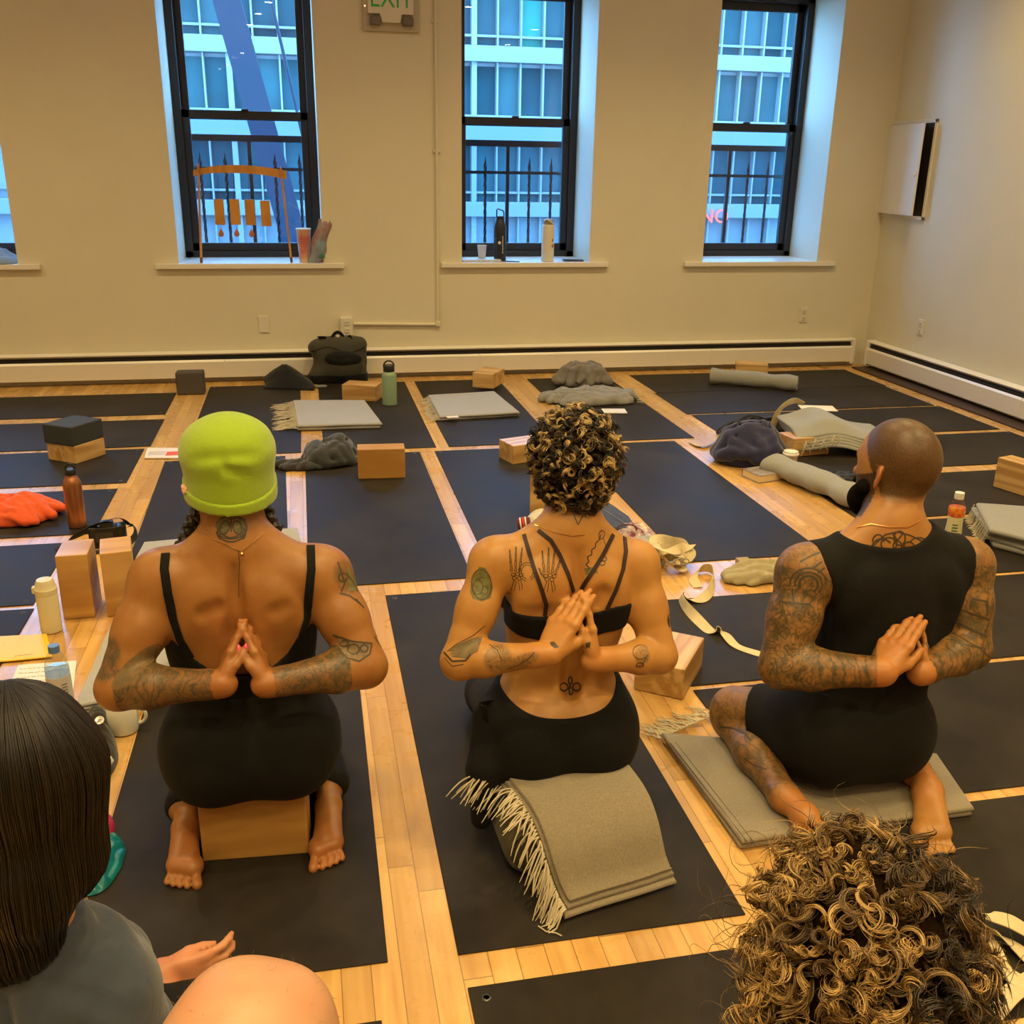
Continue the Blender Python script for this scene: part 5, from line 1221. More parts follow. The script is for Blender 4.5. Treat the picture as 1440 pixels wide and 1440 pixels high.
def samples(L, t, n):
    e = [0, 0.06*t, 0.18*t, 0.35*t, 0.5*t]; e = [x for x in e if x < L*0.4]
    mid = [e[-1]+(L-2*e[-1])*i/n for i in range(1, n)]
    return e+mid+[L-x for x in reversed(e)]
def slab(mb, Lu, Lv, t, mapf, nu=20, nv=14, seed=0, amp=0.002):
    U, Vv = samples(Lu, t, nu), samples(Lv, t, nv); n, m = len(U), len(Vv); V = []; Fc = []
    for side in (1, -1):
        for i, u in enumerate(U):
            for j, v in enumerate(Vv):
                d = min(u, Lu-u, v, Lv-v); e = min(max(1-d/(t*0.5), 0), 1); h = side*t/2*math.sqrt(max(0, 1-e*e))
                ns = mnoise.noise(Vector((u*9+seed, v*9, seed*3.1)))*amp+mnoise.noise(Vector((u*28+seed, v*28, 5)))*amp*0.4
                ed = 0.012*mnoise.noise(Vector((u*7, v*7, seed*5.0)))*(1-min(1, d/0.02))
                V.append(tuple(mapf(u, v+ed*0.25, h+ns)))
    for s in (0, 1):
        o = s*n*m
        for i in range(n-1):
            for j in range(m-1):
                f = (o+i*m+j, o+(i+1)*m+j, o+(i+1)*m+j+1, o+i*m+j+1); Fc.append(f if s == 0 else f[::-1])
    rim = [i*m for i in range(n)]+[(n-1)*m+j for j in range(1, m)]+[i*m+m-1 for i in range(n-2, -1, -1)]+[j for j in range(m-2, 0, -1)]
    for a, b in zip(rim, rim[1:]+rim[:1]): Fc.append((a, b, b+n*m, a+n*m))
    mb.add(V, Fc)
def quad_map(c00, c10, c11, c01, z):
    Q = [Vector((c[0], c[1], 0)) for c in (c00, c10, c11, c01)]; Lu = ((Q[1]-Q[0]).length+(Q[2]-Q[3]).length)/2; Lv = ((Q[3]-Q[0]).length+(Q[2]-Q[1]).length)/2
    def f(u, v, h):
        a, b = u/Lu, v/Lv; p = Q[0]*(1-a)*(1-b)+Q[1]*a*(1-b)+Q[2]*a*b+Q[3]*(1-a)*b; return (p.x, p.y, z+h)
    return f, Lu, Lv
def fringe(mb, pts, out, n, L, rng, z=0.004, drop=None, w=0.0017, clump=2):
    """tassels along the polyline pts, leaving in direction out"""
    P = [Vector(p) for p in pts]; out = Vector(out).normalized()
    tot = sum((b-a).length for a, b in zip(P[:-1], P[1:]))
    for i in range(n):
        s = tot*(i+0.5+rng.uniform(-.3, .3))/n; k = 0
        while k < len(P)-2 and s > (P[k+1]-P[k]).length: s -= (P[k+1]-P[k]).length; k += 1
        q = P[k].lerp(P[k+1], min(1, s/max(1e-6, (P[k+1]-P[k]).length)))
        al = (P[k+1]-P[k]).normalized()
        for c in range(clump):
            ln = L*rng.uniform(0.65, 1.25); d = (out+al*rng.uniform(-.45, .45)).normalized(); cv = rng.uniform(-1, 1); pp = []
            for j in range(9):
                t = j/8; p = q+d*ln*t+al*cv*ln*0.30*math.sin(t*2.6)+al*0.004*c
                base = z if drop is None else drop
                zz = q.z+(base-q.z)*min(1, t*1.7)**0.8+0.006*math.sin(t*PI)*rng.uniform(.3, 1.2)
                pp.append((p.x, p.y, max(zz, 0.0035)))
            mb.tube(pp, [w*1.15]*7+[w*0.9, w*0.5], 5)
def blanket_stack(name, label, corners, z0, layers, t, mat, fr=None, seed=1, jit=0.008, group=None, fn=22, fL=0.055):
    """corners (picture points at the blanket's underside): near-left, near-right, far-right, far-left"""
    rng = random.Random(seed); C_ = [Vector(fl(*c, z0)) for c in corners]; ctr = sum(C_, Vector())/4
    T = empty(name, (ctr.x, ctr.y, z0), label=label, cat='blanket', group=group)
    m = MB()
    for k in range(layers):
        cs = [c+Vector((rng.uniform(-jit, jit), rng.uniform(-jit, jit), 0)) for c in C_]
        f, Lu, Lv = quad_map(*cs, z0+t*(k+0.5)+0.0006); slab(m, Lu, Lv, t*1.02, f, seed=seed+k, amp=0.0016)
    b = m.build('folded_wool', mat, T, smooth=True, world=True)
    # rounded fold closing the layers on the near side
    if fr:
        m = MB(); ed = {'left': (0, 3), 'right': (1, 2), 'near': (0, 1), 'far': (3, 2)}[fr]; a, c = C_[ed[0]], C_[ed[1]]
        o_ = ((a+c)/2-ctr); 
        for k in range(layers): fringe(m, [a+Vector((0, 0, t*(k+0.6))), c+Vector((0, 0, t*(k+0.6)))], o_, fn, fL, rng, z=z0+0.002)
        q = m.build('fringe', M['fringe'], T, smooth=True, world=True); q['kind'] = 'stuff'
    return T
def crumple(name, label, cat, outline, H, mat, seed=1, freq=9.0, base=0.0, ridge=0.5, flat=2.0, dirv=None, group=None, rings=26, z=None, pn='fabric', parent=None, warp=0.35, expl=None):
    """cloth thrown on the floor; outline in picture points of its footprint"""
    O = [Vector(fl(*p, base)) for p in outline] if expl is None else [Vector(p) for p in expl]
    ctr = sum(O, Vector())/len(O); K = 4*len(O)*max(1, int(72/(4*len(O)))); 
    def out(th):
        x = th*len(O); i = int(x) % len(O); f = x-int(x); p0, p1, p2, p3 = O[i-1], O[i], O[(i+1) % len(O)], O[(i+2) % len(O)]
        return 0.5*((2*p1)+(p2-p0)*f+(2*p0-5*p1+4*p2-p3)*f*f+(3*p1-p0-3*p2+p3)*f**3)
    m = MB(); V = []; K = 96
    for r in range(rings+1):
        t = (r/rings)**0.8
        for k in range(K):
            e = out(k/K); p = ctr+(e-ctr)*t
            q = Vector((p.x*freq, p.y*freq, seed*1.7)); w = Vector((mnoise.noise(q*0.6+Vector((3, 1, 0))), mnoise.noise(q*0.6+Vector((0, 7, 2))), 0))*1.6*warp*3
            if dirv: q = Vector((q.x*dirv[0], q.y*dirv[1], q.z))
            n1 = min(1.2, abs(mnoise.noise(q+w))*2.6); n2 = min(1.2, abs(mnoise.noise(q*2.1+w*1.3+Vector((9, 0, 0))))*2.4)
            env = (1-t**(2*flat))**0.6 if t < 1 else 0
            hgt = H*env*((1-ridge)+ridge*(0.65*n1+0.35*n2)*(1.0 if t < .97 else 0.5))
            jx = 0.010*mnoise.noise(q*1.3+Vector((5, 5, 5)))*t
            V.append((p.x+jx, p.y+jx, base+0.001+max(0.0015, hgt)))
    Fc = []
    for r in range(rings):
        for k in range(K): a = r*K+k; b = r*K+(k+1) % K; Fc.append((a, b, b+K, a+K))
    Fc.append(tuple(rings*K+k for k in range(K)))          # underside
    m.add(V, Fc)
    if parent is not None: return m.build(pn, mat, parent, smooth=True, world=True)
    T = empty(name, (ctr.x, ctr.y, base), label=label, cat=cat, group=group); m.build(pn, mat, T, smooth=True, world=True); return T
def heap(name, label, cat, c, half, ang, H, mat, seed=1, n=13, base=MT, fold=0.024, pn='fabric', group=None, h=0.0065, rise=1.0):
    """cloth dropped in a heap: soft rolls of fabric lying over one another (c: picture point, half: metres)"""
    rng = random.Random(seed); C_ = A(*fl(c[0], c[1], base)); X_, Y_ = A(math.cos(ang), math.sin(ang), 0), A(-math.sin(ang), math.cos(ang), 0); a_, b_ = half
    P = [ell(C_+A(0, 0, H*0.06), (a_*0.86, b_*0.86, H*0.72), k=0.03, x=X_)]; S_ = []
    env = lambda x, y: H*0.86*max(0.0, 1-(x/a_)**2-(y/b_)**2)**0.5*(0.8+0.35*mnoise.noise(Vector((x*6+seed, y*6, 1))))
    for i in range(n):
        t1 = rng.uniform(0, 2*PI); t2 = t1+rng.uniform(1.6, 3.6); bow = rng.uniform(-0.5, 0.5); r = fold*rng.uniform(0.65, 1.25); pts = []
        for j in range(7):
            s = j/6; x = (math.cos(t1)*(1-s)+math.cos(t2)*s)*0.95+bow*math.sin(PI*s)*math.cos((t1+t2)/2); y = (math.sin(t1)*(1-s)+math.sin(t2)*s)*0.95+bow*math.sin(PI*s)*math.sin((t1+t2)/2)
            m_ = math.hypot(x, y); 
            if m_ > 0.97: x, y = x/m_*0.97, y/m_*0.97
            z = env(x*a_, y*b_); pts.append(C_+X_*x*a_+Y_*y*b_+A(0, 0, max(r*0.4, z-r*0.35)))
        for p0, p1 in zip(pts[:-1], pts[1:]): P.append(cap(p0, p1, r, r*rng.uniform(0.85, 1.1), k=0.010))
        if i % 2 == 0:
            o_ = (X_*rng.uniform(-1, 1)+Y_*rng.uniform(-1, 1))*r*1.1
            for p0, p1 in zip(pts[1:-2], pts[2:-1]): S_.append(cap(p0+o_+A(0, 0, r*0.9), p1+o_+A(0, 0, r*0.9), 0.004, 0.004, k=0.016, sub=True))
    pre = lambda Xq: Xq+0.005*np.sin(Xq[:, [1, 2, 0]]*np.array([47, 39, 43])+seed)
    V, Q = solid([(0, P+S_)], h, 0, lambda Xq: base+0.002-Xq[:, 2], pre=pre); T = empty(name, (C_[0], C_[1], base), label=label, cat=cat, group=group)
    fast_mesh(pn, V, Q, mat, T, origin=A(C_[0], C_[1], base)); return T
def catmull(P, n=10):
    P = [Vector(p) for p in P]; o = []
    for i in range(len(P)-1):
        p0, p1, p2, p3 = P[max(i-1, 0)], P[i], P[i+1], P[min(i+2, len(P)-1)]
        for k in range(n):
            f = k/n; o.append(0.5*((2*p1)+(p2-p0)*f+(2*p0-5*p1+4*p2-p3)*f*f+(3*p1-p0-3*p2+p3)*f**3))
    return o+[P[-1]]
def tape(mb, pts, w=0.038, th=0.002, n=10):
    """pts: (x, y, z, roll) ; roll 0 lies flat, PI/2 stands on edge"""
    P = catmull([p[:3] for p in pts], n); R = catmull([(p[3], 0, 0) for p in pts], n); V = []; Fc = []
    for i, p in enumerate(P):
        t = (P[min(i+1, len(P)-1)]-P[max(i-1, 0)]); t = t.normalized() if t.length > 1e-8 else Vector((1, 0, 0)); s = t.cross(Vector((0, 0, 1))); s = s.normalized() if s.length > 1e-6 else Vector((1, 0, 0)); u = s.cross(t).normalized()
        a = R[i].x; wv = s*math.cos(a)+u*math.sin(a); nv = u*math.cos(a)-s*math.sin(a)
        for q in ((-1, -1), (1, -1), (1, 1), (-1, 1)): V.append(p+wv*q[0]*w/2+nv*q[1]*th/2)
    zmin = min(v.z for v in V)
    for i in range(len(P)-1):
        for k in range(4): Fc.append((i*4+k, i*4+(k+1) % 4, (i+1)*4+(k+1) % 4, (i+1)*4+k))
    n_ = (len(P)-1)*4; Fc += [(3, 2, 1, 0), (n_, n_+1, n_+2, n_+3)]
    V = [Vector((v.x, v.y, max(v.z, 0.001))) for v in V]; mb.add(V, Fc)
def ftape(pts, **k):
    m = MB(); tape(m, [(*fl(p[0], p[1], p[2])[:2], p[2], p[3]) for p in pts], **k); return m
def ob(m, name, mat, label, cat, smooth=False, group=None):
    o = m.build(name, mat, smooth=smooth); V = np.array([v.co for v in o.data.vertices]); c = (V.min(0)+V.max(0))/2; c[2] = V[:, 2].min()
    o.data.transform(Matrix.Translation(-Vector(c))); o.location = c; return tag(o, label, cat, group)

# ------------------------------------------------------------------ blankets on the floor
bk = blanket_stack('blanket', 'light grey folded blanket with tassels near the sage green bottle', [(402, 606), (537, 602), (514, 567), (372, 567)][0:0] or [(420, 606), (536, 603), (512, 570), (412, 570)], MT, 2, 0.018, M['woollight'], 'left', 3, group='folded blankets', fn=34, fL=0.12)
blanket_stack('blanket', 'light grey folded blanket with a white label under a wooden block', [(617, 593), (729, 586), (695, 556), (602, 562)], 0.0052, 2, 0.016, M['woollight'], 'left', 5, group='folded blankets', fn=20, fL=0.06)
blk = [o for o in bpy.data.objects if o.get('label', '') == 'wooden yoga block standing on a folded grey blanket in the far row'][0]; blk.location.z = 0.0385
p = fl(636, 586, 0.038); t_ = [o for o in bpy.data.objects if o.get('label', '').startswith('light grey folded blanket with a white label')][0]
m = MB(); m.box((p[0], p[1]-0.01, 0.0395), (0.07, 0.045, 0.001), rot=RZ(0.1)); m.build('care_label', M['plastic'], t_, world=True)
# under the man
bl = blanket_stack('blanket', 'olive grey folded blanket with tassels under the person in the black tank top', [(1042, 1196), (1368, 1148), (1318, 1072), (930, 1040)], MT, 2, 0.013, M['wooldark'], None, 8, jit=0.004)
m = MB(); rng = random.Random(5); a = fl(925, 1040, 0.02); b = fl(1010, 1003, 0.02)
fringe(m, [a, b], (-0.62, 0.8, 0), 20, 0.085, rng, z=0.006, w=0.0019, clump=2); q = m.build('fringe', M['fringe'], bl, smooth=True, world=True); q['kind'] = 'stuff'
m = MB()
for off in (0.016, 0.030):
    P = [Vector(fl(935, 1046, 0.0315)).lerp(Vector(fl(1046, 1191, 0.0315)), i/30) for i in range(31)]; d = (P[-1]-P[0]).normalized(); s = Vector((-d.y, d.x, 0)); s = s if s.x > 0 else -s
    m.tube([p+s*off for p in P], 0.0014, 5)
m.build('stitched_edge', plain('dark_wool_thread', (0.10, 0.085, 0.06), 0.9), bl, world=True)
# bolster and draped blanket of the centre person
M['bolster'] = cloth('olive_canvas', (0.085, 0.072, 0.045), 0.004, 7, sheen=0.1)
cx0 = 0.535; bo = empty('bolster', (cx0, 1.95, MT), label='dark olive bolster cushion under the seat of the curly haired person', cat='bolster')
def supe(th, a, b, e=2.6):
    c, s = math.cos(th), math.sin(th); return (a*math.copysign(abs(c)**(2/e), c), b*math.copysign(abs(s)**(2/e), s))
m = MB(); K = 48; rows = []
for i, (y, sc) in enumerate([(1.700, 0.0), (1.702, 0.4), (1.706, 0.72), (1.716, 0.90), (1.735, 0.985), (1.78, 1.0), (1.85, 1.0), (1.95, 1.0), (1.98, 0.97), (2.00, 0.85), (2.01, 0.5), (2.012, 0)]):
    r = []
    for k in range(K+1):
        x, z = supe(2*PI*k/K, 0.180*max(sc, .001), 0.070*max(sc, 0.001)); w = 0.004*mnoise.noise(Vector((x*14, y*14, z*14)))*sc
        r.append((cx0+x+w, y-0.02+(0.02 if True else 0), MT+0.071+z+w))
    rows.append(r)
m.grid(rows); m.build('cushion', M['bolster'], bo, smooth=True, world=True)
m = MB()
for y, sc in ((1.716, 0.935), (1.985, 0.93)):
    m.tube([(cx0+supe(2*PI*k/K, 0.180*sc, 0.070*sc)[0], y, MT+0.071+supe(2*PI*k/K, 0.180*sc, 0.070*sc)[1]) for k in range(K+1)], 0.0042, 6)
m.build('piping', M['bolster'], bo, smooth=True, world=True)
def drape_path():
    P = [(1.93, 0.148), (1.86, 0.150), (1.78, 0.148), (1.725, 0.138), (1.692, 0.112), (1.675, 0.078), (1.660, 0.045), (1.635, 0.018), (1.605, 0.0085)]
    return catmull([(0, a, b) for a, b in P], 8)
DP = drape_path(); cum = [0]
for a, b in zip(DP[:-1], DP[1:]): cum.append(cum[-1]+(b-a).length)
def dmap(off, xl0, xr0, xl1, xr1):
    L = cum[-1]
    def f(u, v, h):
        i = 0
        while i < len(cum)-2 and cum[i+1] < u: i += 1
        f_ = (u-cum[i])/max(1e-6, cum[i+1]-cum[i]); p = DP[i].lerp(DP[i+1], f_); d = (DP[i+1]-DP[i]).normalized(); n = Vector((0, -d.z, d.y)); n = n if n.z > 0 else -n
        s = min(1, max(0, u/L)); xl = xl0+(xl1-xl0)*s; xr = xr0+(xr1-xr0)*s; q = p+n*(off+h); wob = 0.004*math.sin(v*9+u*6)
        return (xl+(xr-xl)*v+wob, q.y+0.02*(v-0.5)*s*-2.0*0+(v-0.5)*0.06*s, max(q.z, MT+0.002))
    return f
T = empty('blanket', (0.58, 1.66, MT), label='olive grey folded blanket with long tassels draped over the bolster of the curly haired person', cat='blanket')
m = MB()
for k in range(3): slab(m, cum[-1]-0.012*k, 1.0, 0.013, dmap(0.007+0.0115*k, 0.350+0.006*k, 0.655-0.003*k, 0.452+0.010*k, 0.722-0.002*k), nu=34, nv=16, seed=20+k, amp=0.0016)
m.V = [(v[0], v[1], v[2]) for v in m.V]; m.build('folded_wool', M['wooldark'], T, smooth=True, world=True)
m = MB(); rng = random.Random(9)
g = dmap(0.024, 0.355, 0.65, 0.455, 0.72)
for i in range(46):
    u = cum[-1]*(0.30+0.70*i/46); q = Vector(g(u, 0.005, 0.0)); on = u > cum[-1]*0.5
    for c in range(2):
        ln = rng.uniform(0.04, 0.085); d = Vector((-0.9+rng.uniform(-.35, .5), -0.65+rng.uniform(-.5, .4), 0)).normalized(); cv = rng.uniform(-1, 1); pp = []
        for j in range(9):
            t = j/8; z = q.z+0.004-(ln*(0.25 if not on else 0.85))*t**1.3+0.006*math.sin(t*PI); p = q+d*ln*t*(0.7 if on else 1)+Vector((0.3, -0.3, 0))*cv*ln*0.4*math.sin(t*2.8); pp.append((p.x, p.y, max(z, MT+0.003)))
        m.tube(pp, [0.0017]*7+[0.0013, 0.0008], 5)
for i in range(22):
    q = Vector(at(674+1.9*i, 1072+2.3*i, 1.84)); q.z = min(q.z, 0.19); ln = rng.uniform(0.05, 0.08); d = Vector((-0.85, -0.5+rng.uniform(-.4, .4), 0)).normalized(); pp = []
    for j in range(8): t = j/7; pp.append((q.x+d.x*ln*t, q.y+d.y*ln*t+0.006*math.sin(t*4+i), max(q.z+0.006-0.035*t*t, 0.02)))
    m.tube(pp, [0.0017]*6+[0.0013, 0.0008], 5)
m.tube([fl(757, 1302, 0.008), fl(768, 1310, 0.008), fl(782, 1312, 0.008), fl(790, 1316, 0.008)], 0.0016, 5)
q = m.build('fringe', M['fringe'], T, smooth=True, world=True); q['kind'] = 'stuff'

# blanket at the elbow of the left person, its roll, and the pale one behind
T = empty('blanket', (-0.62, 2.75, 0), label='pale grey blanket spread beside the left elbow of the person in the lime beanie', cat='blanket')
m = MB()
for k in range(3):
    cs = [fl(110, 1010, 0), fl(205, 990, 0), fl(262, 888, 0), fl(168, 868, 0)]; cs = [c+A(random.Random(k*7+i).uniform(-.006, .006), 0, 0) for i, c in enumerate(cs)]
    f, Lu, Lv = quad_map(*cs, 0.009+0.013*k); slab(m, Lu, Lv, 0.0135, f, seed=31+k, amp=0.003)
m.build('folded_wool', M['woollight'], T, smooth=True, world=True)
def roll(name, label, a, b, r, mat, turns=2.6, sq=1.0, bend=0.0, z0=MT, lump=0.0, group=None, endw=1.0):
    """a rolled blanket from point a to point b"""
    a, b = Vector((a[0], a[1], 0)), Vector((b[0], b[1], 0)); L = (b-a).length; d = (b-a)/L; s = Vector((-d.y, d.x, 0)); T = empty(name, ((a+b)/2).to_tuple()[:2]+(z0,), label=label, cat='blanket', group=group)
    th = r/(turns+0.35); tot = 2*PI*turns; 
    def f(u, v, h):
        q = u; rr = th*0.55+th*q/(2*PI)+h; ang = q-0.9; x = v*L; k = 1.0-(1-endw)*v
        wob = 1+lump*mnoise.noise(Vector((v*5, 1.3, 2)))+0.04*mnoise.noise(Vector((v*9, math.cos(q)*2, math.sin(q)*2)))
        c = a+d*x+s*(bend*math.sin(v*PI)); return (c.x+s.x*math.cos(ang)*rr*wob*k, c.y+s.y*math.cos(ang)*rr*wob*k, z0+r*sq*k*1.0+math.sin(ang)*rr*sq*wob*k)
    m = MB(); n, mm = int(turns*26), 22; V = []; Fc = []
    for side in (1, -1):
        for i in range(n+1):
            for j in range(mm+1):
                e = min(i, n-i)/2; h = side*th*0.45*min(1, math.sqrt(max(0, e)) if e < 1 else 1); vv = j/mm+0.012*mnoise.noise(Vector((i*0.3, j*9.0, 1)))*(1 if j in (0, mm) else 0); V.append(f(tot*i/n, vv, h))
    W1 = mm+1; N1 = (n+1)*W1
    for i in range(n):
        for j in range(mm):
            q = (i*W1+j, (i+1)*W1+j, (i+1)*W1+j+1, i*W1+j+1); Fc.append(q); Fc.append(tuple(x+N1 for x in q[::-1]))
        for j in (0, mm): Fc.append((i*W1+j, i*W1+j+N1, (i+1)*W1+j+N1, (i+1)*W1+j))
    for i in (0, n):
        for j in range(mm): Fc.append((i*W1+j, i*W1+j+1, i*W1+j+1+N1, i*W1+j+N1))
    m.add(V, Fc); m.build('rolled_wool', mat, T, smooth=True, world=True); return T
a = fl(208, 985, 0.03); b = fl(285, 895, 0.03); roll('blanket', 'pale grey rolled blanket seen through the left arm of the person in the lime beanie', a+A(-0.03, 0, 0), b, 0.045, M['woollight'], 2.2, 0.75, z0=0.045)
roll('blanket', 'light grey rolled blanket in front of a block at the far right', fl(1003, 541, MT)+A(0, 0.05, 0), fl(1125, 552, MT)+A(0, 0.05, 0), 0.055, M['wool'], 2.8, 0.95, 0.02, lump=0.25)
roll('blanket', 'thick grey rolled blanket lying beside the book, its end behind the bearded head', fl(1090, 672, 0)+A(0.02, 0.06, 0), fl(1218, 722, 0)+A(0, 0.05, 0), 0.085, M['wool'], 2.2, 0.62, 0.02, z0=0.002, lump=0.25)
bb = blanket_stack('blanket', 'pale grey blanket lying behind the shoulders of the person in the lime beanie', [(190, 792), (425, 775), (420, 748), (205, 770)], MT, 2, 0.011, M['woollight'], None, 12, group=None)
# right edge
blanket_stack('blanket', 'light grey blanket folded in uneven layers beside the juice bottle', [(1385, 768), (1475, 792), (1500, 742), (1366, 730)], MT, 4, 0.020, M['wool'], 'left', 15, jit=0.022, fn=10, fL=0.03)
# pile over the block
T = empty('blanket', fl(1160, 640, 0).tolist(), label='stack of folded grey blankets with tassels over a wooden block near the navy sweater', cat='blanket')
pc_ = fl(1150, 632, 0); m = MB()
for k in range(5):
    ang = -0.22+0.02*k; d = Vector((math.cos(ang), math.sin(ang), 0)); s = Vector((-d.y, d.x, 0)); Lu, Lv = 0.56, 0.42; c0 = Vector((pc_[0]-0.19, pc_[1]-0.13+0.006*k, 0))
    def f(u, v, h, k=k, d=d, s=s, c0=c0, Lu=Lu):
        q = u/Lu; arch = 0.100*math.exp(-((q-0.36)/0.30)**2)+0.016+0.025*math.exp(-((q-0.0)/0.12)**2); lv = min(1, 0.4+v*2.2)
        p = c0+d*u+s*v; return (p.x, p.y, MT+max(0.006, arch*(0.5+0.5*min(1, v/0.09)))+0.0145*k+h)
    slab(m, Lu, Lv-0.012*k, 0.0145, f, nu=26, nv=14, seed=40+k, amp=0.003)
m.build('folded_wool', M['wool'], T, smooth=True, world=True)
m = MB(); rng = random.Random(2)
for i in range(26):
    t = i/26; q = Vector((pc_[0]-0.18+0.20*t*0.97+0.0, pc_[1]-0.145-0.045*t, 0.09+0.05*t)); ln = rng.uniform(0.03, 0.075); pp = []
    for j in range(8): w = j/7; pp.append((q.x+0.012*math.sin(w*4+i)+rng.uniform(-.001, .001), q.y-0.02*math.sin(w*2), q.z-ln*w))
    m.tube(pp, [0.0022]*6+[0.0018, 0.001], 5)
q = m.build('fringe', M['fringe'], T, smooth=True, world=True); q['kind'] = 'stuff'
m = MB(); P = at(1150, 574, pc_[1]+0.30); m.box((0, 0, 0), (0.20, 0.13, 0.0025), rot=RZ(-0.25)); m.V = [(v[0]+P[0], v[1]+P[1], v[2]+P[2]+0.0) for v in m.V]
ob(m, 'paper_sheet', plain('cream_paper', (0.75, 0.66, 0.52), 0.7), 'cream paper card lying on top of the stack of folded blankets', 'paper')
# rumpled grey blanket near the heater with scarf
M['greycl'] = cloth('grey_knit', (0.26, 0.25, 0.23), 0.006, 16, sheen=0.3)
heap('blanket', 'rumpled grey blanket thrown over a mat near the heater', 'blanket', (828, 563), (0.34, 0.18), -0.05, 0.11, M['greycl'], 3, 12, fold=0.028)
heap('scarf', 'crumpled brownish grey scarf heaped behind the rumpled grey blanket', 'scarf', (818, 541), (0.20, 0.10), 0.0, 0.21, cloth('taupe_knit', (0.20, 0.18, 0.16), 0.004, 20), 8, 12, fold=0.026)
m = MB(); rng = random.Random(8); fringe(m, [fl(893, 556, 0.01), fl(896, 566, 0.01)], (1, -0.1, 0), 4, 0.06, rng, z=0.004); q = ob(m, 'tassel', M['fringe'], 'cream tassels of the rumpled grey blanket lying on the floorboards', 'tassel')
m = MB(); p = fl(865, 580, MT); m.box((p[0], p[1]+0.02, MT+0.004), (0.15, 0.11, 0.006), rot=RZ(-0.15), bev=0.001); ob(m, 'booklet', plain('white_paper', (0.72, 0.70, 0.66), 0.6), 'small white booklet on the mat right of the curly head', 'book')
# clothes
M['charcoal'] = cloth('charcoal_knit', (0.038, 0.040, 0.044), 0.005, 20, sheen=0.4)
heap('sweater', 'dark grey sweater bunched up left of the lone wooden block', 'sweater', (466, 650), (0.135, 0.12), 0.1, 0.16, M['charcoal'], 5, 14, fold=0.024)
heap('scarf', 'dark grey knitted scarf stretched flat between the lime beanie and the sweater', 'scarf', (428, 657), (0.16, 0.055), -0.08, 0.05, M['charcoal'], 6, 7, fold=0.017)
M['navy'] = cloth('navy_knit', (0.026, 0.027, 0.085), 0.004, 18, sheen=0.35); M['blk'] = cloth('black_wool', (0.009, 0.009, 0.012), 0.004, 18, sheen=0.15)
heap('sweater', 'navy blue sweater heaped on the floorboards above the book', 'sweater', (1054, 650), (0.185, 0.14), -0.1, 0.29, M['navy'], 4, 15, base=0.002, fold=0.030)
heap('jacket', 'black jacket crumpled behind the navy blue sweater', 'jacket', (1065, 607), (0.26, 0.11), 0.18, 0.11, M['blk'], 9, 10, fold=0.026)
crumple('garment', 'black garment lying on the mat behind the right rolled blanket', 'garment', [(1150, 672), (1190, 690), (1215, 690), (1212, 672), (1180, 666)], 0.05, M['blk'], 19, 9.0, MT, 0.5, 1.3)
heap('garment', 'black garment lying beside the left shoulder of the person in the tank top', 'garment', (1178, 782), (0.17, 0.10), -0.1, 0.06, cloth('blueblack', (0.008, 0.010, 0.018), 0.004, 12), 10, 9, base=0.002, fold=0.018)
M['orange'] = cloth('orange_jersey', (0.80, 0.115, 0.03), 0.004, 16, sheen=0.2)
heap('shirt', 'bright orange shirt crumpled on the left mat', 'shirt', (10, 728), (0.235, 0.16), -0.1, 0.13, M['orange'], 7, 15, fold=0.018)
crumple('tote_bag', 'flat black folded garment propped against the heater left of the backpack', 'garment', [(368, 545), (400, 551), (441, 549), (441, 536), (405, 534), (374, 536)], 0.01, M['blk'], 12, 6.0, MT, 0.4, 1.2) if False else None
a, b, c = fl(371, 547, MT), fl(441, 549, MT), fl(408, 545, MT)
m = MB(); tip = at(404, 515, a[1]+0.12); V = [];
n = 12
for i in range(n+1):
    row = []
    for j in range(n+1):
        s = i/n; t = j/n; base = Vector(a).lerp(Vector(b), s); pk = max(0.0, 1-abs(s-0.47)/0.53)**0.9*(tip[2]-MT)*0.98+0.012; z = MT+0.001+pk*math.sin(t*PI*0.5); y = base.y+0.30*t*0.7+0.010*mnoise.noise(Vector((s*6, t*6, 3)))
        row.append((base.x+0.01*math.sin(t*5), y, z+0.008*mnoise.noise(Vector((s*7, t*5, 8)))*t))
    V.append(row)
m.grid(V); o = m.build('garment', M['blk'], smooth=True); o.modifiers.new('t', 'SOLIDIFY').thickness = 0.006; tag(o, 'pointed black garment propped near the heater left of the backpack', 'garment')
m = MB(); m.box((fl(397, 490, 0)[0] if False else -0.10, WY-0.082, 0.10), (0.022, 0.010, 0.15)); ob(m, 'bracket', plain('brown_bracket', (0.06, 0.035, 0.02), 0.6), 'thin brown upright piece in front of the heater behind the black garment', 'bracket') if False else None
# teal, pink and dark bits behind the dark haired person
M['teal'] = plain('teal_satin', (0.006, 0.19, 0.23), 0.28, bmp=0.006, bs=14)
crumple('scarf', 'teal satin scarf on the mat behind the dark haired person', 'scarf', [(92, 1242), (118, 1262), (150, 1250), (172, 1215), (168, 1185), (150, 1178), (110, 1200)], 0.045, M['teal'], 13, 16.0, MT, 0.65, 1.2)
crumple('pouch', 'small pink striped pouch next to the teal scarf', 'pouch', [(138, 1185), (158, 1180), (160, 1160), (150, 1148), (136, 1152)], 0.035, plain('pink_cloth', (0.55, 0.03, 0.10), 0.7), 14, 12.0, MT, 0.4, 1.2)
crumple('bag', 'dark bag with a zip peeking out beside the white mug', 'bag', [(128, 1100), (158, 1090), (168, 1058), (158, 1030), (148, 1003), (130, 1000), (120, 1040)], 0.075, cloth('dark_canvas', (0.030, 0.026, 0.020), 0.003, 20), 15, 9.0, 0.001, 0.4, 1.1)
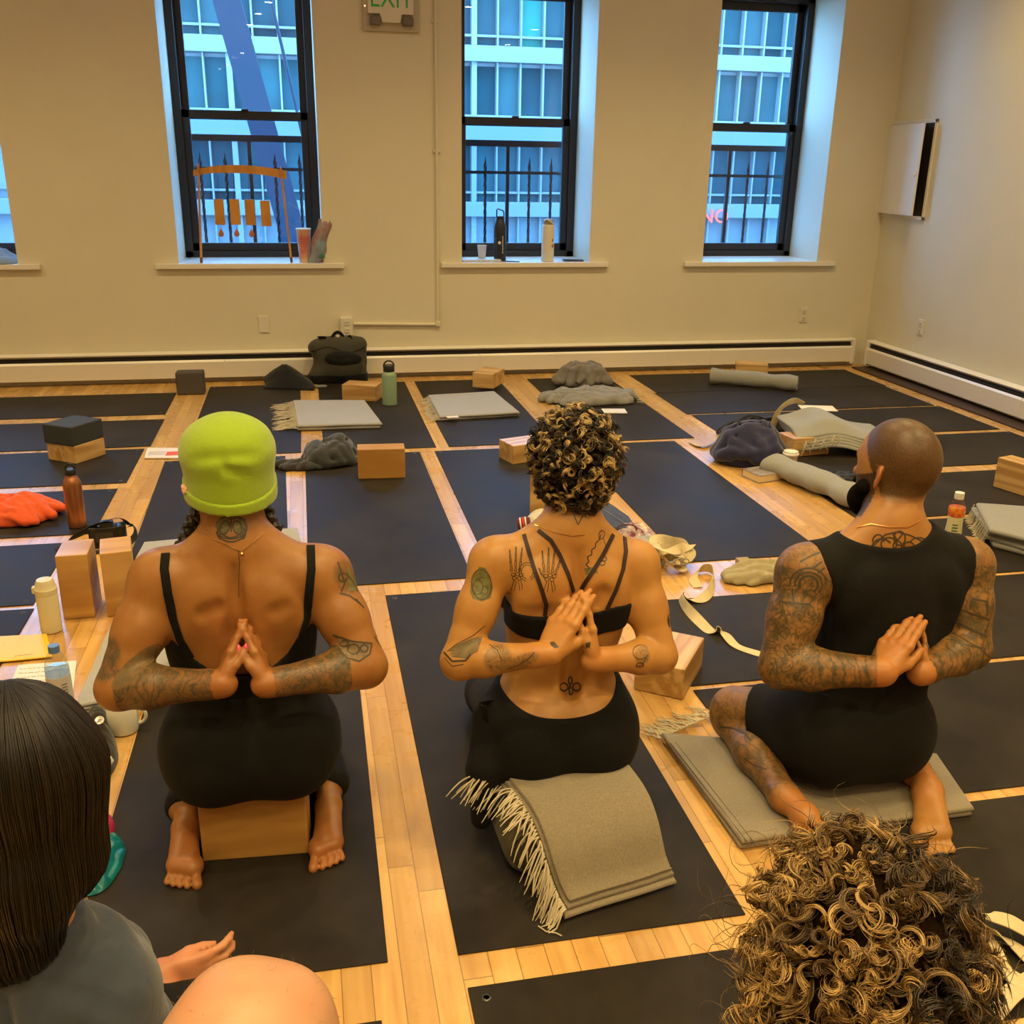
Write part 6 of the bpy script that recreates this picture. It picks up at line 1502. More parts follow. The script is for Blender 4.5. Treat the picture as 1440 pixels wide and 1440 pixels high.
p = fl(141, 1019, 0.07); m = MB(); m.lathe([(0.006, 0), (0.010, 0.003), (0.012, 0.003), (0.010, -0.002), (0.006, 0)], p+A(0, 0, 0.012), 18, rot=RX(0.6)); ob(m, 'ring', plain('steel', (0.5, 0.5, 0.5), 0.3, metal=1), 'small metal ring on the dark bag beside the mug', 'ring', True)
p = fl(152, 1078, 0.05); m = MB(); m.lathe([(0.0001, -0.014), (0.011, -0.009), (0.015, 0), (0.011, 0.009), (0.0001, 0.014)], p+A(0, 0, 0.015), 16); ob(m, 'earphone_case', plain('white_shine', (0.75, 0.75, 0.74), 0.2), 'small glossy white case half hidden by the dark hair', 'case', True)
# sock, black bag, drawstring cloth
T = crumple('sock', 'white sock with a red and black striped cuff beside the upright block', 'sock', [(740, 748), (775, 752), (790, 740), (775, 728), (748, 728), (738, 738)], 0.075, cloth('white_sock', (0.62, 0.58, 0.46), 0.003, 30), 16, 12.0, MT, 0.35, 1.1, pn='sock_foot')
p = fl(741, 742, 0.035)
m = MB(); m.lathe([(0.030, -0.024), (0.033, -0.018), (0.034, 0.0), (0.033, 0.02), (0.028, 0.03)], p+A(-0.012, 0.01, 0.008), 20, rot=RY(PI/2-0.2)@RX(0.2)); m.build('cuff', plain('dark_red', (0.10, 0.008, 0.02), 0.8), T, smooth=True, world=True)
for dz, cc in ((-0.010, 'white'), (0.002, 'red'), (0.012, 'white')):
    m = MB(); m.lathe([(0.0342, dz-0.003), (0.0348, dz), (0.0342, dz+0.003)], p+A(-0.012, 0.01, 0.008), 20, rot=RY(PI/2-0.2)@RX(0.2)); m.build('stripe', plain('stripe_'+cc, (0.7, 0.6, 0.5) if cc == 'white' else (0.6, 0.03, 0.02), 0.8), T, smooth=True, world=True)
T = empty('shoulder_bag', fl(862, 740, MT).tolist(), label='flat black bag lying on the mat behind the neck of the curly haired person', cat='bag')
c = [fl(*q, MT) for q in ((838, 752), (898, 756), (886, 738), (838, 702))]; m = MB(); f, Lu, Lv = quad_map(*c, MT+0.018); slab(m, Lu, Lv, 0.034, f, seed=3, amp=0.003); m.build('bag_body', cloth('nylon', (0.012, 0.012, 0.014), 0.002, 20, rough=0.5), T, smooth=True, world=True)
m = MB(); m.tube([Vector(fl(842, 712, 0.04)).lerp(Vector(fl(884, 740, 0.04)), i/8)+Vector((0, 0, 0.001)) for i in range(9)], 0.0018, 5); m.build('zip', M['fin'], T, world=True)
crumple('cloth', 'small white and purple patterned cloth bundle beside the black bag', 'cloth', [(868, 760), (905, 764), (918, 772), (922, 752), (898, 740), (870, 742)], 0.05, plain('purple_print', (0.60, 0.56, 0.50), 0.8, col2=(0.18, 0.03, 0.10), vs=38), 17, 12.0, 0.006, 0.5, 1.1)
m = MB(); p = fl(890, 748, 0.05); m.tube([p+A(-0.03+0.045*math.cos(a)*1.0, 0, 0.012+0.022*math.sin(a)) for a in np.linspace(-0.3, 2.6, 14)], 0.003, 6); ob(m, 'cord_loop', plain('plum_cord', (0.08, 0.01, 0.03), 0.7), 'dark plum cord loop on the patterned cloth bundle', 'cord', True)
crumple('cloth', 'pale cloth lying between the shoulder of the curly haired person and the strap pile', 'cloth', [(895, 790), (925, 800), (936, 785), (922, 758), (900, 750)], 0.04, M['woollight'], 18, 8.0, MT, 0.4, 1.2)
# cotton straps
M['tapeD'] = M['tape']
T = empty('yoga_strap', fl(950, 800, 0).tolist(), label='loosely heaped cotton yoga strap beside the curly haired person', cat='yoga strap', group='cotton yoga straps')
m = MB(); rng = random.Random(21); cp = fl(945, 800, 0); pts = []
for i in range(34):
    a = i*0.95+rng.uniform(-.3, .3); r = rng.uniform(0.03, 0.085); pts.append((cp[0]+r*math.cos(a)*1.0, cp[1]+0.02+r*math.sin(a)*1.3, 0.012+0.0022*i+rng.uniform(0, .02), rng.uniform(-1.1, 1.3)))
tape(m, pts, n=9); m.build('webbing', M['tape'], T, world=True)
m = MB()
for i in range(2): p = fl(955+8*i, 790, 0.10); m.tube([p+A(0.016*math.cos(a), 0, 0.012*math.sin(a)) for a in np.linspace(0, 2*PI, 20)], 0.002, 6)
m.build('buckle_ring', M['fin'], T, smooth=True, world=True)
m = ftape([(982, 826, 0.004, 0.1), (975, 812, 0.012, 0.5), (985, 800, 0.022, 1.2), (1000, 800, 0.022, 1.5), (1004, 815, 0.022, 1.3), (998, 832, 0.02, 0.9), (985, 843, 0.012, 0.3), (970, 843, 0.012, -0.4), (958, 838, 0.02, -1.2), (962, 850, 0.022, -1.3), (985, 875, 0.014, -0.5), (1000, 888, 0.008, -0.1), (1010, 884, 0.02, 0.9), (1020, 892, 0.010, 0.2), (1035, 908, 0.006, 0.1), (1062, 918, 0.005, 0.0), (1090, 925, 0.005, 0.0)], w=0.036)
ob(m, 'yoga_strap', M['tape'], 'cotton yoga strap trailing in twists across the mat towards the tattooed elbow', 'yoga strap', group='cotton yoga straps')
m = ftape([(972, 622, 0.004, 0.2), (985, 628, 0.008, 0.3), (1000, 622, 0.02, 0.6), (1012, 612, 0.03, 1.0), (1030, 605, 0.03, 0.6)], w=0.036); ob(m, 'yoga_strap', M['tape'], 'end of a cotton yoga strap sticking out left of the black jacket', 'yoga strap', group='cotton yoga straps')
m = MB(); q0 = pc_; tape(m, [(q0[0]-0.14, q0[1]+0.30, 0.03, 0.2), (q0[0]-0.12, q0[1]+0.27, 0.16, 1.0), (q0[0]-0.04, q0[1]+0.27, 0.215, 1.3), (q0[0]+0.02, q0[1]+0.25, 0.20, 0.8)], w=0.036); ob(m, 'yoga_strap', M['tape'], 'loop of cotton yoga strap behind the stack of folded blankets', 'yoga strap', group='cotton yoga straps')
heap('cloth', 'olive beige cloth on the floor strip left of the tattooed shoulder', 'cloth', (1070, 812), (0.155, 0.085), 0.12, 0.062, cloth('khaki', (0.36, 0.31, 0.18), 0.004, 14), 23, 9, base=0.001, fold=0.018)
m = MB(); p = fl(1045, 800, 0.0); m.box((p[0], p[1], 0.02), (0.05, 0.05, 0.04), bev=0.003); ob(m, 'small_box', plain('tan_card', (0.32, 0.25, 0.14), 0.8), 'small tan box behind the olive beige cloth', 'box')
for k, (pts, lb) in enumerate([([(1368, 1282, 0.03, 0.6), (1392, 1288, 0.05, 0.2), (1425, 1298, 0.045, -0.1), (1460, 1320, 0.02, 0)], 'topmost loop of cotton strap at the lower right beside the curly hair'), ([(1372, 1300, 0.012, 0.1), (1395, 1330, 0.02, 0.3), (1412, 1365, 0.02, 0.1), (1455, 1390, 0.012, 0)], 'middle length of cotton strap at the lower right edge'), ([(1370, 1455, 0.02, 0.3), (1400, 1425, 0.03, 0.5), (1425, 1395, 0.02, 0.2), (1465, 1370, 0.012, 0.0)], 'lowest length of cotton strap in the bottom right corner'), ([(1355, 1340, 0.01, 0.9), (1385, 1310, 0.03, 1.0), (1420, 1325, 0.02, 0.4), (1450, 1350, 0.01, 0.1)], 'twisted piece of cotton strap right of the curly hair')]):
    m = ftape(pts, w=0.040); ob(m, 'yoga_strap', M['tape'], lb, 'yoga strap', group='cotton yoga straps')

# ------------------------------------------------------------------ bottles, cups, papers
def bottle(name, loc, prof, mat, label, cap_prof=None, cap_mat=None, cat='bottle', n=32):
    t = empty(name, loc, label=label, cat=cat); m = MB(); m.lathe(prof, n=n); m.build('bottle_body', mat, t, smooth=True)
    if cap_prof: m = MB(); m.lathe(cap_prof, n=n); m.build('cap', cap_mat, t, smooth=True)
    return t
def steel(c, rough=0.3, metal=0.7): return plain('coat_%0.2f' % c[0], c, rough, metal=metal)
p = fl(107, 744, MT); M['copper'] = plain('copper_metal', (0.42, 0.17, 0.08), 0.32, metal=0.75)
t = bottle('water_bottle', (p[0], p[1]+0.035, MT), [(0.030, 0), (0.0355, 0.003), (0.0365, 0.012), (0.0365, 0.185), (0.034, 0.200), (0.026, 0.215), (0.021, 0.222), (0.021, 0.236)], M['copper'], 'copper coloured metal bottle with a loop lid on the left mat', [(0.0225, 0.228), (0.0225, 0.248), (0.020, 0.252), (0.0001, 0.252)], M['dark'])
m = MB(); m.tube([(0.017*math.cos(a), 0, 0.252+0.022*math.sin(a)) for a in np.linspace(0, PI, 12)], 0.0045, 8); m.build('loop_handle', M['dark'], t, smooth=True)
p = fl(549, 571, MT); M['sage'] = plain('sage_green_coat', (0.22, 0.33, 0.22), 0.4)
t = bottle('water_bottle', (p[0], p[1]+0.045, MT), [(0.043, 0), (0.047, 0.004), (0.0475, 0.19), (0.044, 0.203), (0.035, 0.212), (0.033, 0.218)], M['sage'], 'sage green metal bottle with a black loop lid near the backpack', [(0.034, 0.214), (0.036, 0.218), (0.036, 0.252), (0.033, 0.256), (0.0001, 0.256)], M['dark'])
m = MB(); m.tube([(0.033*math.cos(a), 0, 0.246+0.036*math.sin(a)) for a in np.linspace(0, PI, 14)], 0.005, 8); m.build('loop_handle', M['dark'], t, smooth=True)
p = fl(70, 893, 0.0); M['cream'] = plain('cream_coat', (0.62, 0.56, 0.34), 0.4)
t = bottle('thermos', (p[0], p[1]+0.032, 0.0015), [(0.030, 0), (0.033, 0.003), (0.0335, 0.13), (0.031, 0.137)], M['cream'], 'cream coloured thermos flask beside the yellow envelope', [(0.0335, 0.134), (0.0345, 0.139), (0.0345, 0.152), (0.031, 0.156), (0.029, 0.172), (0.024, 0.182), (0.0001, 0.184)], M['cream'], 'thermos')
m = MB(); m.box((-0.035, 0, 0.148), (0.012, 0.022, 0.022), bev=0.004); m.build('latch', M['cream'], t)
# clear water bottle
p = fl(85, 1010, 0.0); wb = empty('plastic_bottle', (p[0]+0.005, p[1]+0.02, 0.002), label='clear plastic water bottle with a blue cap in front of the yellow envelope', cat='bottle')
M['pet'] = glassy('clear_plastic', (0.90, 0.93, 0.95), 2.2); m = MB(); m.lathe([(0.026, 0), (0.031, 0.006), (0.032, 0.02), (0.0315, 0.125), (0.032, 0.14), (0.028, 0.168), (0.018, 0.188), (0.013, 0.193), (0.0125, 0.200)], n=32); m.build('bottle_body', M['pet'], wb, smooth=True)
M['water'] = glassy('still_water', (0.72, 0.84, 0.98), 1.5); m = MB(); m.lathe([(0.0255, 0.002), (0.0305, 0.007), (0.0312, 0.02), (0.0308, 0.145), (0.0001, 0.1455)], n=32); m.build('water', M['water'], wb, smooth=True)
m = MB(); m.lathe([(0.0323, 0.045), (0.0325, 0.046), (0.0325, 0.125), (0.0323, 0.126)], n=32); m.build('label', plain('greyish_label', (0.50, 0.48, 0.46), 0.5), wb, smooth=True)
m = MB(); m.lathe([(0.0145, 0.193), (0.015, 0.196), (0.0145, 0.213), (0.0001, 0.2135)], n=20); m.build('cap', plain('blue_cap', (0.10, 0.20, 0.48), 0.4), wb, smooth=True)
m = MB()
for k in range(6): m.box((0.02, -0.0258, 0.06+0.009*k), (0.014, 0.0012, 0.0022), rot=RZ(0.65))
m.box((-0.018, -0.0278, 0.100), (0.016, 0.0012, 0.008), rot=RZ(-0.6)); m.build('printing', plain('label_print', (0.10, 0.08, 0.10), 0.6), wb)
# juice bottle
p = fl(1345, 760, MT); jb = empty('juice_bottle', (p[0], p[1]+0.03, MT), label='clear juice bottle with red and yellow label and white cap behind the tank top person', cat='bottle')
m = MB(); m.lathe([(0.030, 0), (0.033, 0.006), (0.033, 0.03), (0.030, 0.07), (0.033, 0.12), (0.032, 0.145), (0.020, 0.168), (0.017, 0.175), (0.017, 0.180)], n=28); m.build('bottle_body', M['pet'], jb, smooth=True)
m = MB(); m.lathe([(0.0325, 0.01), (0.0335, 0.03), (0.0305, 0.07), (0.0325, 0.105)], n=28); m.build('label', plain('cream_label', (0.72, 0.68, 0.40), 0.5), jb, smooth=True)
m = MB(); m.lathe([(0.0322, 0.100), (0.0338, 0.118), (0.0335, 0.135), (0.0325, 0.140)], n=28); m.build('fruit_print', plain('fruit_print', (0.60, 0.03, 0.02), 0.5, col2=(0.85, 0.35, 0.02), vs=45), jb, smooth=True)
m = MB(); m.lathe([(0.019, 0.176), (0.0195, 0.180), (0.019, 0.203), (0.0001, 0.204)], n=24); m.build('cap', plain('white_cap', (0.75, 0.73, 0.68), 0.4), jb, smooth=True)
m = MB()
for k in range(4): m.box((-0.017, -0.0285, 0.03+0.013*k), (0.022, 0.0012, 0.004), rot=RZ(-0.5))
m.build('printing', plain('green_print', (0.02, 0.12, 0.03), 0.6), jb)
# mug
p = fl(172, 1037, 0.0); mg = empty('mug', (p[0], p[1]+0.035, 0.0015), label='white ceramic mug with pale tea beside the person in the lime beanie', cat='mug'); M['ceramic'] = plain('white_ceramic', (0.70, 0.68, 0.58), 0.2)
m = MB(); m.lathe([(0.030, 0), (0.038, 0.003), (0.040, 0.012), (0.040, 0.078), (0.0385, 0.080), (0.037, 0.078), (0.037, 0.012), (0.0001, 0.010)], n=36); m.build('cup_body', M['ceramic'], mg, smooth=True)
m = MB(); m.tube([(0.038+0.022*math.sin(a), -0.0, 0.042+0.024*math.cos(a)) for a in np.linspace(0.15, PI-0.15, 12)], 0.005, 8); m.build('handle', M['ceramic'], mg, smooth=True)
m = MB(); m.lathe([(0.0368, 0.055), (0.0001, 0.0552)], n=30); m.build('tea', plain('tea', (0.30, 0.24, 0.06), 0.05), mg)
# coffee cup
p = fl(1113, 666, 0.0); cu = empty('coffee_cup', (p[0], p[1]+0.03, 0.0015), label='paper coffee cup with a white lid beside the navy sweater', cat='cup')
m = MB(); m.lathe([(0.027, 0), (0.028, 0.002), (0.037, 0.095)], n=28); m.build('cup_body', plain('pink_brown_paper', (0.50, 0.33, 0.30), 0.6), cu, smooth=True)
m = MB(); m.lathe([(0.0395, 0.090), (0.041, 0.092), (0.041, 0.099), (0.038, 0.101), (0.036, 0.111), (0.034, 0.112), (0.033, 0.107), (0.0001, 0.107)], n=28); m.build('lid', plain('white_lid', (0.78, 0.74, 0.66), 0.4), cu, smooth=True)
# book
c = [fl(*q, 0.0) for q in ((1060, 684), (1100, 676), (1090, 660), (1037, 663))]; ang = edge_ang(c[0], c[1])
bo_ = empty('book', ((c[0]+c[2])/2).tolist()[:2]+[0.0015], ang-0.1, label='thick paperback book with a printed cover on the floorboards under the navy sweater', cat='book')
m = MB(); m.box((0, 0, 0.019), (0.18, 0.13, 0.034)); m.build('pages', plain('page_edges', (0.72, 0.58, 0.32), 0.8), bo_)
m = MB(); m.box((0, 0.0, 0.0375), (0.186, 0.136, 0.002), bev=0.0006); m.box((0, 0.0, 0.001), (0.186, 0.136, 0.002), bev=0.0006); m.box((0, 0.0675, 0.019), (0.186, 0.002, 0.036)); m.build('cover', plain('printed_cover', (0.20, 0.16, 0.13), 0.35, col2=(0.34, 0.30, 0.30), vs=24), bo_)
# card with red square near the beanie
m = MB(); c = [fl(*q, 0.0) for q in ((203, 646), (262, 646), (264, 632), (207, 632))]; f, Lu, Lv = quad_map(*c, 0.006); slab(m, Lu, Lv, 0.008, f, 6, 6, amp=0)
T = ob(m, 'card_booklet', plain('white_card', (0.74, 0.70, 0.68), 0.5), 'white printed card with a red square on the floor strip left of the lime beanie', 'card')
m = MB(); q0, q1 = fl(236, 641, 0.0105), fl(252, 634, 0.0105); m.box(((q0[0]+q1[0])/2, (q0[1]+q1[1])/2, 0.0105), (0.075, 0.075, 0.0006)); m.build('red_print', plain('red_print', (0.70, 0.10, 0.06), 0.5), T, world=True)
m = MB(); [m.box((fl(222, 638, 0)[0]+0.0, fl(222, 640, 0)[1]-0.03+0.016*k, 0.0105), (0.085, 0.003, 0.0006)) for k in range(5)]; m.build('printed_lines', plain('grey_print', (0.35, 0.33, 0.36), 0.6), T, world=True)
# yellow envelope and papers
T = empty('envelope', fl(20, 905, 0.0).tolist(), label='large yellow envelope lying at the left edge beside the cream thermos', cat='envelope')
m = MB(); c = [fl(*q, 0.004) for q in ((-60, 938), (74, 925), (66, 893), (-60, 900))]; f, Lu, Lv = quad_map(*c, 0.0075); slab(m, Lu, Lv, 0.005, f, 10, 8, amp=0.0006, seed=2); m.build('envelope_body', plain('yellow_paper', (0.80, 0.50, 0.02), 0.45), T, smooth=True, world=True)
m = MB(); q = fl(33, 921, 0.0105); m.box((q[0], q[1], 0.0106), (0.05, 0.0015, 0.0004), rot=RZ(0.1)); m.build('printed_line', M['dark'], T, world=True)
T = empty('paper_sheet', fl(30, 960, 0.0).tolist(), label='handwritten white notebook page on the floor left of the water bottle', cat='paper')
m = MB(); c = [fl(*q, 0.001) for q in ((-5, 1010), (100, 1000), (108, 930), (26, 936))]; f, Lu, Lv = quad_map(*c, 0.003); slab(m, Lu, Lv, 0.002, f, 8, 8, amp=0.0004); m.build('page', plain('white_page', (0.70, 0.70, 0.74), 0.6), T, world=True)
m = MB(); rng = random.Random(3)
for k in range(9):
    a = Vector(c[3]).lerp(Vector(c[0]), 0.1+k*0.09); b = Vector(c[2]).lerp(Vector(c[1]), 0.1+k*0.09); x = 0.06
    while x < 0.8:
        w = rng.uniform(0.03, 0.09); P = [a.lerp(b, x+w*i/6)+Vector((0, rng.uniform(-.0018, .0018), 0.0045)) for i in range(7)]; m.tube([(p.x, p.y, 0.0046) for p in P], 0.0005, 4); x += w+0.02
m.build('handwriting', plain('ink_pen', (0.03, 0.03, 0.06), 0.6), T, world=True)
# camera on the floor strip
p = fl(150, 775, 0.0); T = empty('photo_camera', (p[0], p[1]+0.06, 0.0015), 0.1, label='black photo camera with strap lying behind the upright blocks', cat='camera'); M['camblk'] = plain('camera_black', (0.008, 0.008, 0.008), 0.38, bmp=0.0006, bs=400)
m = MB(); m.box((0, 0, 0.045), (0.14, 0.055, 0.085), bev=0.010, seg=3); m.box((0.0, 0.0, 0.092), (0.05, 0.045, 0.026), bev=0.008); m.box((0.055, -0.012, 0.05), (0.03, 0.07, 0.085), bev=0.010); m.build('camera_body', M['camblk'], T, smooth=True)
m = MB(); m.lathe([(0.036, 0), (0.037, 0.03), (0.034, 0.034), (0.034, 0.065), (0.031, 0.068), (0.028, 0.062), (0.0001, 0.058)], (-0.015, 0.025, 0.045), 28, rot=RX(-PI/2)); m.build('lens', M['camblk'], T, smooth=True)
m = MB(); m.box((-0.01, -0.0285, 0.042), (0.07, 0.003, 0.05), bev=0.001); m.build('screen', plain('screen_glass', (0.02, 0.022, 0.025), 0.1), T)
for x in (0.055, -0.052): m = MB(); m.lathe([(0.009, 0), (0.009, 0.008), (0.0001, 0.009)], (x, 0, 0.086), 14); m.build('dial', M['camblk'], T, smooth=True)
m = MB(); tape(m, [(0.075, 0, 0.07, 0.3), (0.10, 0.0, 0.075, 0.9), (0.10, -0.04, 0.04, 1.2), (0.03, -0.085, 0.006, 0.2), (-0.05, -0.07, 0.006, 0.0), (-0.12, -0.03, 0.006, 0.2), (-0.19, 0.0, 0.006, 0), (-0.14, 0.03, 0.03, 0.6), (-0.08, 0.0, 0.07, 0.9), (-0.02, -0.02, 0.105, 0.4), (0.05, -0.01, 0.115, 0.3), (0.085, 0, 0.08, 0.5)], w=0.026, th=0.002); m.build('neck_strap', plain('strap_web', (0.012, 0.012, 0.012), 0.7), T)

# ------------------------------------------------------------------ backpack by the heater
a, b = fl(440, 541, MT), fl(517, 541, MT); bw = b[0]-a[0]; T = empty('backpack', ((a[0]+b[0])/2, a[1]+0.09, MT), 0.04, label='olive grey and black backpack standing against the heater', cat='backpack')
M['bagol'] = cloth('olive_canvas_bag', (0.060, 0.056, 0.042), 0.008, 9, sheen=0.2); M['bagbk'] = cloth('black_canvas_bag', (0.012, 0.013, 0.014), 0.006, 9, sheen=0.1)
G = [(0, [ell((0, 0, 0.15), (bw*0.50, 0.085, 0.16), k=0.05), cap((-bw*0.36, -0.0, 0.05), (bw*0.36, 0, 0.05), 0.07, k=0.05), cap((-bw*0.38, 0.01, 0.25), (bw*0.42, 0.01, 0.255), 0.050, k=0.05), ell((0.02, -0.06, 0.11), (bw*0.36, 0.045, 0.085), k=0.03), crease((-0.12, -0.11, 0.215), (0.15, -0.10, 0.19), 0.012, 0.03), crease((-0.1, -0.12, 0.14), (0.1, -0.12, 0.155), 0.010, 0.03)])]
pre = lambda X: X+0.010*np.sin(X[:, [2, 0, 1]]*31+np.array([0, 1, 2]))
V, Q = solid(G, 0.005, 0, lambda X: 0.003-X[:, 2], pre=pre); fast_mesh('pack_body', V, Q, M['bagol'], T)
V, Q = solid(G, 0.005, 0.004, lambda X: np.maximum(X[:, 2]-0.062, 0.001-X[:, 2]), pre=pre); fast_mesh('pack_base', V, Q, M['bagbk'], T)
V, Q = solid(G, 0.005, 0.006, lambda X: np.maximum(0.232+0.06*np.abs(X[:, 0]-0.03)*0-X[:, 2]-0.02*np.sin(X[:, 0]*20), -1), pre=pre); fast_mesh('pack_flap', V, Q, M['bagol'], T)
V, Q = solid([(0, [ell((0.02, -0.085, 0.17), (0.13, 0.035, 0.055), k=0.02), crease((-0.1, -0.13, 0.18), (0.14, -0.13, 0.17), 0.01, 0.02)])], 0.005, 0, pre=pre); fast_mesh('front_pocket', V, Q, M['bagbk'], T)
m = MB(); tape(m, [(-0.04, 0.0, 0.28, 1.0), (-0.03, 0.0, 0.325, 1.2), (0.0, 0.0, 0.345, 1.5), (0.03, 0.0, 0.325, 1.2), (0.04, 0, 0.28, 1.0)], w=0.024, th=0.004); m.build('grab_handle', M['bagbk'], T)
m = MB(); tape(m, [(-0.10, 0.02, 0.29, 0.5), (-0.13, 0.0, 0.31, 0.8), (-0.08, -0.01, 0.315, 0.5)], w=0.03, th=0.004); tape(m, [(0.07, 0.02, 0.29, 0.5), (0.09, 0.0, 0.315, 0.8), (0.10, -0.01, 0.29, 0.5)], w=0.03, th=0.004); m.build('shoulder_strap', M['bagbk'], T)
m = MB(); m.box((0.0, -0.012, 0.315), (0.016, 0.002, 0.032)); m.build('white_tag', M['plastic'], T)
m = MB(); m.box((fl(443, 545, MT)[0]+0.04, fl(443, 545, MT)[1], MT+0.008), (0.08, 0.03, 0.014), bev=0.004); ob(m, 'pouch', plain('grey_pouch', (0.22, 0.22, 0.21), 0.6), 'small grey pouch on the floor at the left foot of the backpack', 'pouch')

# ------------------------------------------------------------------ on the window sills
SZ = WZ0+0.0065
Y0 = WY+0.02
T = empty('hanging_chime', (0.5*(at(283, 366, Y0)[0]+at(411, 366, Y0+0.02)[0]), Y0+0.02, SZ), label='wooden frame with four hanging wooden chime blocks on the first window sill', cat='chime')
M['chw'] = wood('honey_wood', (0.62, 0.30, 0.06), (0.50, 0.22, 0.04), 0.5, rings=3.0, scale=(2, 2, 0.5))
def sp(px, py, dy=0.0): return at(px, py, Y0+0.02+dy)
m = MB(); n = 20; topy = [(272, 239), (300, 233.5), (335, 232), (370, 234.5), (403, 240)]; boty = [(272, 247.5), (300, 243.5), (335, 243.5), (370, 246), (403, 252)]
PT = catmull([(*sp(*q),) for q in topy], 6); PB = catmull([(*sp(*q),) for q in boty], 6); V = []; Fc = []
for a, b in zip(PT, PB):
    for q, dy in ((a, -0.012), (b, -0.012), (b, 0.012), (a, 0.012)): V.append((q.x, Y0+0.02+dy, q.z))
for i in range(len(PT)-1):
    for k in range(4): Fc.append((i*4+k, i*4+(k+1) % 4, (i+1)*4+(k+1) % 4, (i+1)*4+k))
Fc += [(3, 2, 1, 0), tuple((len(PT)-1)*4+k for k in range(4))]; m.add(V, Fc); m.build('curved_beam', M['chw'], T, world=True)
for q0, q1 in (((278.5, 231), (283, 367)), ((394.5, 235), (410, 367))):
    a, b = Vector(sp(*q0, -0.02)), Vector(sp(*q1, -0.02)); b.z = SZ; d = b-a; qm = d.to_track_quat('Z', 'Y').to_matrix(); m = MB(); m.box((a+b)/2, (0.020, 0.014, d.length), rot=qm, bev=0.002); po = m.build('post', M['chw'], T, world=True)
    m = MB(); m.box(b-d.normalized()*0.02, (0.023, 0.017, 0.034), rot=qm, bev=0.002); m.build('foot_cap', plain('brown_cap', (0.14, 0.05, 0.03), 0.6), po, world=True)
for k, (x, yt) in enumerate([(308, 280), (330, 280), (351, 280.5), (373, 282)]):
    a = sp(x-7.5, yt); b = sp(x+6, yt); c = sp(x+9, yt+36); d = sp(x-5, yt+36); m = MB(); V = []
    for q in (a, b, c, d): V.append((q[0], Y0+0.010, q[2]))
    for q in (a, b, c, d): V.append((q[0], Y0+0.030, q[2]))
    m.add(V, [(3, 2, 1, 0), (4, 5, 6, 7), (0, 1, 5, 4), (1, 2, 6, 5), (2, 3, 7, 6), (3, 0, 4, 7)]); cb = m.build('chime_block', M['chw'], T, world=True)
    m = MB(); m.tube([sp(x-1.5, 246), sp(x-1, yt)], 0.0016, 5); m.build('string', M['dark'], cb, world=True)
    if k < 3:
        m = MB(); m.tube([sp(x+2, yt+36), sp(x+3, yt+43)], 0.001, 5); m.build('string', M['dark'], cb, world=True)
        q = sp(x+3, yt+48); m = MB(); m.lathe([(0.0001, 0.034), (0.006, 0.022), (0.017, 0.002), (0.018, -0.010), (0.010, -0.022), (0.0001, -0.024)], (q[0], q[1], q[2]), 18); m.V = [(v[0], q[1]+(v[1]-q[1])*0.35, v[2]) for v in m.V]; m.build('clapper', plain('clapper_wood', (0.45, 0.16, 0.08), 0.5), cb, smooth=True, world=True)
def pxm(Y): return F/((Y)*math.cos(PITCH))
q = at(429, 368, Y0+0.03); T = empty('snack_cup', (q[0], Y0+0.04, SZ), label='paper snack cup with red and yellow print on the first sill', cat='cup')
m = MB(); m.lathe([(0.036, 0), (0.037, 0.003), (0.049, 0.22), (0.051, 0.224), (0.048, 0.226), (0.0001, 0.222)], n=28); m.build('cup_body', plain('printed_cup', (0.62, 0.16, 0.12), 0.5, col2=(0.78, 0.55, 0.30), vs=9), T, smooth=True)
m = MB(); m.lathe([(0.050, 0.218), (0.053, 0.222), (0.050, 0.228), (0.0001, 0.227)], n=28); m.build('rim', M['plastic'], T, smooth=True)
q = at(452, 368, Y0); T = empty('snack_packet', (q[0]+0.005, Y0+0.0, SZ), label='shiny blue and brown snack packet leaning on the window reveal of the first sill', cat='packet')
m = MB(); n = 16; V = []
for i in range(n+1):
    row = []
    for j in range(9):
        t = i/n; s = j/8-0.5; fat = 0.030*math.sin(PI*t)**0.6*math.cos(PI*s); row.append((s*0.115+0.085*(t-0.5)+0.01*math.sin(t*9), -fat*1.0-0.012+0.004*math.sin(s*20+t*9), 0.29*t+0.002))
    V.append(row)
m.grid(V); m.grid([[(x, -y*0.4-0.0, z) for x, y, z in r] for r in V]); m.build('foil_bag', plain('foil_print', (0.28, 0.42, 0.55), 0.25, metal=0.3, col2=(0.35, 0.12, 0.06), vs=11), T, smooth=True)
m = MB(); m.lathe([(0.0001, 0.02), (0.024, 0.0), (0.0001, -0.02)], (0.0, -0.035, 0.045), 16); m.build('green_print', plain('green_sticker', (0.04, 0.20, 0.12), 0.4), T, smooth=True)
crumple('cloth', 'pale blue cloth lying on the sill at the left edge of the picture', 'cloth', [], 0.09, cloth('pale_blue', (0.26, 0.38, 0.55), 0.004, 16), 30, 9, SZ, 0.5, 1.2, expl=[(-2.10, WY-0.02, SZ), (-1.90, WY-0.03, SZ), (-1.85, WY+0.05, SZ), (-1.86, WY+0.2, SZ), (-2.0, WY+0.25, SZ), (-2.2, WY+0.2, SZ)])
q = at(704, 364, Y0+0.06); T = bottle('water_bottle', (q[0], Y0+0.09, SZ), [(0.040, 0), (0.044, 0.004), (0.044, 0.235), (0.030, 0.285), (0.026, 0.292)], plain('navy_black_coat', (0.012, 0.014, 0.02), 0.4), 'tall black bottle with a square loop lid on the second sill', [(0.028, 0.288), (0.029, 0.30), (0.026, 0.312), (0.0001, 0.314)], M['dark'])
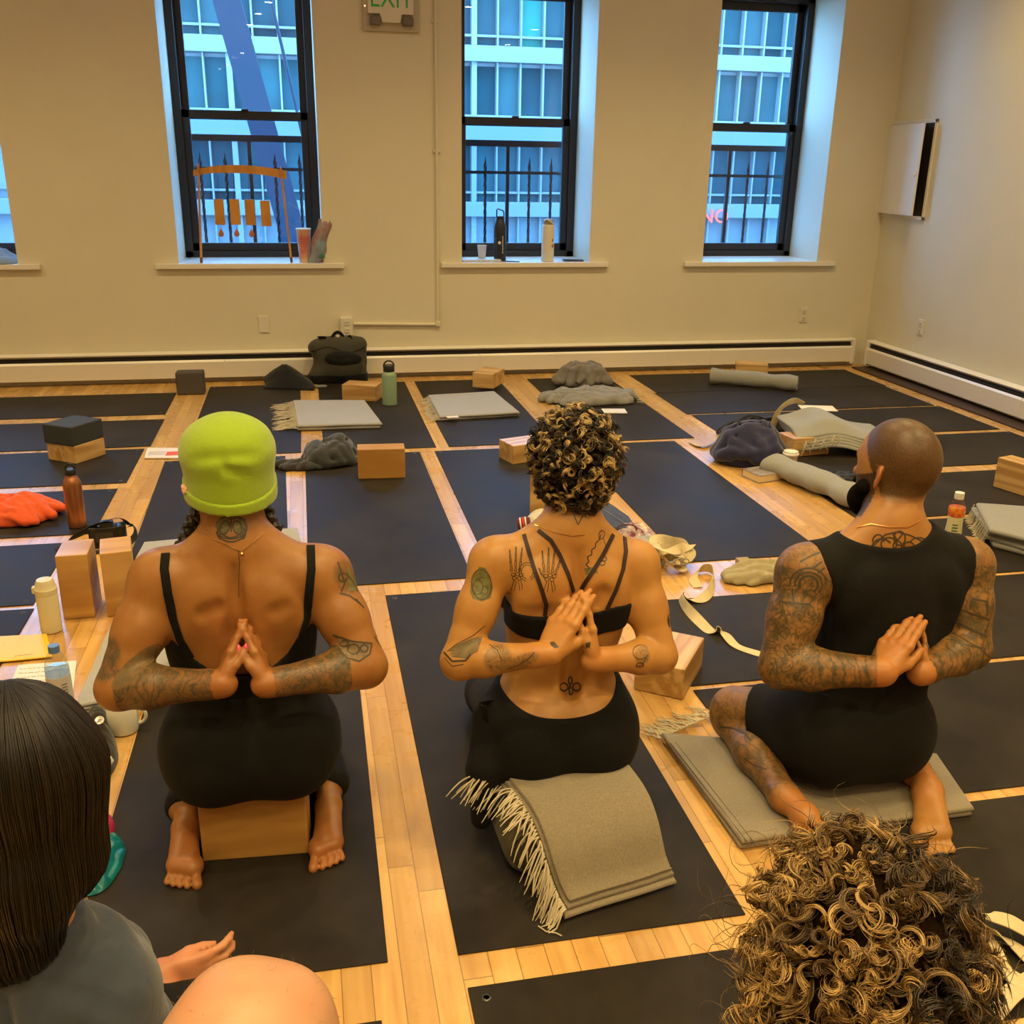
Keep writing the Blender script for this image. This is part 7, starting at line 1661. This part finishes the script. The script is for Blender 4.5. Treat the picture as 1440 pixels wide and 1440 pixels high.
m = MB(); m.tube([(-0.026, 0, 0.305), (-0.026, 0, 0.355), (-0.018, 0, 0.362), (0.018, 0, 0.350), (0.026, 0, 0.338), (0.026, 0, 0.305)], 0.005, 6); m.build('loop_handle', plain('navy_plastic', (0.01, 0.03, 0.12), 0.4), T, smooth=True)
m = MB(); m.lathe([(0.0001, 0), (0.011, 0.0002), (0.011, 0.001), (0.0001, 0.0012)], (-0.012, -0.0428, 0.13), 16, rot=RX(PI/2)); [m.box((0.012, -0.0430, 0.06+0.014*k), (0.006, 0.001, 0.009)) for k in range(9)]; m.build('printing', M['plastic'], T)
q = at(772, 369, Y0); T = bottle('water_bottle', (q[0], Y0+0.05, SZ), [(0.042, 0), (0.0455, 0.004), (0.046, 0.245), (0.040, 0.256), (0.036, 0.26)], plain('cream_white_coat', (0.66, 0.60, 0.46), 0.4), 'tall cream bottle with a beige lid on the second sill', [(0.037, 0.258), (0.038, 0.262), (0.035, 0.288), (0.018, 0.298), (0.0001, 0.30)], plain('beige_lid', (0.30, 0.24, 0.15), 0.5))
m = MB(); m.tube([(-0.036, -0.02, 0.286), (-0.02, -0.037, 0.296), (0.01, -0.040, 0.278), (0.034, -0.028, 0.262)], 0.005, 6); m.build('carry_strap', M['plastic'], T, smooth=True)
m = MB(); m.lathe([(0.009, 0), (0.0115, 0.0008), (0.009, 0.0012)], (0.026, -0.0372, 0.11), 16, rot=RZ(0.6)@RX(PI/2)); m.box((0.026, -0.0378, 0.15), (0.012, 0.001, 0.02), rot=RZ(0.6)); m.build('printing', plain('brown_print', (0.30, 0.12, 0.06), 0.5), T)
q = at(679, 361, Y0+0.1); m = MB(); m.lathe([(0.025, 0), (0.026, 0.002), (0.034, 0.085), (0.036, 0.087), (0.034, 0.089), (0.032, 0.085), (0.025, 0.004), (0.0001, 0.004)], n=24); o = m.build('paper_cup', plain('white_cup', (0.74, 0.70, 0.62), 0.6), smooth=True); o.location = (q[0], Y0+0.14, SZ+0.018); tag(o, 'small white paper cup standing on the notebook on the second sill', 'cup')
m = MB(); m.box((0, 0, 0.008), (0.28, 0.19, 0.015), bev=0.002); o = m.build('notebook', plain('pale_cover', (0.55, 0.60, 0.66), 0.4)); o.location = (1.26, Y0+0.10, SZ); tag(o, 'pale closed notebook lying on the second sill under the paper cup', 'book')
m = MB(); m.tube([(0, 0, 0), (0.06, -0.05, 0.0), (0.13, -0.07, 0.0)], 0.004, 8); o = m.build('pen', plain('pen_dark', (0.03, 0.03, 0.08), 0.3), smooth=True); o.location = (1.40, Y0+0.05, SZ+0.004); tag(o, 'dark pen lying beside the notebook on the second sill', 'pen')
q = at(808, 369, Y0); m = MB(); m.box((0, 0, 0.006), (0.15, 0.08, 0.011), bev=0.004); o = m.build('phone', plain('phone_dark', (0.03, 0.025, 0.03), 0.3), ); o.location = (q[0], Y0+0.05, SZ); o.rotation_euler = (0, 0, -0.1); tag(o, 'dark flat phone lying at the right end of the second sill', 'phone')
# ------------------------------------------------------------------ people in the foreground
def fig_dark_hair():
    Y = 1.24
    hc = at(26, 1078, Y+0.02); c7 = at(25, 1320, Y-0.01); che = c7+A(0, 0.03, -0.14); wai = c7+A(0, 0.05, -0.32); pel = c7+A(0, 0.04, 0.0); pel[2] = 0.125
    sR = at(152, 1400, Y-0.01); sL = c7*2-sR; sL[2] = sR[2]; sL[1] = sR[1]
    T = torso_prims(dict(pelvis=pel, waist=wai, chest=che, c7=c7, sL=sL, sR=sR), dict(hip=0.17, waistw=0.125, chestw=0.145, gird=0.048, hiph=0.12, bust=1))
    T += [cap(c7-A(0, 0, 0.01), hc-A(0, 0, 0.06), 0.054, 0.048, k=0.035)]
    H, EARS, fr = head_prims(hc, (0, 0.05, 1), (-0.15, 1, 0)); T += H
    eR = sR+A(0.050, 0.06, -0.27); wR = at(228, 1376, 1.42); 
    g, inf = hand(wR, (1, 0.25, -0.12), (0, 1, -0.2), 0.80, tside=(0, 0.2, 1), thumb=(0.8, 0.3, 0.3), curl=(0.35, 0.45, 0.25), spread=0.10)
    uR, fR = arm_groups(sR, eR, wR, 0.056, 0.048, 0.040, 0.036, 0.024, g)
    eL = sL+A(-0.05, 0.05, -0.27); wL = eL+A(0.10, 0.22, 0.02); g2, _ = hand(wL, (0.5, 1, 0), (0, 0, -1), 0.9, tside=(1, 0, 0), curl=(0.2, 0.3, 0.2))
    uL, fL = arm_groups(sL, eL, wL, 0.056, 0.048, 0.040, 0.036, 0.024, g2)
    legs = []
    for s in (-1, 1):
        hip = pel+A(s*0.09, 0.05, -0.02); kn = pel+A(s*0.22, 0.12, -0.05); an = pel+A(-s*0.06, 0.16, -0.085); legs += [cap(hip, kn, 0.085, 0.058, k=0.04), cap(kn, an, 0.052, 0.036, k=0.02)]
    T += uL+uR; G = [(0, T), (0.03, legs), (0.004, EARS)]+fL+fR; base = A(c7[0], c7[1], 0)
    skin = skin_mat('fair_skin', (0.52, 0.25, 0.13)); o, V, Q, B = person('person', G, skin, 0.005, 'person with straight dark hair and slate blue T-shirt at the lower left', base)
    attr(o, 'ink', np.zeros(len(V))); attr(o, 'stubble', np.zeros(len(V))); attr(o, 'flush', np.clip(1-np.linalg.norm(V-wR, axis=1)/0.12, 0, 1))
    nz = c7[2]+0.025
    def reg(X): 
        arm = np.where(X[:, 0] > c7[0], ((X-sR)@unit(eR-sR))-0.19, ((X-sL)@unit(eL-sL))-0.19); arm = np.where(np.abs(X[:, 0]-c7[0]) > 0.165, arm, -1)
        return np.maximum(np.maximum(X[:, 2]-nz, arm), 0.10-X[:, 2])
    def pre(X): 
        w = 0.005*np.sin(X[:, 0]*95+X[:, 2]*140+2*np.sin(X[:, 2]*30))*np.clip((X[:, 0]-c7[0]-0.02)/0.08, 0, 1)*np.clip(1-(np.abs(X[:, 0]-c7[0]-0.12)/0.1), 0, 1); Xq = X.copy(); Xq[:, 1] += w; Xq[:, 2] += w; return Xq
    garment('t_shirt', [(0, T[:len(T)-len(uL)-len(uR)-len(H)]+uL+uR)], 0.009, reg, cloth('slate_jersey', (0.058, 0.074, 0.112), 0.005, 12, sheen=0.3), o, 0.005, pre=pre)
    def rl(X): return X[:, 2]-0.17
    garment('trousers', [(0, T[:3]), (0.03, legs)], 0.009, rl, M['blackcloth2'], o, 0.007)
    u, f, r = fr
    HG = [ell(hc+u*0.018-f*0.015, (0.096, 0.112, 0.108), k=0.03, x=r, z=u), cap(hc-f*0.055-u*0.0, c7-f*0.050+A(0, 0, 0.045), 0.075, 0.070, k=0.05, n=f, s=0.6),
          cap(hc+r*0.058-f*0.02, at(100, 1205, Y-0.01), 0.050, 0.044, k=0.04), cap(at(100, 1205, Y-0.01), at(112, 1246, Y-0.01), 0.036, 0.012, k=0.03), cap(hc-r*0.062-f*0.02, at(-60, 1230, Y), 0.050, 0.040, k=0.04), cap(at(30, 1240, Y-0.07), at(50, 1275, Y-0.08), 0.05, 0.035, k=0.04)]
    hm = hair_mat('dark_brown_hair', (0.006, 0.004, 0.003), (0.050, 0.028, 0.014), (0.013, 0.008, 0.005), 0.42)
    V2, Q2 = solid([(0, HG)], 0.005, 0, lambda X: np.minimum((X[:, 1]-hc[1]-0.06)-(X[:, 2]-hc[2])*0.5, (X[:, 1]-hc[1]-0.10))); h = fast_mesh('hair', V2, Q2, hm, o, origin=base); attr(h, 'tone', np.zeros(len(V2)))
    Bh = bvh_of(V2, Q2); rng = random.Random(6); m = MB(); tones = []; crown = Vector(hc+u*0.115-f*0.03)
    for i in range(1500):
        th = rng.uniform(-PI*0.95, PI*0.05)*1.15; P = []; tn = rng.random()**3*0.55; ph = rng.uniform(0, 6); off = rng.uniform(0.0004, 0.0028)
        d0 = Vector(r)*math.cos(th)+Vector(f)*math.sin(th); L = rng.uniform(0.18, 0.32); U_ = Vector(u); Hc = Vector(hc)
        for j in range(30):
            t = j/29
            if t < 0.4: a_ = 0.04+t/0.4*(PI/2-0.04); dirv = U_*math.cos(a_)+d0*math.sin(a_); q = Hc+dirv*0.3; dirn = -dirv
            else: z_ = (t-0.4)/0.6*L; q = Hc+d0*0.3-U_*z_; dirn = -d0
            hp, nn, _, dist = Bh.ray_cast(q, dirn.normalized(), 0.5)
            if hp is None: break
            P.append(hp+nn*(off+0.0012*math.sin(ph+t*7)))
        P = [p for k, p in enumerate(P) if k == 0 or (p-P[k-1]).length < 0.05]
        if len(P) > 6:
            m.tube(P, [0.0009]*(len(P)-3)+[0.0007, 0.0004, 0.0002], 4, cap=False)
            for p in P: tones += [tn]*4
    hair_obj('hair_strands', m, tones, hm, h)
    return o
def fig_curly():
    Y = 0.76; hc = at(1208, 1350, Y); c7 = hc+A(0.01, -0.01, -0.19); che = c7+A(0, 0.05, -0.12); wai = c7+A(0, 0.08, -0.26); pel = c7+A(0, 0.06, 0); pel[2] = 0.13
    wai[2] = 0.26
    sR = c7+A(0.140, 0.01, -0.13); sL = c7+A(-0.140, 0.01, -0.13)
    T = torso_prims(dict(pelvis=pel, waist=wai, chest=che, c7=c7, sL=sL, sR=sR), dict(hip=0.17, waistw=0.125, chestw=0.14, gird=0.046, hiph=0.11, bust=1))
    T += [cap(c7-A(0, 0, 0.01), hc-A(0, 0, 0.06), 0.052, 0.047, k=0.035)]; H, EARS, fr = head_prims(hc, (0, 0.12, 1), (0, 1, -0.1)); T += H
    arms = []; AU = []
    for s, sh in ((-1, sL), (1, sR)):
        e = sh+A(s*0.01, 0.0, -0.24); w = e+A(-s*0.13, 0.02, -0.02); w[2] = max(w[2], 0.10); g, _ = hand(w, (-s*0.5, 0.9, 0), (0, 0, -1), 0.85, tside=(-s, 0, 0), curl=(0.2, 0.3, 0.2)); uu, ff = arm_groups(sh, e, w, 0.052, 0.045, 0.037, 0.034, 0.023, g); AU += uu; arms += ff
    legs = []
    for s in (-1, 1):
        hip = pel+A(s*0.09, 0.03, -0.02); kn = pel+A(s*0.20, 0.08, -0.05); an = pel+A(-s*0.06, 0.10, -0.08); legs += [cap(hip, kn, 0.08, 0.055, k=0.04), cap(kn, an, 0.05, 0.036, k=0.02)]
    G = [(0, T+AU), (0.03, legs), (0.004, EARS)]+arms; base = A(c7[0], c7[1], 0)
    o, V, Q, B = person('person', G, bpy.data.materials['fair_skin'], 0.006, 'person with voluminous curly golden brown hair at the lower right, seen from behind', base)
    for n_ in ('ink', 'stubble', 'flush'): attr(o, n_, np.zeros(len(V)))
    garment('top', [(0, T[:len(T)-len(H)]+AU), (0.03, legs)], 0.008, lambda X: X[:, 2]-(c7[2]+0.045), M['blackcloth'], o, 0.007)
    u, f, r = fr; hm = hair_mat('golden_brown_hair', (0.014, 0.009, 0.005), (0.56, 0.36, 0.13), (0.12, 0.066, 0.022), 0.38)
    capg = [ell(hc+u*0.022-f*0.012, (0.092, 0.110, 0.104), k=0.03, x=r, z=u), ell(hc-u*0.07-f*0.03, (0.108, 0.082, 0.105), k=0.05, x=r, z=u), ell(hc+u*0.122-r*0.012, (0.032, 0.032, 0.028), k=0.03)]
    V2, Q2 = solid([(0, capg)], 0.007, 0, lambda X: (X[:, 1]-hc[1]-0.065)); h = fast_mesh('hair', V2, Q2, plain('hair_underlayer', (0.014, 0.008, 0.004), 1.0, spec=0.0, bmp=0.006, bs=120), o, origin=base)
    rng = random.Random(17); m = MB(); tones = []; n = 0
    while n < 1000:
        th = rng.uniform(-PI, PI); z = rng.uniform(-0.95, 1); s = math.sqrt(1-z*z); d = r*s*math.cos(th)+f*s*math.sin(th)+u*z; bun = n % 9 == 0
        if d@f > 0.6 and z < 0.3: continue
        n += 1; c = hc+u*0.015-f*0.012+r*(d@r)*0.088+f*(d@f)*0.104+u*z*0.100
        if z < -0.05: b_ = min(1, (-0.05-z)/0.25); c = hc+u*(0.010+(z+0.05)*0.17)-f*(0.012+0.02*b_)+r*((d@r)*(0.088+0.024*b_)-0.006*b_)+f*(d@f)*(0.104-0.020*b_)
        if bun: c = hc+u*0.124-r*0.012+d*0.026
        side = d@r; gold = 0.70 if side < -0.05 else 0.36
        if -0.05 < side < 0.42 and d@f < 0.2 and z < 0.8: gold = 0.10
        if bun: gold = 0.62
        tone = min(1, max(0, rng.gauss(gold, 0.20)))
        L = rng.uniform(0.036, 0.072) if not bun else rng.uniform(0.022, 0.042); big = rng.random() < 0.3
        lock(m, tones, c-d*0.006, d, L, rng.uniform(0.011, 0.018) if big else rng.uniform(0.005, 0.010), rng.uniform(0.7, 1.3) if big else rng.uniform(1.2, 2.6), rng.uniform(0.0005, 0.0009), tone, rng, strands=11, pts=18, grav=0.15)
    for i in range(120):            # loose fine hairs
        th = rng.uniform(-PI, PI); z = rng.uniform(-0.4, 1); s = math.sqrt(1-z*z); d = r*s*math.cos(th)+f*s*math.sin(th)+u*z
        lock(m, tones, hc+d*0.10, d, rng.uniform(0.08, 0.12), rng.uniform(0.015, 0.03), rng.uniform(0.6, 1.4), 0.0004, rng.uniform(0.1, 0.8), rng, strands=1, pts=16, grav=0.05)
    hair_obj('curls', m, tones, hm, h)
    return o
def fig_knee():
    K = at(352, 1462, 0.62); hip = A(K[0]-0.14, 0.12, K[2]-0.06); ank = K+A(0.055, -0.02, -0.42)
    G = [(0, [cap(hip, K-A(0.012, 0.03, 0.004), 0.082, 0.062, k=0.03), ell(K+A(0, 0.002, 0.0), (0.060, 0.058, 0.050), k=0.03), ell(K+A(-0.012, 0.022, 0.022), (0.028, 0.026, 0.024), k=0.02), ell(K+A(0.032, 0.010, 0.016), (0.022, 0.024, 0.020), k=0.02), cap(K+A(0.006, 0.0, -0.02), K+(ank-K)*0.35, 0.058, 0.056, k=0.03), cap(K+(ank-K)*0.3, ank, 0.055, 0.036, k=0.02)])]
    G += foot(ank+A(0, -0.03, -0.04), ank+A(0.02, 0.20, -0.075), (0, 0, -1), (1, 0, 0), 1.0)
    base = A(K[0], K[1], 0); skin = skin_mat('pale_skin', (0.52, 0.295, 0.175)); o, V, Q, B = person('person', G, skin, 0.004, 'bare bent knee of a person sitting closest at the bottom edge', base)
    for n_ in ('ink', 'stubble'): attr(o, n_, np.zeros(len(V)))
    fl_ = np.zeros(len(V))
    for p in (K+A(-0.035, 0.0, 0.045), K+A(0.035, 0.0, 0.045)): fl_ = np.maximum(fl_, np.clip(1-np.linalg.norm(V-p, axis=1)/0.035, 0, 1)*0.7)
    attr(o, 'flush', fl_)
    garment('shorts', [(0, [G[0][1][0]])], 0.012, lambda X: (X-hip)@unit(K-hip)-0.22, M['blackcloth2'], o, 0.006)
    # short fine leg hair
    rng = random.Random(3); m = MB(); vs = [i for i in range(len(V)) if V[i][2] > K[2]-0.05]; me = o.data
    for i in rng.sample(vs, min(500, len(vs))):
        v = Vector(V[i]); nn = me.vertices[i].normal; d = (nn*0.6+Vector((rng.uniform(-.5, .5), rng.uniform(0, .6), rng.uniform(-.8, 0)))).normalized(); L = rng.uniform(0.003, 0.006); m.tube([v, v+d*L*0.5, v+d*L+Vector((0, 0, -0.001))], [0.00014, 0.00012, 0.00005], 3, cap=False)
    m.build('leg_hair', plain('fine_hair', (0.16, 0.08, 0.03), 0.5), o, world=True)['kind'] = 'stuff'
    return o
fig_dark_hair(); fig_curly(); fig_knee()
